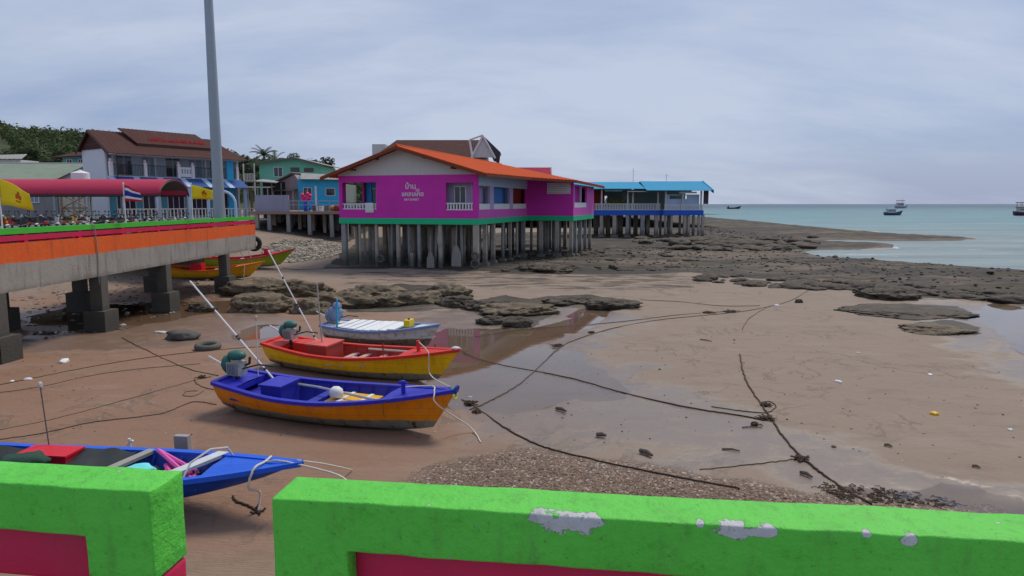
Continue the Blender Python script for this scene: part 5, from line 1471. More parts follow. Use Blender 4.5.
def sheds_left():
    Y0 = 66.0; P = lambda x, y, Y=Y0: pxd(x, y, Y)
    a = P(-90, 163); b = P(89, 163.5)
    t = thing('sage_roofed_shed', 'long low shed with sage green metal roof behind the crimson canopy', 'shed', (b.x, Y0, 0))
    l = b.x - a.x; zt = P(0, 163.3).z; zb_ = P(0, 180, 61).z
    c = MB(); corrugated(c, (-l, 0, zt), (0, 0, zt), (0, -5.2, zb_), (-l, -5.2, zb_), 150, .03); c.build('roof_slope', SAGER, t)
    c = MB(); corrugated(c, (0, .02, zt), (-l, .02, zt), (-l, 5, zb_), (0, 5, zb_), 150, .03); c.build('roof_slope', SAGER, t)
    c = MB(); c.box(-l, .05, -.12, .12, zt - .02, zt + .07); c.build('ridge_cap', OFFW, t)
    GW = paint('siding_grey', S(132, 138, 140), .8, .12, .8, .2, 14)
    wall(t, 'wall', GW, 'x', -l + .3, -.3, -4.6, -4.45, 2.5, zb_ - .05, [(-l + 1 + k * 3.1, -l + 2.8 + k * 3.1, 4.6, 5.6) for k in range(int(l / 3.2))])
    for k in range(int(l / 3.2)): window(t, 'x', -l + 1 + k * 3.1, -l + 2.8 + k * 3.1, -4.6, 4.6, 5.6, WHITE, CURT, 3)
    c = MB(); c.loft([(-.3, -4.45, 2.5), (-.3, 4.4, 2.5), (-.3, 4.4, zb_), (-.3, 0, zt - .1), (-.3, -4.45, zb_)], (.1, 0, 0)); c.build('end_wall', GW, t)
    # brown roofed teal house further back
    Y1 = 88.0; Q = lambda x, y: pxd(x, y, Y1); cx = Q(64, 0).x
    t = thing('small_teal_house', 'small teal house with brown hipped roof left of the hotel', 'house', (cx, Y1, 0))
    X = lambda x: Q(x, 0).x - cx
    Z = lambda y: Q(0, y).z
    c = MB(); c.box(X(50), X(86), 0, 5, 2.2, Z(156)); c.build('wall', TEALB, t)
    c = MB(); c.slab((X(66), 3, Z(147)), (X(90), 3, Z(147)), (X(92), -1, Z(155)), (X(44), -1, Z(157.5)), .15); c.build('roof_slope', BROWNR, t)
    c = MB(); c.slab((X(90), 3.02, Z(147)), (X(66), 3.02, Z(147)), (X(44), 6, Z(157)), (X(92), 6, Z(155)), .15); c.build('roof_slope', BROWNR, t)
    window(t, 'x', X(54), X(60), 0, Z(166), Z(159), WHITE); window(t, 'x', X(66), X(71), 0, Z(166), Z(159), WHITE)
    c = MB(); c.box(X(70), X(82), -1.6, -.02, Z(170), Z(169)); c.build('balcony_floor', CONC, t); railing(t, X(70), X(82), -1.55, Z(169) + .01, Z(163), BLKM, nb=9)
    # pale roof further left
    p = Q(36, 160)
    t = thing('pale_roofed_shed', 'shed with pale tin roof behind the sage green roof', 'shed', (p.x, 80, 0))
    c = MB(); w = 5.2
    corrugated(c, (-w, 2, p.z + .05), (w * .6, 2, p.z + .3), (w, -2, p.z - .5), (-w, -2, p.z - .5), 40, .03); c.build('roof_slope', GREYR, t)
    c = MB(); c.box(-w + .3, w - .6, -1.7, 1.8, 2.3, p.z - .56); c.build('wall', OFFW, t)
    # white water tank before the hotel wall
    p = pxd(65, 180, 55)
    t = thing('water_tank', 'white water tank with peaked lid above the crimson canopy', 'tank', (p.x, 57, DECKZ))
    z0 = pxd(65, 180.5, 57).z - DECKZ; z1 = pxd(65, 173.2, 57).z - DECKZ
    c = MB(); c.lathe([(.68, z0 - .6), (.68, z1), (.60, z1 + .06), (.12, z1 + .22)], 18); c.build('tank_body', WHITE, t, smooth=True)
    c = MB(); c.lathe([(.14, z1 + .21), (.14, z1 + .28), (.02, z1 + .3)], 10); c.build('lid', WHITE, t)
    for sx in (-.5, .5):
        for sy in (-.4, .4):
            c = MB(); c.box(sx - .06, sx + .06, sy - .06, sy + .06, 0, z0 - .62); c.build('leg', GALV, t)
    c = MB(); c.box(-.8, .8, -.8, .8, z0 - .62, z0 - .601); c.build('platform', GALV, t)
sheds_left()
def lattice():
    Y0 = 55.5; a = pxd(62, 208, Y0); b = pxd(89, 208, Y0); w = b.x - a.x; zt = pxd(70, 194, Y0).z - DECKZ
    t = thing('timber_lattice_frame', 'timber frame with crossed braces standing under the crimson canopy', 'frame', ((a.x + b.x) / 2, Y0, DECKZ))
    W_ = wood('pale_timber', (.34, .28, .21))
    for x in (-w / 2, w / 2):
        c = MB(); c.box(x - .07, x + .07, -.07, .07, 0, zt); c.build('upright', W_, t)
    for z in (.4, zt * .55, zt - .08):
        c = MB(); c.box(-w / 2 + .071, w / 2 - .071, -.06, .06, z - .06, z + .06); c.build('rail', W_, t)
    for (z0, z1) in ((.45, zt * .55), (zt * .55, zt - .1)):
        for s_, yy in ((1, -.09), (-1, .09)):
            c = MB(); c.tube([(-s_ * w / 2 * .95, yy, z0), (s_ * w / 2 * .95, yy, z1)], .055, 5); c.build('brace', W_, t)
lattice()
def walkway():
    Y0 = 61.5; P = lambda x, y: pxd(x, y, Y0); X = lambda x: P(x, 0).x
    zt = P(300, 211.3).z; zb_ = P(300, 214.2).z
    t = thing('stilt_walkway', 'concrete walkway on slim posts between the pier and the magenta house', 'walkway', (X(292), Y0, 0))
    cx = X(292)
    WK = paint('walkway_edge', S(150, 128, 112), .85, .15, 1, .3, 16)
    c = MB(); c.box(X(238) - cx, X(343) - cx, 0, 12, zb_, zt); c.build('deck_slab', WK, t)
    rng = random.Random(6)
    for x in (246, 259, 279, 301, 324, 339): post(t, X(x) - cx, .25, zb_ + .02, .16, STB if x != 246 else STA)
    for yy in (2.2, 4, 6.2, 8.5, 11):
        for x in (250, 262, 270, 285, 291, 297, 308, 313, 319, 330, 336): post(t, X(x) - cx + rng.uniform(-.4, .4), yy + rng.uniform(-.4, .4), zb_ + .02, rng.choice((.09, .12, .15)), rng.choice((CONCD, STA, STB)))
    # lavender wall
    c = MB(); c.box(X(244) - cx, X(279) - cx, .4, .55, zt, P(260, 195).z); c.build('parapet_wall', CONCG, t)
    c = MB(); c.tube([(X(279.5) - cx, .45, zt), (X(279.5) - cx, .45, P(0, 200.5).z)], .05, 6); c.build('rail_post', GALV, t)
    for x in (289, 299, 310, 321, 332, 341):
        c = MB(); c.tube([(X(x) - cx, .45, zt), (X(x) - cx, .45, P(0, 200.5).z)], .04, 6); c.build('rail_post', GALV, t)
    for yy in (201, 205):
        c = MB(); c.tube([(X(279.5) - cx, .45, P(0, yy).z), (X(342) - cx, .45, P(0, yy).z)], .03, 6); c.build('rail_bar', GALV, t)
    # blue drum, pink float bunch, heap of crates and nets
    p = Vector((X(295.5), Y0 + 1.1, zt))
    o = thing('plastic_drum', 'blue plastic drum on the stilt walkway', 'drum', p)
    c = MB(); c.lathe([(.26, 0), (.29, .06), (.29, .3), (.31, .33), (.29, .36), (.29, .62), (.31, .65), (.29, .68), (.27, .92), (.22, .95)], 14); c.build('drum_body', ROYAL, o, smooth=True)
    c = MB(); c.cyl((.1, 0), .05, .95, .99, 8); c.build('bung', BLKM, o)
    o = thing('pink_float_bunch', 'bunch of bright pink floats hung on a pole on the walkway', 'floats', (X(292), Y0 + 2.0, zt))
    PK = paint('float_pink', S(228, 40, 110), .4, .1)
    c = MB(); c.tube([(0, .1, 0), (0, .1, 1.9)], .03, 6); c.build('pole', GALV, o)
    for k, (dx, dz) in enumerate(((-.35, 1.45), (-.1, 1.25), (.15, 1.55), (.35, 1.4), (.3, 1.15), (0, 1.0), (-.25, 1.1))):
        c = MB(); c.blob((dx, -.05, dz), (.19, .17, .19), k, .05, sub=2); c.build('float', PK, o, smooth='all')
    rr = random.Random(2)
    for k, (x, m, nm, lb) in enumerate(((303, REDBR, 'crate', 'rusty red crate on the stilt walkway'), (309, WHITE, 'crate', 'white crate on the stilt walkway'), (315, CONCD, 'crate', 'dark grey crate on the stilt walkway'),
                            (322, paint('tan', S(170, 130, 90), .8), 'sack', 'tan sack on the stilt walkway'), (327, REDBR, 'sack', 'rust brown sack on the stilt walkway'), (333, paint('cream', S(200, 180, 140), .8), 'sack', 'cream sack on the stilt walkway'))):
        p = (X(x), Y0 + 1.4 + rr.uniform(-.2, .3), zt)
        if nm == 'crate':
            o = thing('fish_crate', lb, 'crate', p, rr.uniform(-.3, .3))
            for (x0, x1, y0, y1) in ((-.3, .3, -.2, -.17), (-.3, .3, .17, .2), (-.3, -.27, -.169, .169), (.27, .3, -.169, .169)):
                for z0 in (.05, .2, .35):
                    c = MB(); c.box(x0, x1, y0, y1, z0, z0 + .12); c.build('slat', m, o)
            c = MB(); c.box(-.29, .29, -.165, .165, 0, .04); c.build('crate_floor', m, o)
        else:
            c = MB(); c.blob((0, 0, .26), (.38, .3, .30), k, .25, sub=3); o = c.build('net_sack', m, smooth='all', loc=p); tag(o, lb, 'sack')
walkway()

# ------------------------------------------------------------------ boats
def hull_mat(name, col, line, foul=FOUL, peel=.12, rough=.45):
    t = NT(name)
    sg = t.n('ShaderNodeSeparateXYZ'); t.t.links.new(t.tc.outputs['Object'], sg.inputs[0])
    n = t.noise(3, 7, .7)
    c = t.mix(t.noise(1.5, 5, .6), tuple(x * .86 for x in col), tuple(min(1, x * 1.1) for x in col))
    c = t.mix(t.math('MULTIPLY', t.step(t.noise(3.0, 9, .74, t.map((1.6, 1.6, .30))), .47, .72), .55), c, tuple(x * .45 + .01 for x in col))
    c = t.mix(t.step(t.noise(6, 5, .65), .70 - peel * .3, .73 - peel * .3), c, (.42, .40, .36))
    seam = t.math('ABSOLUTE', t.math('SUBTRACT', t.math('FRACT', t.math('MULTIPLY', sg.outputs[2], 6.2)), .5))
    seam = t.step(seam, .045, .012)
    c = t.mix(t.math('MULTIPLY', seam, .40), c, tuple(x * .35 for x in col))
    c = t.mix(t.math('MULTIPLY', t.step(t.noise(7, 8, .75, t.map((.35, 1, 2.5))), .58, .70), .45), c, tuple(x * .3 + .03 for x in col))
    e = t.math('ADD', sg.outputs[2], t.math('MULTIPLY', t.math('SUBTRACT', n, .5), .10))
    f = t.mix(t.noise(5, 7, .75), tuple(x * .45 for x in foul), tuple(x * 1.9 for x in foul))
    f = t.mix(t.step(t.noise(9, 4, .6), .60, .66), f, (.26, .25, .21))
    f = t.mix(t.step(t.noise(4, 5, .7), .56, .64), f, (.035, .032, .026))
    c = t.mix(t.step(e, line + .02, line - .02), c, f)
    h = t.math('ADD', t.math('MULTIPLY', t.noise(11, 5, .7), .6), t.math('MULTIPLY', t.noise(2.0, 3, .5, t.map((.3, 1, 2))), .4))
    return t.fin(c, rough, t.bump(h, .25, .02))
def hull_shape(L, B, D, br, sr, rake, stern=.72, flat=.62, ks=.80, kr=.22):
    def sec(s):
        b = B / 2 * (stern + (1 - stern) * math.sin(min(s / .45, 1) * math.pi / 2)) if s < .45 else B / 2 * max(.0, 1 - ((s - .45) / .55) ** 2.3)
        b = max(b, .018)
        zs = D + br * max(0, (s - .40) / .60) ** 2.0 + sr * max(0, (.35 - s) / .35) ** 1.6
        zk = .02 + .10 * max(0, (.15 - s) / .15) ** 2 + kr * D * max(0, (s - ks) / (1 - ks)) ** 2
        return b, zs, zk
    def pt(s, k, side, inset=0.0):
        b, zs, zk = sec(s); b = max(b - inset, .004)
        ks = ((0, 0), (flat * .55, .03), (flat, .14), (.86, .48), (.95, .76), (1.0, 1.0))
        f, g = ks[k]
        bl = sst(.55, 1.0, s); f = f * (1 - float(bl) * .35) if 0 < k < 5 else f
        z = zk + (zs - zk) * g
        x = (s - .5) * L + rake * g * max(0, (s - .6) / .4) ** 1.5 - .10 * g * max(0, (.12 - s) / .12)
        return Vector((x, side * b * f, z))
    return sec, pt
def boat(name, label, p0, p1, L, B, D, br, sr, rake, hullm, rimm, insm, roll=0, foredeck=.78, aft=.10, lift=.0, ribs=True, z=None, floorz=.16, deckm=None, pitch=0, ks=.80, kr=.22):
    """p0 stern and p1 bow at the keel on the ground"""
    d = (p1 - p0); a = math.atan2(d.y, d.x); mid = (p0 + p1) / 2
    zz = gz(mid.x, mid.y) if z is None else z
    t = thing(name, label, 'boat', (mid.x, mid.y, zz + lift), 0); t.rotation_euler = (roll, pitch, a)
    sec, pt = hull_shape(L, B, D, br, sr, rake, ks=ks, kr=kr)
    N = 34; ss = [i / N for i in range(N + 1)]; K = 6
    m = MB(); V = []
    for s in ss:
        for k in range(K - 1, -1, -1): V.append(pt(s, k, -1))
        for k in range(1, K): V.append(pt(s, k, 1))
    n = 2 * K - 1
    Fq = [(i * n + j, i * n + j + 1, (i + 1) * n + j + 1, (i + 1) * n + j) for i in range(N) for j in range(n - 1)]
    Fq.append(tuple(range(n)))
    m.add(V, Fq); hl = m.build('hull', hullm, t, smooth=True)
    # inside skin with a flat floor
    m = MB(); V = []; si = [q for q in ss if q <= .90]; w = .045
    def at_z(s, z):
        for k in range(5):
            p, q = pt(s, k, 1), pt(s, k + 1, 1)
            if z <= q.z: return p.lerp(q, max(0, min(1, (z - p.z) / max(q.z - p.z, 1e-6))))
        return q
    for s in si:
        b, zs, zk = sec(s); fl = max(zk + .07, floorz)
        row = [at_z(s, zs - .012), at_z(s, fl + (zs - fl) * .66), at_z(s, fl + (zs - fl) * .33), at_z(s, fl)]
        row = [Vector((p.x, max(p.y - w, .002), max(p.z, fl))) for p in row]
        V += [Vector((p.x, -p.y, p.z)) for p in row] + row[::-1]
    ni = len(si)
    m.add(V, [(i * 8 + j + 1, i * 8 + j, (i + 1) * 8 + j, (i + 1) * 8 + j + 1) for i in range(ni - 1) for j in range(7)] + [tuple(range(7, -1, -1)), tuple((ni - 1) * 8 + j for j in range(8))])
    m.build('inner_hull', insm, t, smooth=True)
    # rim
    m = MB()
    for side in (-1, 1):
        V = []
        for s in ss:
            p = pt(s, 5, side); b = sec(s)[0]
            o, i_ = side * .035, side * -min(.075, b * .9)
            V += [p + Vector((0, o, -.055)), p + Vector((0, o, .018)), p + Vector((0, i_, .018)), p + Vector((0, i_, -.03))]
        Fq = [(i * 4 + j, i * 4 + (j + 1) % 4, (i + 1) * 4 + (j + 1) % 4, (i + 1) * 4 + j) for i in range(N) for j in range(4)] + [(0, 1, 2, 3), (N * 4 + 3, N * 4 + 2, N * 4 + 1, N * 4)]
        m.add(V, Fq)
    b, zs, zk = sec(0); x = pt(0, 5, 1).x
    m.box(x - .04, x + .08, -b + .03, b - .03, zs - .06, zs + .02)
    m.build('gunwale', rimm, t)
    def deck(s0, s1, dz, mm, nm):
        m = MB(); V = []; q = [s0 + (s1 - s0) * i / 12 for i in range(13)]
        for s in q:
            p = pt(s, 5, 1); b = max(sec(s)[0] - .05, .003)
            V += [(p.x, -b, p.z + dz), (p.x, 0, p.z + dz + .025), (p.x, b, p.z + dz)]
        m.add(V, [(i * 3 + j, i * 3 + j + 3, i * 3 + j + 4, i * 3 + j + 1) for i in range(12) for j in range(2)])
        f = V[0], V[2]; e = pt(s0 if nm == 'foredeck' else s1, 5, 1); 
        b = max(sec(s0 if nm == 'foredeck' else s1)[0] - .05, .003)
        m.add([(e.x, -b, e.z + dz), (e.x, b, e.z + dz), (e.x, b * .95, e.z + dz - .12), (e.x, -b * .95, e.z + dz - .12)], [(0, 1, 2, 3)])
        m.build(nm, mm, t)
    if foredeck: deck(foredeck, .985, -.005, deckm or rimm, 'foredeck')
    if aft: deck(.01, aft, -.02, deckm or rimm, 'stern_deck')
    if ribs:
        for s in [.2 + .075 * i for i in range(8)]:
            for side in (-1, 1):
                b, zs, zk = sec(s); m = MB()
                q = [at_z(s, floorz + .03 + (zs - .06 - floorz) * u) for u in (1, .8, .6, .4, .2, 0)]
                m.tube([(p.x, side * max(.02, p.y - .10), p.z) for p in q], .018, 4)
                m.build('rib', insm, t)
    return t, sec, pt
def thwart(t, sec, s, L, dz, w, mm, name='thwart'):
    b, zs, zk = sec(s); x = (s - .5) * L
    m = MB(); m.box(x - w / 2, x + w / 2, -b + .05, b - .05, zs - dz - .035, zs - dz); return m.build(name, mm, t)
ENG_T = paint('engine_teal', S(46, 104, 96), .5, .2, 5, .2, 20, (.12, .1, .08), .5, 3)
ENG_G = paint('engine_grey', S(176, 176, 170), .45, .2, 5, .2, 20, (.12, .1, .08), .5, 3, metal=.3)
ENG_B = paint('engine_cover_blue', S(120, 140, 170), .7, .15, 4, .3, 14, damt=.3)
ROPEW = paint('rope_pale', (.62, .58, .50), .9, .2, 6, .4, 60, damt=.2)
ROPED = paint('rope_dark', (.075, .055, .040), .95, .4, 6, .5, 40, damt=.3)
ROPEB = paint('rope_brown', (.13, .09, .06), .95, .4, 6, .5, 40, damt=.3)
def engine(t, x, z, sc_=1, cover=None):
    """long-tail motor on its pivot: crank case, fuel tank, cooling fins, exhaust, tiller and drive shaft"""
    e = Matrix.Translation((x, 0, z)) @ Matrix.Scale(sc_, 4)
    m = MB(); m.box(-.17, .17, -.15, .15, .10, .40, e); m.cyl((0, 0), .12, .38, .46, 10, M=e); eb = m.build('engine_block', ENG_G, t, smooth=True)
    m = MB()
    for k in range(6): m.box(-.12 + k * .045, -.10 + k * .045, -.19, -.151, .14, .38, e)
    m.build('cooling_fin', GALV, eb)
    m = MB(); m.blob((.02, .02, .55), (.24, .17, .12), 2, .05, sub=2, M=e); m.build('fuel_tank', cover or ENG_T, t, smooth='all')
    m = MB(); m.blob((-.24, 0, .32), (.14, .17, .24), 3, .08, sub=2, M=e); m.build('flywheel_cover', cover or ENG_T, t, smooth='all')
    m = MB(); m.tube([e @ Vector(p) for p in ((.17, .1, .3), (.27, .12, .34), (.30, .12, .5))], .03 * sc_, 6); m.build('exhaust', BLKM, t)
    m = MB(); m.cyl((0, 0), .05, -.12, .1, 8, M=e); m.build('pivot', BLKM, t)
    m = MB(); m.tube([e @ Vector(p) for p in ((.16, 0, .24), (.6, .05, .36), (1.0, .08, .34))], .02 * sc_, 6); m.build('tiller', BLKM, t)
    m = MB(); m.tube([e @ Vector(p) for p in ((-.2, 0, .22), (-.55, 0, .36), (-.8, 0, .46))], [.022 * sc_] * 3, 6); m.build('tail_shaft', WHITE, t)
def tolocal(t, w):
    M = Matrix.Translation(t.location) @ t.rotation_euler.to_matrix().to_4x4()
    return M.inverted() @ Vector(w)
def banded_pole(t, a, b, r, name='pole'):
    a, b = Vector(a), Vector(b); m = MB(); r *= .72; m.tube([a, b], [r, r * .75], 7); o = m.build(name, WHITE, t, smooth=True)
    for k in (.22, .48, .50, .74):
        p = a.lerp(b, k); q = a.lerp(b, k + .015); m = MB(); m.tube([p, q], r * 1.35, 7); m.build('binding', BLKM, o)
    return o

# orange boat with blue rim
HO = hull_mat('hull_orange', S(236, 138, 8), .29)
BLR = paint('boat_blue', S(44, 46, 176), .45, .14, 2.5, .2, 16, (.05, .05, .12), .7, 3)
BLI = paint('boat_blue_inside', S(42, 48, 160), .55, .18, 2.0, .2, 16, (.04, .04, .08), .75, 3)
bt, sec, pt = boat('fishing_boat', 'orange fishing boat with blue rim and blue engine box on the wet sand', gpx(232, 407), gpx(438, 434), 4.92, 1.42, .62, .36, .14, .55, HO, BLR, BLI, roll=R(3), lift=-.02)
engine(bt, -2.32, .72, .95)
m = MB(); m.box(-1.40, -.88, -.36, .22, .17, .74); bx_ = m.build('engine_box', BLI, bt)
m = MB(); m.box(-1.43, -.85, -.39, .25, .741, .78); m.build('box_lid', BLR, bx_)
m = MB(); m.slab((-2.1, -.52, .45), (-1.42, -.56, .45), (-1.42, .56, .45), (-2.1, .52, .45), .04); m.build('aft_bench', BLI, bt)
thwart(bt, sec, .47, 4.92, .10, .20, BLI)
m = MB(); m.box(.15, 1.15, -.36, .34, .36, .55); m.build('fish_hold', paint('hold_yellow', S(222, 170, 20), .5, .1), bt)
m = MB(); m.box(.40, .48, -.37, .35, .551, .565); m.box(.85, .93, -.37, .35, .551, .565); m.build('hold_batten', WHITE, bt)
m = MB(); m.blob((.30, -.10, .68), (.16, .14, .13), 4, .1, sub=2); m.build('float', WHITE, bt, smooth='all')
m = MB(); m.cyl((1.88, -.1), .045, .7, 1.08, 8); m.tube([(1.78, -.1, 1.04), (1.98, -.1, 1.04)], .03, 6); m.build('mooring_bitt', BLR, bt)
w0 = pxd(288, 396, 14.7); w1 = pxd(190, 281, 15.6)
banded_pole(bt, tolocal(bt, w0), tolocal(bt, w1), .035, 'leaning_pole')
w0 = pxd(259, 398, 14.9); w1 = pxd(256, 318, 15.0)
m = MB(); m.tube([tolocal(bt, w0), tolocal(bt, w1)], .012, 5); o = m.build('rod', ROPEW, bt); m = MB(); q = tolocal(bt, w1); m.blob(q, (.04, .04, .07), 1, .1, sub=1); m.build('rod_float', paint('cork', (.5, .42, .3), .9), o)
m = MB(); m.tube([(-1.6, .35, .62), (-.3, .1, .68), (1.55, -.18, .62)], .028, 6); m.build('boat_hook', paint('hook_grey', (.42, .42, .42), .5), bt, smooth=True)
# wraps of cord and coloured cloth at the stem
for k, (c_, dz) in enumerate((('wrap_teal', 0), ('wrap_yellow', -.08), ('wrap_blue', .04))):
    e = pt(.985, 5, 1); mm = paint(c_, {'wrap_teal': S(20, 140, 140), 'wrap_yellow': S(220, 220, 120), 'wrap_blue': S(40, 60, 150)}[c_], .8)
    m = MB(); m.torus(.055 + .01 * k, .028, 12, 6, Matrix.Translation((e.x + .02 + .03 * k, 0, e.z - .03 + dz)) @ Matrix.Rotation(R(70 + 20 * k), 4, 'Y')); m.build('cloth_wrap', mm, bt, smooth='all')
# yellow boat with red rim
HY = hull_mat('hull_yellow', S(242, 194, 12), .28)
RDR = paint('boat_red', S(206, 48, 36), .5, .14, 2.5, .2, 16, (.25, .1, .08), .7, 3)
RDI = paint('boat_red_inside', S(164, 60, 50), .6, .2, 2.0, .2, 16, (.12, .06, .05), .75, 3)
bt2, sec2, pt2 = boat('fishing_boat', 'yellow fishing boat with red rim and red engine box between two other boats', gpx(278, 364), gpx(440, 386), 5.2, 1.42, .62, .36, .14, .66, HY, RDR, RDI, roll=R(3), lift=-.02)
engine(bt2, -2.1, .72, .9)
m = MB(); m.box(-1.2, -.55, -.40, .30, .17, .80); bx_ = m.build('engine_box', RDI, bt2)
m = MB(); m.box(-1.23, -.52, -.43, .33, .801, .84); m.build('box_lid', paint('boat_red_pale', S(206, 92, 84), .6, .2), bx_)
m = MB(); m.box(-2.0, -1.25, -.05, .42, .17, .72); m.build('stern_box', RDR, bt2)
for s in (.44, .52, .64): thwart(bt2, sec2, s, 5.1, .20, .16, paint('plank_pale', S(196, 160, 150), .7))
m = MB(); m.slab((-.35, -.5, .40), (.15, -.5, .40), (.15, .3, .40), (-.35, .3, .40), .03); m.build('floor_board', paint('plank_white', S(206, 196, 190), .7), bt2)
m = MB(); m.slab((.5, -.4, .34), (.9, -.4, .34), (.9, .3, .34), (.5, .3, .34), .03); m.build('floor_board', paint('plank_white', S(206, 196, 190), .7), bt2)
m = MB(); m.tube([(.3, .3, .66), (2.0, .05, .78)], .03, 6); m.build('oar', ROPEW, bt2)
m = MB(); m.cyl((2.05, .0), .05, .75, 1.10, 8); m.build('mooring_bitt', RDR, bt2)
banded_pole(bt2, tolocal(bt2, pxd(328, 362, 18.3)), tolocal(bt2, pxd(268, 250, 19.0)), .03, 'leaning_pole')
m = MB(); m.tube([tolocal(bt2, pxd(324, 366, 18.0)), tolocal(bt2, pxd(317, 284, 18.4))], .022, 5); m.build('rod', paint('rod_grey', (.3, .29, .27), .8), bt2)
for x_ in (383, 435): 
    m = MB(); m.tube([tolocal(bt2, pxd(x_, 356, 17.6)), tolocal(bt2, pxd(x_, 344, 17.6))], .02, 5); m.build('rowlock_pin', RDI, bt2)
e = pt2(.985, 5, 1); m = MB(); m.blob((e.x, 0, e.z + .03), (.14, .05, .05), 3, .3, sub=2); m.build('cloth_wrap', WHITE, bt2, smooth='all')
# white boat
HW_ = hull_mat('hull_white', S(204, 210, 218), .37, (.15, .105, .08), .55, .6)
BWR = paint('boat_rim_blue', S(110, 132, 180), .6, .2, 3, .2, 16, (.5, .5, .5), .5, 3)
BWI = paint('boat_inside_white', S(196, 204, 210), .6, .15, 2, .2, 16, damt=.3)
bt3, sec3, pt3 = boat('fishing_boat', 'small white boat decked over with pale planks, its lower hull bare brown', gpx(340, 342), gpx(420, 350), 3.5, 1.45, .62, .22, .06, .42, HW_, BWR, BWI, roll=R(2), foredeck=.84, ribs=False, deckm=BWI, lift=-.03)
for k in range(8):
    s = .13 + k * .08; b, zs, zk = sec3(s); x = (s - .5) * 3.4
    m = MB(); m.box(x + .012, x + .245, -b + .02, b - .02, zs + .022, zs + .05 + .006 * (k % 3)); m.build('deck_plank', paint('plank_deck_white', S(222, 226, 228), .6, .06, 3, .2, 20, (.4, .4, .4), .3, 2), bt3)
engine(bt3, -1.62, .62, .85, ENG_B)
m = MB(); m.blob((-1.58, 0, .98), (.25, .24, .26), 5, .22, sub=3); m.blob((-1.50, 0, 1.24), (.15, .13, .12), 9, .3, sub=3); m.build('engine_cover', ENG_B, bt3, smooth='all')
m = MB(); m.tube([tolocal(bt3, pxd(337, 328, 21.2)), tolocal(bt3, pxd(337, 299, 21.2))], .03, 6); m.build('blue_pole', SKYB, bt3)
m = MB(); m.box(1.02, 1.22, -.20, .12, .74, .94); m.build('yellow_can', paint('can_yellow', S(224, 196, 40), .5), bt3)
m = MB(); m.cyl((1.12, -.04), .04, .94, .98, 8); m.build('can_cap', BLKM, bt3)

# near blue boat, partly hidden by the parapet
HB = hull_mat('hull_blue', S(20, 74, 176), .20, (.045, .05, .055), .05)
NB = paint('boat_bright_blue', S(26, 92, 214), .45, .12, 2, .2, 16, (.05, .1, .2), .6, 3)
NBI = paint('boat_inside_blue', S(28, 66, 160), .6, .2, 2, .2, 16, (.03, .04, .08), .75, 3)
p1 = px(262, 497, 0.0); p1 = Vector((p1.x, p1.y, 0))
far0 = px(-40, 444.5, .62); bowp = px(303, 460, .84)
ax = Vector((-.985, .115, 0)).normalized()
bowk = Vector((bowp.x, bowp.y, 0)) + ax * .62
bt4, sec4, pt4 = boat('fishing_boat', 'long bright blue fishing boat with pink frame aboard beyond the green parapet', bowk + ax * 6.0, bowk, 6.0, 1.55, .58, .26, .10, .62, HB, NB, NBI, roll=R(1.5), foredeck=.83, lift=-.02, deckm=NB, ks=.45, kr=.95)
PKM = paint('pink_tube', S(214, 90, 170), .5, .1)
TARP = paint('tarp_black', (.022, .028, .03), .7, .3, 3, .3, 12, damt=.2)
for (a, b) in (((1.02, .55, .68), (2.0, -.15, .56)), ((1.02, .55, .68), (1.9, .15, .54)), ((1.9, .15, .54), (2.0, -.15, .56)), ((1.3, .30, .56), (1.85, -.3, .54))):
    m = MB(); m.tube([a, b], .035, 6); m.build('pink_frame_tube', PKM, bt4)
m = MB(); m.slab((1.3, .36, .58), (1.95, .12, .55), (1.95, -.22, .55), (1.45, .0, .57), .03); m.build('pink_seat', paint('pink_cloth', S(170, 40, 110), .8), bt4)
m = MB(); m.slab((1.52, -.62, .70), (1.70, -.62, .70), (2.22, .50, .73), (2.04, .52, .73), .05); m.build('cross_plank', paint('plank_grey_white', S(196, 202, 206), .6), bt4)
m = MB(); m.slab((.38, -.72, .62), (.53, -.72, .62), (.90, .70, .64), (.75, .70, .64), .05); m.build('cross_plank', paint('plank_grey', S(150, 148, 142), .7), bt4)
def tarp(x0, x1, y0, y1, z, nm):
    m = MB(); V = []
    for i in range(15):
        for j in range(9):
            u, v = i / 14, j / 8; V.append((x0 + (x1 - x0) * u, y0 + (y1 - y0) * v, z + .035 * math.sin(u * 9 + v * 3) * math.sin(v * 6 + u * 2) - .07 * math.sin(v * 3.14)))
    m.add(V, [(i * 9 + j, (i + 1) * 9 + j, (i + 1) * 9 + j + 1, i * 9 + j + 1) for i in range(14) for j in range(8)])
    m.build(nm, TARP, bt4, smooth='all')
tarp(-.30, .60, -.66, .64, .63, 'black_tarpaulin'); tarp(-3.0, -.95, -.60, .58, .62, 'black_tarpaulin'); tarp(.80, 1.35, -.60, .30, .52, 'dark_net')
m = MB(); m.blob((1.05, .05, .58), (.24, .15, .07), 3, .3, sub=3); m.build('cyan_cloth', paint('cloth_cyan', S(110, 214, 220), .85, .12, 4), bt4, smooth='all')
m = MB(); m.blob((1.42, -.40, .55), (.24, .16, .07), 6, .3, sub=3); m.build('teal_cloth', paint('cloth_teal', S(60, 190, 180), .85, .12, 4), bt4, smooth='all')
m = MB(); m.blob((-.62, -.22, .72), (.34, .30, .13), 7, .4, sub=3); m.build('green_bundle', paint('bundle_green', (.02, .06, .045), .9, .4, 6, .6, 12), bt4, smooth='all')
m = MB(); m.box(-1.12, -.30, .22, .60, .36, .63); m.build('red_box', paint('box_red', S(206, 22, 44), .45, .1), bt4)
m = MB(); m.box(-1.14, -.28, .20, .62, .631, .665); m.build('red_lid', paint('box_red', S(206, 22, 44), .45, .1), bt4)
rr = random.Random(5); m = MB()
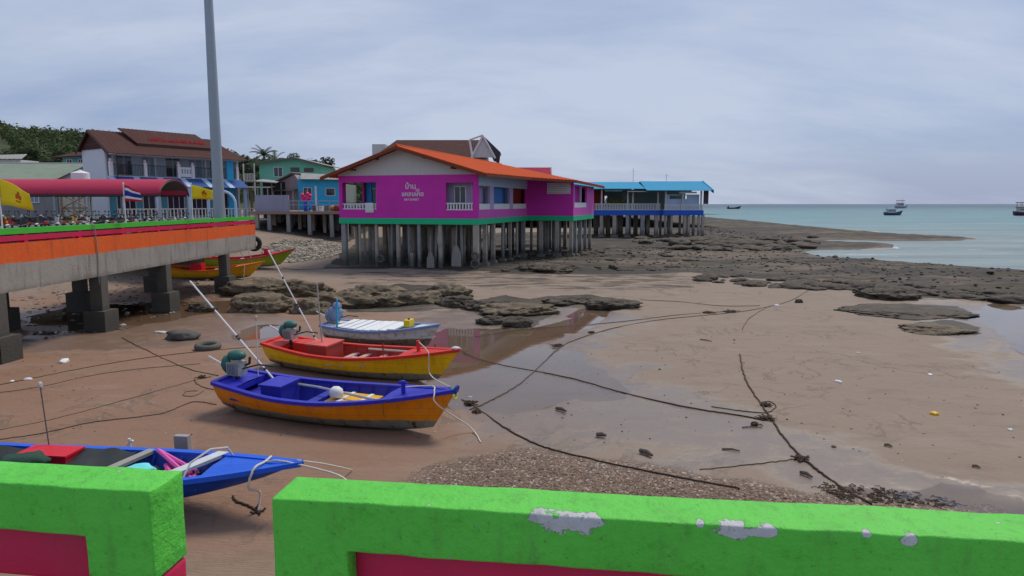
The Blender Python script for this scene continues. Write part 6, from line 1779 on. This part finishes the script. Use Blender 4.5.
for k in range(40):
    a = Vector((rr.uniform(1.8, 2.15), rr.uniform(-.3, .25), .46)); m.tube([a, a + Vector((rr.uniform(-.12, .12), rr.uniform(-.12, .12), rr.uniform(.03, .16)))], .014, 4)
m.build('tackle_pile', paint('tackle', (.12, .11, .09), .9, .6, 12), bt4)
m = MB(); m.tube([(2.0, -.42, .62), (2.06, -.25, .86), (2.2, .05, .95), (2.34, .26, .90), (2.36, .36, .74)], .016, 6); m.build('hoop_rope', ROPEW, bt4, smooth=True)
w = pxd(40, 385, 10.6); q = tolocal(bt4, pxd(51, 455, 10.6))
m = MB(); m.tube([q - Vector((0, 0, .25)), tolocal(bt4, w)], .010, 6); o = m.build('rod', paint('rod_dark', (.1, .1, .1), .7), bt4)
m = MB(); m.blob(tolocal(bt4, w), (.035, .035, .05), 4, .4, sub=2); m.build('rod_tip_lamp', OFFW, o)
m = MB(); q = tolocal(bt4, pxd(183, 448, 10.9)); m.box(q.x - .12, q.x + .12, q.y - .05, q.y + .05, q.z - .35, q.z + .22); m.build('plastic_jug', NT('clear_plastic').fin((.30, .29, .28), .3), bt4)
m = MB(); q = tolocal(bt4, pxd(130, 447, 11.2)); m.cyl((q.x, q.y), .025, q.z - .2, q.z + .15, 6); m.tube([(q.x - .06, q.y, q.z + .03), (q.x + .06, q.y, q.z + .12)], .02, 5); m.build('rowlock', WHITE, bt4)
# anchor rope and little anchor on the sand
def rope(name, label, pts, r, m_, n=10, cat='rope', sag=True, wob=.03, seed=0, group=None):
    """smooth rope through world points"""
    rg = random.Random(seed); P = [Vector(p) for p in pts]; out = []
    for i in range(len(P) - 1):
        a, b, c_, d = P[max(i - 1, 0)], P[i], P[i + 1], P[min(i + 2, len(P) - 1)]
        for k in range(n):
            u = k / n
            out.append(.5 * ((2 * b) + (c_ - a) * u + (2 * a - 5 * b + 4 * c_ - d) * u * u + (3 * b - a - 3 * c_ + d) * u ** 3))
    out.append(P[-1])
    out = [p + Vector((rg.uniform(-wob, wob), rg.uniform(-wob, wob), 0)) * .5 for p in out]
    mb = MB(); mb.tube(out, r * (.62 if m_ is not ROPEW else 1), 6)
    o = mb.build(name, m_, smooth='all')
    return tag(o, label, cat, group)
def grope(name, label, pxs, r, m_, seed=0, n=9, wob=.03, lift=.6, group=None):
    P = []
    for x, y in pxs:
        p = gpx(x, y); P.append(Vector((p.x, p.y, max(p.z, -.03) + r * lift)))
    Q = []
    return rope(name, label, P, r, m_, n, seed=seed, wob=wob, group=group)
e = bt4.matrix_basis
def wpt(t, v): return (Matrix.Translation(t.location) @ t.rotation_euler.to_matrix().to_4x4()) @ Vector(v)
an = gpx(258, 513)
def s_edge(s, side): return wpt(bt4, pt4(s, 5, side) + Vector((0, 0, .03)))
rope('mooring_rope', 'pale rope looped over the blue boat bow down to its anchor', [s_edge(.93, 1), s_edge(.93, 0), s_edge(.925, -1) + Vector((0, -.03, 0)), s_edge(.92, -1) + Vector((-.02, -.07, -.25)), Vector((an.x + .02, an.y + .05, .30)), Vector((an.x, an.y, .03))], .018, ROPEW, seed=1, wob=.01)
def anchor(p):
    t = thing('small_anchor', 'small rusty anchor in the sand below the blue bow', 'anchor', (p.x, p.y, gz(p.x, p.y)))
    IR = paint('rusty_iron', (.05, .035, .028), .9, .4, 8, .5, 30)
    m = MB(); m.tube([(.0, .0, .03), (-.02, .04, .07), (0, .07, .11)], .022, 6); m.build('shank', IR, t)
    for a in (.6, 2.2, 3.9, 5.4):
        m = MB(); m.tube([(0, 0, .03), (math.cos(a) * .07, math.sin(a) * .07, .015), (math.cos(a) * .11, math.sin(a) * .11, .05)], .016, 5); m.build('fluke', IR, t)
anchor(an)
grope('chain_rope', 'dark rope from the anchor back under the blue hull', [(258, 512), (247, 506), (238, 503), (232, 497)], .028, ROPED, 3)
sp = s_edge(.955, 0)
rope('mooring_rope', 'pale rope running off the blue boat bow towards the parapet', [s_edge(.93, 0), sp + Vector((.1, -.05, .02)), pxd(335, 474, 9.2), pxd(350, 484, 8.4)], .014, ROPEW, seed=4, wob=.01)
rope('mooring_rope', 'slack pale rope from the blue bow to the shingle', [s_edge(.99, 0), pxd(325, 464, 9.7), Vector(gpx(352, 471) + Vector((0, 0, .02)))], .012, ROPEW, seed=5, wob=.01)
# bow ropes of the other boats
b1 = wpt(bt, pt(.94, 5, -1) + Vector((0, 0, .02)))
rope('mooring_rope', 'pale taut rope from the orange boat bow down to the sand', [wpt(bt, (1.9, -.1, .95)), wpt(bt, pt(.90, 5, 1) + Vector((0, 0, .03))), b1, b1 + Vector((.06, -.12, -.2)), gpx(470, 432) + Vector((0, 0, .1)), gpx(481, 443) + Vector((0, 0, .01))], .014, ROPEW, seed=6, wob=.008)
b2 = wpt(bt2, pt2(.90, 5, -1) + Vector((0, -.02, .02)))
rope('mooring_rope', 'pale rope from the yellow boat bow to the orange boat', [wpt(bt2, (2.05, 0, 1.08)), b2, b2 + Vector((.08, -.35, -.45)), wpt(bt, pt(.97, 5, 1) + Vector((0, 0, .04)))], .014, ROPEW, seed=7, wob=.008)
rope('hanging_cord', 'thin pale cord hanging down the orange hull', [wpt(bt, pt(.83, 5, -1) + Vector((0, 0, .02))), wpt(bt, pt(.80, 5, -1) + Vector((0, -.05, -.05))), wpt(bt, pt(.80, 3, -1) + Vector((0, -.04, .0)))], .010, ROPEB, seed=8, wob=.004)

# boats beached beyond the pier
HFY = hull_mat('hull_far_yellow', S(222, 160, 6), .20)
HFG = hull_mat('hull_far_green', S(150, 160, 30), .20)
p0, p1 = gpx(172, 277), gpx(250, 279)
l = (p1 - p0).length
bt5, sec5, pt5 = boat('fishing_boat', 'yellow boat with orange rim seen under the pier between its columns', p0, p1, l, 1.5, .62, .45, .2, .9, HFY, paint('rim_orange', S(214, 110, 20), .5), paint('inside_red', S(170, 60, 50), .6), roll=R(3))
m = MB(); m.box(-1.1, -.4, -.35, .35, .17, .95); m.build('red_box', paint('box_red', S(196, 22, 44), .45, .1), bt5)
thwart(bt5, sec5, .55, l, .1, .25, WHITE); thwart(bt5, sec5, .35, l, .1, .25, WHITE)
p0, p1 = gpx(205, 267), gpx(281, 268.5); l = (p1 - p0).length
bt6, sec6, pt6 = boat('fishing_boat', 'green boat with red rim pulled up behind the pier end', p0, p1, l, 1.5, .66, .55, .2, 1.0, HFG, paint('rim_red', S(190, 40, 50), .5), paint('inside_red', S(170, 60, 50), .6), roll=R(2))
thwart(bt6, sec6, .5, l, .1, .25, OFFW)
m = MB(); m.box(l * .28, l * .34, -.1, .3, .9, 1.25); m.build('red_can', paint('box_red', S(196, 22, 44), .45, .1), bt6)
for k, xs_ in enumerate(((243, 251, 246, 262), (249, 252, 256, 262))):
    w0 = wpt(bt6, (.1 + .5 * k, 0, .3)); m = MB(); m.tube([(.1 + .5 * k, 0, .3), (-.5 + .45 * k, .1, 2.2)], .03, 5); m.build('pole', PALEB, bt6)
b5 = wpt(bt5, pt5(.86, 5, -1))
rope('mooring_rope', 'white rope hanging from the yellow boat bow beyond the pier', [b5 + Vector((0, 0, .05)), b5 + Vector((.0, -.08, -.3)), b5 + Vector((-.05, -.12, -b5.z + .02))], .03, ROPEW, seed=9, wob=.01)

# vessels out on the water
def sea_boat(label, xc, yw, Lpx, kind, rotz=0):
    p = px(xc, yw, -.13); Ln = Lpx * p.y / F
    t = thing('moored_boat', label, 'boat', (p.x, p.y, -.20), rotz)
    HM = {'long': paint('sea_hull_dark', S(52, 62, 74), .6), 'fish': paint('sea_hull_navy', S(64, 78, 112), .6), 'ferry': paint('sea_hull_white', S(176, 176, 190), .6), 'red': paint('sea_hull_maroon', S(86, 48, 78), .6)}[kind]
    B = Ln * .24; D = Ln * (.10 if kind == 'long' else .15)
    sec, pt = hull_shape(Ln * .92, B, D, D * (1.3 if kind == 'long' else .9), D * .25, Ln * .1)
    m = MB(); V = []
    for i in range(17):
        for k in range(5, -1, -1): V.append(pt(i / 16, k, -1))
        for k in range(1, 6): V.append(pt(i / 16, k, 1))
    m.add(V, [(i * 11 + j, i * 11 + j + 1, (i + 1) * 11 + j + 1, (i + 1) * 11 + j) for i in range(16) for j in range(10)] + [tuple(range(11))] )
    m.add([V[i * 11 + e_] - Vector((0, 0, .05 * D)) for i in range(17) for e_ in (0, 10)], [(2 * i, 2 * i + 2, 2 * i + 3, 2 * i + 1) for i in range(16)])
    m.build('hull', HM, t, smooth=True)
    if kind == 'long':
        m = MB(); m.box(-Ln * .42, -Ln * .36, -B * .2, B * .2, D, D * 2.2); m.build('engine', BLKM, t)
        for s in (-.15, .1):
            m = MB(); m.box(s * Ln - .2, s * Ln + .2, -B * .4, B * .4, D * .9, D * 1.0); m.build('thwart', OFFW, t)
        return
    h = Ln * .19
    m = MB(); m.box(-Ln * .30, Ln * .14, -B * .36, B * .36, D * .9, D + h); cb = m.build('cabin', OFFW, t)
    for k in range(5):
        m = MB(); x = -Ln * .27 + k * Ln * .08; m.box(x, x + Ln * .05, -B * .37, -B * .361, D + h * .35, D + h * .8); m.build('window', GLASS, cb)
    m = MB(); m.box(-Ln * .36, Ln * .2, -B * .45, B * .45, D + h, D + h * 1.12); m.build('roof', PALEB if kind == 'fish' else paint('sea_roof_red', S(150, 50, 70), .6), t)
    if kind in ('ferry', 'red'):
        for x in (-.3, -.1, .12):
            for y in (-1, 1):
                m = MB(); m.box(Ln * x - .1, Ln * x + .1, y * B * .36 - .1, y * B * .36 + .1, D + h * 1.12, D + h * 2.0); m.build('stanchion', WHITE, t)
        m = MB(); m.box(-Ln * .36, Ln * .2, -B * .45, B * .45, D + h * 2.0, D + h * 2.15); m.build('upper_roof', paint('sea_roof_red', S(150, 50, 70), .6), t)
    m = MB(); m.tube([(Ln * .1, 0, D), (Ln * .1, 0, D + Ln * .55)], Ln * .006, 5); m.tube([(-Ln * .38, 0, D), (-Ln * .38, 0, D + Ln * .3)], Ln * .006, 5); m.build('mast', BLKM, t)
sea_boat('small dark open boat with upturned ends far out on the water', 733.5, 208.9, 13.5, 'long')
sea_boat('navy fishing boat with pale cabin and mast anchored off the reef', 892.5, 215.3, 18, 'fish')
sea_boat('two decked boat with red roof behind the navy fishing boat', 901, 208.2, 14, 'ferry', R(12))
sea_boat('maroon two decked boat riding alone in the bay', 1025, 215.6, 24, 'red')

# ------------------------------------------------------------------ rocks
def rock_mat(name, a, b, moss):
    t = NT(name)
    n = t.noise(1.8, 8, .7, t.map((1, 1, 2.2))); c = t.mix(t.step(n, .35, .7), a, b)
    c = t.mix(t.math('MULTIPLY', t.step(t.noise(.9, 6, .7), .48, .66), .6), c, moss)
    c = t.mix(t.step(t.noise(7, 6, .7), .60, .68), c, (.028, .025, .022))
    c = t.mix(t.step(t.noise(16, 3, .5), .69, .72), c, (.34, .31, .27))
    b_ = t.bump(t.noise(2.5, 8, .72), .8, .15); b_ = t.bump(t.noise(18, 6, .7), .6, .03, b_)
    return t.fin(c, .85, b_)
RK1 = rock_mat('boulder_stone', (.080, .060, .038), (.235, .175, .112), (.105, .088, .038))
RK2 = rock_mat('dark_stone', (.042, .034, .026), (.122, .092, .066), (.066, .055, .026))
def boulder(label, x0, x1, yt, yb, m, seed, group=None, dep=.75, sub=5, name='boulder', bury=.25, flat=.8):
    a, b = gpx(x0, yb), gpx(x1, yb); w = (b - a).length / 2; c = (a + b) / 2
    top = pxd((x0 + x1) / 2, yt, c.y + w * dep * .5).z
    h = max(.12, (top - gz(c.x, c.y)) * .84); cy = c.y + w * dep * .8
    g = gz(c.x, cy)
    mb = MB(); mb.blob((0, 0, h * .30), (w * 1.02, w * dep, h * .85), seed, .36, 1.3, sub, flat)
    # flat layered ledges: squash heights into steps
    V = []
    for (x, y, z) in mb.v:
        s_ = h * .34; q = z / s_; f = q - math.floor(q); z2 = (math.floor(q) + sst(.25, .75, f)) * s_
        q3 = Vector((x, y, z)) * 2.2 + Vector((seed, 0, 0))
        cr = 1 - abs(mnoise.noise(q3)); cr = max(0, cr - .86) / .14            # cracks
        k_ = 1 + .06 * mnoise.fractal(q3 * 1.7, .8, 2.1, 4) - .08 * cr
        V.append((x * k_, y * k_, (z * .75 + float(z2) * .25) * (1 - .08 * cr) + .05 * h * mnoise.noise(q3 * 2)))
    mb.v = V
    o = mb.build(name, m, smooth='all', loc=(c.x, cy, g - h * bury * .4))
    return tag(o, label, 'rock', group)
G1 = 'boulders behind the beached boats'
for k, (a, b, yt, yb, m, lb) in enumerate((
        (216, 303, 274, 296, RK1, 'broad flat topped boulder beside the last pier column'),
        (222, 286, 291, 313, RK1, 'long rounded boulder in front of the flat topped one by the pier'),
        (282, 330, 279, 297, RK1, 'mossy boulder right of the flat topped one by the pier'),
        (286, 325, 295, 314, RK1, 'dark boulder behind the raised stern pole of the yellow boat'),
        (316, 372, 287, 308, RK1, 'rounded brown boulder behind the white boat engine'),
        (334, 402, 281, 303, RK1, 'largest mossy brown boulder behind the white boat'),
        (370, 408, 291, 306, RK1, 'dark low boulder at the foot of the largest mossy one'),
        (398, 442, 286, 305, RK1, 'tilted brown boulder behind the white boat bow'),
        (424, 468, 281, 299, RK1, 'grey boulder at the right end of the boulder line'),
        (436, 474, 295, 306, RK2, 'low dark boulder at the tide pool edge'),
        (466, 512, 298, 311, RK2, 'dark slab of rock at the head of the tide pool'),
        (478, 556, 303, 316, RK1, 'wide dark rock slab beside the tide pool'),
        (476, 506, 314, 325, RK2, 'small dark rock standing in the tide pool'),
        (504, 532, 316, 328, RK2, 'pointed dark rock standing in the tide pool'),
        (184, 214, 301, 312, RK2, 'dark rock at the foot of the third pier column'),
        (520, 570, 262, 273, RK2, 'long dark rock in front of the magenta house corner'),
        (545, 600, 294, 305, RK2, 'flat grey rock ledge beyond the tide pool'),
        (590, 640, 299, 309, RK2, 'flat grey rock ledge ending in a point over the sand'),
        (864, 980, 304, 318, RK2, 'broad low dark reef mound lying on the pale sand'),
        (914, 980, 320, 334, RK1, 'brown low mound of reef rock on the sand below the dark one'),
        (856, 876, 286, 294, RK2, 'small dark rock at the tip of the reef ledge'),
        (868, 930, 288, 300, RK2, 'long dark rock along the reef ledge'),
        (796, 803, 298, 303, RK2, 'lone dark stone on the pale sand by the rope end'))):
    boulder(lb, a, b, yt + (5 if 'mound' in lb else 0), yb, m, k * 3 + 1)
rng = random.Random(31)
proto_rocks = []
for k in range(6):
    mb = MB(); mb.blob((0, 0, .12), (1, .8, .42), k + 50, .35, 1.3, 3, .8); me = mb.mesh('reef_rock', 'all'); me.materials.append(RK2); proto_rocks.append(me)
def reef_rock(x, y, s, me, lb, gp):
    p = gpx(x, y)
    if sdist(LAND, np.array([p.x]), np.array([p.y]))[0] < 1: return
    o = link('reef_rock', me); o.location = (p.x, p.y, p.z - .06 * s); o.rotation_euler.z = rng.uniform(0, 6.3); o.scale = (s, s * rng.uniform(.6, 1.1), s * rng.uniform(.5, 1.0))
    tag(o, lb, 'rock', gp)
for k in range(95):
    reef_rock(rng.uniform(640, 815), 235 + rng.uniform(2, 15), rng.uniform(.5, 1.7), rng.choice(proto_rocks), 'dark rock in the tumbled band crossing the reef flat', 'rocks of the tumbled reef band')
for k in range(75):
    x = rng.uniform(700, 1022); y = 278 + (x - 700) * .058 + rng.uniform(-4, 5)
    reef_rock(x, y, rng.uniform(.2, .85), rng.choice(proto_rocks), 'dark rock along the ledge where reef meets sand', 'rocks along the reef ledge')
for k in range(40):
    x = rng.uniform(480, 700); y = 256 + rng.uniform(-6, 16)
    reef_rock(x, y, rng.uniform(.2, .7), rng.choice(proto_rocks), 'dark rock on the muddy flat before the stilt houses', 'rocks before the stilt houses')
# uncountable stones: shingle under the parapet, rubble heap by the walkway, cobbles on the reef, shell grit
def stones(name, label, pts, smin, smax, cols, seed):
    rg = random.Random(seed); mb = MB()
    bm = bmesh.new(); bmesh.ops.create_icosphere(bm, subdivisions=1, radius=1); bv = [v.co.copy() for v in bm.verts]; bm.verts.index_update(); bf = [tuple(v.index for v in f.verts) for f in bm.faces]; bm.free()
    X = np.array([p[0] for p in pts]); Y = np.array([p[1] for p in pts]); Z = ground_h(X, Y)
    cidx = []
    for x, y, z in zip(X, Y, Z):
        s = rg.uniform(smin, smax) * (1.8 if rg.random() < .05 else 1); a = rg.uniform(0, 6.3); sx, sy, sz = s, s * rg.uniform(.5, .9), s * rg.uniform(.3, .6)
        ca, sa = math.cos(a), math.sin(a)
        j = [rg.uniform(.75, 1.2) for _ in bv]
        mb.add([(x + (v.x * sx * ca - v.y * sy * sa) * q, y + (v.x * sx * sa + v.y * sy * ca) * q, z + sz * .3 + v.z * sz * q) for v, q in zip(bv, j)], bf)
        cidx += [rg.choice(cols)] * len(bf)
    me = mb.mesh(name)
    at = me.color_attributes.new('stone', 'FLOAT_COLOR', 'CORNER')
    arr = np.ones((len(me.polygons), 3, 4), np.float32)
    arr[:, :, :3] = np.array(cidx, np.float32)[:, None, :]
    at.data.foreach_set('color', arr.ravel())
    t = NT(name + '_stone'); z = t.n('ShaderNodeAttribute'); z.attribute_name = 'stone'
    me.materials.append(t.fin(t.mix(t.math('MULTIPLY', t.noise(40, 4, .7), .5), z.outputs['Color'], (.08, .065, .05)), .8))
    return tag(link(name, me), label, 'stones', kind='stuff')
def scatter(P, n, seed, bias=None):
    rg = random.Random(seed); xs = [p[0] for p in P]; ys = [p[1] for p in P]; out = []
    while len(out) < n:
        x = np.array([rg.uniform(min(xs), max(xs)) for _ in range(n * 2)]); y = np.array([rg.uniform(min(ys), max(ys)) for _ in range(n * 2)])
        d = sdist(P, x, y)
        for i in range(len(x)):
            if d[i] > 0 and (bias is None or rg.random() < bias(d[i], x[i], y[i])): out.append((x[i], y[i]))
            if len(out) >= n: break
    return out
PC = [(.23, .145, .095), (.17, .105, .07), (.27, .18, .125), (.12, .078, .055), (.20, .125, .082), (.085, .06, .048), (.30, .225, .17)]
stones('shingle', 'brown shingle bank at the foot of the parapet', scatter(poly_px([(400, 490), (470, 456), (530, 450), (600, 459), (680, 471), (760, 486), (850, 495), (940, 503), (1080, 522), (1080, 560), (380, 560)]), 11000, 1, lambda d, x, y: min(1, .1 + d * 1.2)), .007, .021, PC, 1)
stones('rubble', 'pale coral rubble and shell heap before the stilt walkway', scatter([(gpx(a, b).x, gpx(a, b).y) for a, b in ((262, 247), (285, 240), (318, 240), (345, 245), (346, 252), (322, 259), (290, 263), (262, 259))], 2200, 2), .03, .16, [(.60,.56,.48), (.40, .36, .29), (.30, .27, .22), (.22, .19, .15), (.52, .48, .40), (.16, .14, .11)], 2)
stones('beach_grit', 'shells and pebbles strewn over the open sand', scatter(poly_px([(560, 470), (380, 440), (20, 430), (0, 352), (150, 338), (430, 400), (560, 350), (700, 330), (900, 345), (1060, 380), (1060, 490), (900, 470)]), 420, 3), .008, .034, PC + [(.55, .52, .47), (.06, .05, .045)], 3)
stones('reef_cobbles', 'dark cobbles scattered over the reef flat', scatter(poly_px([(500, 258), (640, 246), (700, 226), (800, 240), (806, 252), (900, 262), (1024, 270), (1024, 300), (900, 294), (800, 277), (640, 270), (500, 272)]), 2200, 4), .05, .17, [(.045, .04, .034), (.07, .057, .044), (.03, .027, .023), (.11, .083, .06)], 4)
stones('gravel_under_pier', 'rubbish and stones strewn on the ground under the pier', scatter(poly_px([(0, 300), (120, 282), (215, 276), (215, 300), (120, 330), (0, 345)]), 500, 5), .03, .12, [(.16, .12, .09), (.25, .2, .16), (.08, .07, .06), (.4, .38, .34)], 5)

# ------------------------------------------------------------------ ropes and weed on the sand
grope('mooring_line', 'heavy dark mooring line curving down the pale sand to the shingle', [(740, 355), (743, 372), (751, 390), (764, 409), (772, 420), (782, 436), (800, 456), (822, 474), (845, 490), (872, 505)], .030, ROPED, 1)
grope('mooring_line', 'dark line crossing the tide pool to the knot of weed', [(543, 374), (580, 382), (620, 393), (660, 402), (700, 410), (740, 416), (765, 421)], .026, ROPED, 2)
grope('mooring_line', 'dark line from the orange bow across shingle edge', [(462, 401), (475, 408), (500, 425), (530, 442), (560, 452), (620, 466), (680, 478), (740, 489)], .024, ROPED, 3)
grope('mooring_line', 'brown line looping over the sand into the tide pool', [(824, 281), (806, 292), (790, 301), (768, 307), (740, 312), (700, 316), (660, 320), (620, 327), (590, 335), (562, 346), (545, 362), (520, 385), (490, 402), (470, 410)], .022, ROPEB, 4)
grope('mooring_line', 'upper brown line running beside the looping one', [(742, 330), (750, 318), (770, 306)], .022, ROPEB, 5)
grope('mooring_line', 'thin brown line from the pool across to the long rope', [(475, 338), (520, 330), (570, 327), (620, 322), (680, 315), (740, 311)], .020, ROPEB, 6)
grope('mooring_line', 'thin brown line along the far sand', [(640, 300), (680, 302), (720, 306), (760, 306)], .022, ROPEB, 7)
grope('mooring_line', 'short line at the knot of weed', [(712, 407), (740, 411), (766, 413), (776, 407), (770, 402), (760, 403)], .018, ROPED, 8)
grope('mooring_line', 'faint buried line left of the heavy rope', [(700, 470), (740, 466), (775, 462), (797, 459)], .014, ROPEB, 9)
grope('mooring_line', 'brown line wandering over the red sand behind the blue boat', [(-10, 441), (40, 434), (90, 423), (140, 417), (165, 413), (182, 406), (196, 402), (216, 405)], .018, ROPEB, 10)
grope('mooring_line', 'long thin line from the pier foot to the orange stern', [(122, 338), (150, 352), (185, 368), (218, 376)], .020, ROPEB, 11)
grope('mooring_line', 'long dark line crossing the sand below the pier', [(-10, 387), (30, 379), (80, 369), (120, 362), (170, 355), (230, 349), (262, 347)], .018, ROPEB, 12)
grope('mooring_line', 'faint line beside the long dark one', [(-10, 394), (40, 387), (90, 376), (140, 369), (200, 364)], .014, ROPEB, 13)
grope('mooring_line', 'faint line running towards the orange boat stern', [(-10, 432), (50, 420), (100, 407), (150, 393), (200, 379)], .012, ROPEB, 14)
grope('mooring_line', 'coil of brown line behind the orange boat stern', [(214, 390), (205, 388), (197, 384), (195, 378), (203, 378), (212, 377)], .018, ROPEB, 15)
grope('mooring_line', 'loop of brown line on the sand by the orange stern', [(204, 391), (195, 396), (184, 396), (186, 392), (198, 391)], .014, ROPEB, 16)
grope('mooring_line', 'dark line from the yellow boat bow to the pool rocks', [(462, 352), (475, 359), (500, 366), (543, 374)], .020, ROPED, 17)
grope('mooring_line', 'line running from the green boat along the sand', [(282, 268), (300, 270), (320, 269), (345, 268)], .03, ROPEB, 18)
def weed(label, x, y, r, seed, n=70):
    p = gpx(x, y); rg = random.Random(seed); mb = MB()
    for k in range(n):
        a = Vector((rg.gauss(0, r * .5), rg.gauss(0, r * .4), rg.uniform(0, .05)))
        b = a + Vector((rg.uniform(-1, 1), rg.uniform(-1, 1), rg.uniform(0, .25))) * r * .55
        c = b + Vector((rg.uniform(-1, 1), rg.uniform(-1, 1), rg.uniform(-.3, .05))) * r * .45; c.z = max(c.z, .004)
        mb.tube([a, b, c], rg.uniform(.008, .018), 4)
    mb.blob((0, 0, .02), (r * .55, r * .4, .06), seed, .4, 2, 2)
    o = mb.build('weed_clump', ROPED, loc=(p.x, p.y, max(p.z, -.03))); tag(o, label, 'seaweed')
for k, (x, y, r, lb) in enumerate(((765, 419, .20, 'knot of dark weed where the ropes meet on the sand'), (766, 406, .12, 'small curl of weed above the rope knot'), (755, 425, .10, 'strand of weed below the rope knot'),
        (801, 460, .13, 'weed caught on the heavy rope below the knot'), (558, 346, .16, 'weed on the looping line at the tide pool edge'), (591, 333, .12, 'weed on the looping line above the tide pool'),
        (730, 312, .32, 'brown weed bundle on the line over the far sand'), (708, 313, .25, 'second brown weed bundle on the line over the far sand'), (470, 405, .14, 'weed tangled by the orange bow'), (477, 413, .10, 'scrap of weed on the sand by the orange bow'),
        (202, 378, .10, 'weed on the coil behind the orange stern'))):
    weed(lb, x, y, r * .72, k + 1)
def strandline():
    rg = random.Random(77); mb = MB(); pts = scatter(poly_px([(815, 487), (860, 484), (950, 497), (960, 500), (940, 507), (840, 499)]), 240, 9)
    for x, y in pts:
        z = gz(x, y) + .006; a = Vector((x, y, z)); q = rg.uniform(0, 6.3); l = rg.uniform(.02, .09)
        mb.tube([a, a + Vector((math.cos(q) * l, math.sin(q) * l, rg.uniform(.004, .02))), a + Vector((math.cos(q + .6) * l * 1.8, math.sin(q + .6) * l * 1.8, 0))], rg.uniform(.004, .011), 4)
    tag(mb.build('strandline_weed', ROPED), 'dark weed scraps along the strandline at the end of the heavy rope', 'seaweed', kind='stuff')
strandline()
# ------------------------------------------------------------------ litter and small finds
p = gpx(208, 349); tyre('old_tyre', 'grey tyre lying flat on the red sand near the pier', (p.x, p.y, gz(p.x, p.y) + .09), .30, .10, (R(3), R(2), 0), GREYT)
def lump(name, label, cat, x, y, rad, m, seed, amp=.35, sub=3):
    p = gpx(x, y); mb = MB(); mb.blob((0, 0, rad[2] * .5), rad, seed, amp, 1.6, sub)
    o = mb.build(name, m, smooth='all', loc=(p.x, p.y, p.z - .01), rotz=seed); tag(o, label, cat)
lump('tarpaulin_heap', 'dark crumpled tarpaulin heap on the sand below the pier', 'tarpaulin', 182, 339, (.55, .35, .22), paint('tarp_grey', (.09, .085, .08), .8, .4, 3, .4, 10), 3)
lump('plastic_bag', 'white plastic bag on the sand below the pier', 'bag', 64, 362, (.22, .12, .07), WHITE, 5)
lump('plastic_bag', 'pale plastic scrap lying by the tarpaulin heap', 'bag', 163, 333, (.35, .12, .05), OFFW, 6)
lump('foam_float', 'white foam float by the line on the red sand', 'float', 28, 380, (.10, .06, .05), WHITE, 7, .1)
lump('foam_float', 'white foam scrap beside the float on the red sand', 'float', 12, 382, (.06, .05, .04), WHITE, 8, .2)
lump('yellow_scrap', 'small yellow plastic scrap on the open sand', 'litter', 934, 414.5, (.09, .07, .05), paint('scrap_yellow', S(226, 170, 10), .5), 9)
for k, (x, y, s, c_, lb) in enumerate(((930, 375, .10, WHITE, 'white shell on the open sand below the reef patch'), (838, 382, .11, WHITE, 'white shell beside the heavy rope top'), (858, 353, .08, OFFW, 'pale shell on the far open sand'), (1010, 430, .08, OFFW, 'pale shell near the yellow scrap'),
        (777, 306, .16, WHITE, 'white scrap on the reef flat'), (470, 397, .06, WHITE, 'white scrap by the orange boat stem'))):
    lump('shell', lb, 'shell', x, y, (s, s * .6, s * .35), c_, k + 20, .3, 2)
DRW = wood('driftwood', (.10, .075, .055))
def stick(label, x0, y0, x1, y1, r):
    a, b = gpx(x0, y0), gpx(x1, y1); a.z = max(a.z, -.03) + r * .7; b.z = max(b.z, -.03) + r * .7
    r *= .6; mb = MB(); mb.tube([a, (a + b) / 2 + Vector((.02, .02, .01)), b], [r, r * 1.1, r * .6], 6); o = mb.build('driftwood', DRW); tag(o, label, 'driftwood')
for args in ((800, 474, 812, 479, .05, 'thick driftwood piece beside the heavy rope'), (722, 450, 740, 452, .03, 'driftwood stick left of the heavy rope'), (742, 428, 762, 428, .02, 'thin driftwood stick under the rope knot'),
             (884, 446, 892, 448, .04, 'driftwood stub on the rippled sand'), (972, 467, 980, 469, .035, 'driftwood stub near the right tide pool'), (700, 340, 712, 342, .03, 'driftwood splinter on the far sand'),
             (556, 410, 566, 413, .06, 'driftwood block in the grey pool'), (596, 437, 606, 438, .07, 'driftwood block at the shingle edge'), (640, 453, 652, 458, .07, 'dark driftwood block below the shingle edge')):
    stick(args[5], *args[:5])
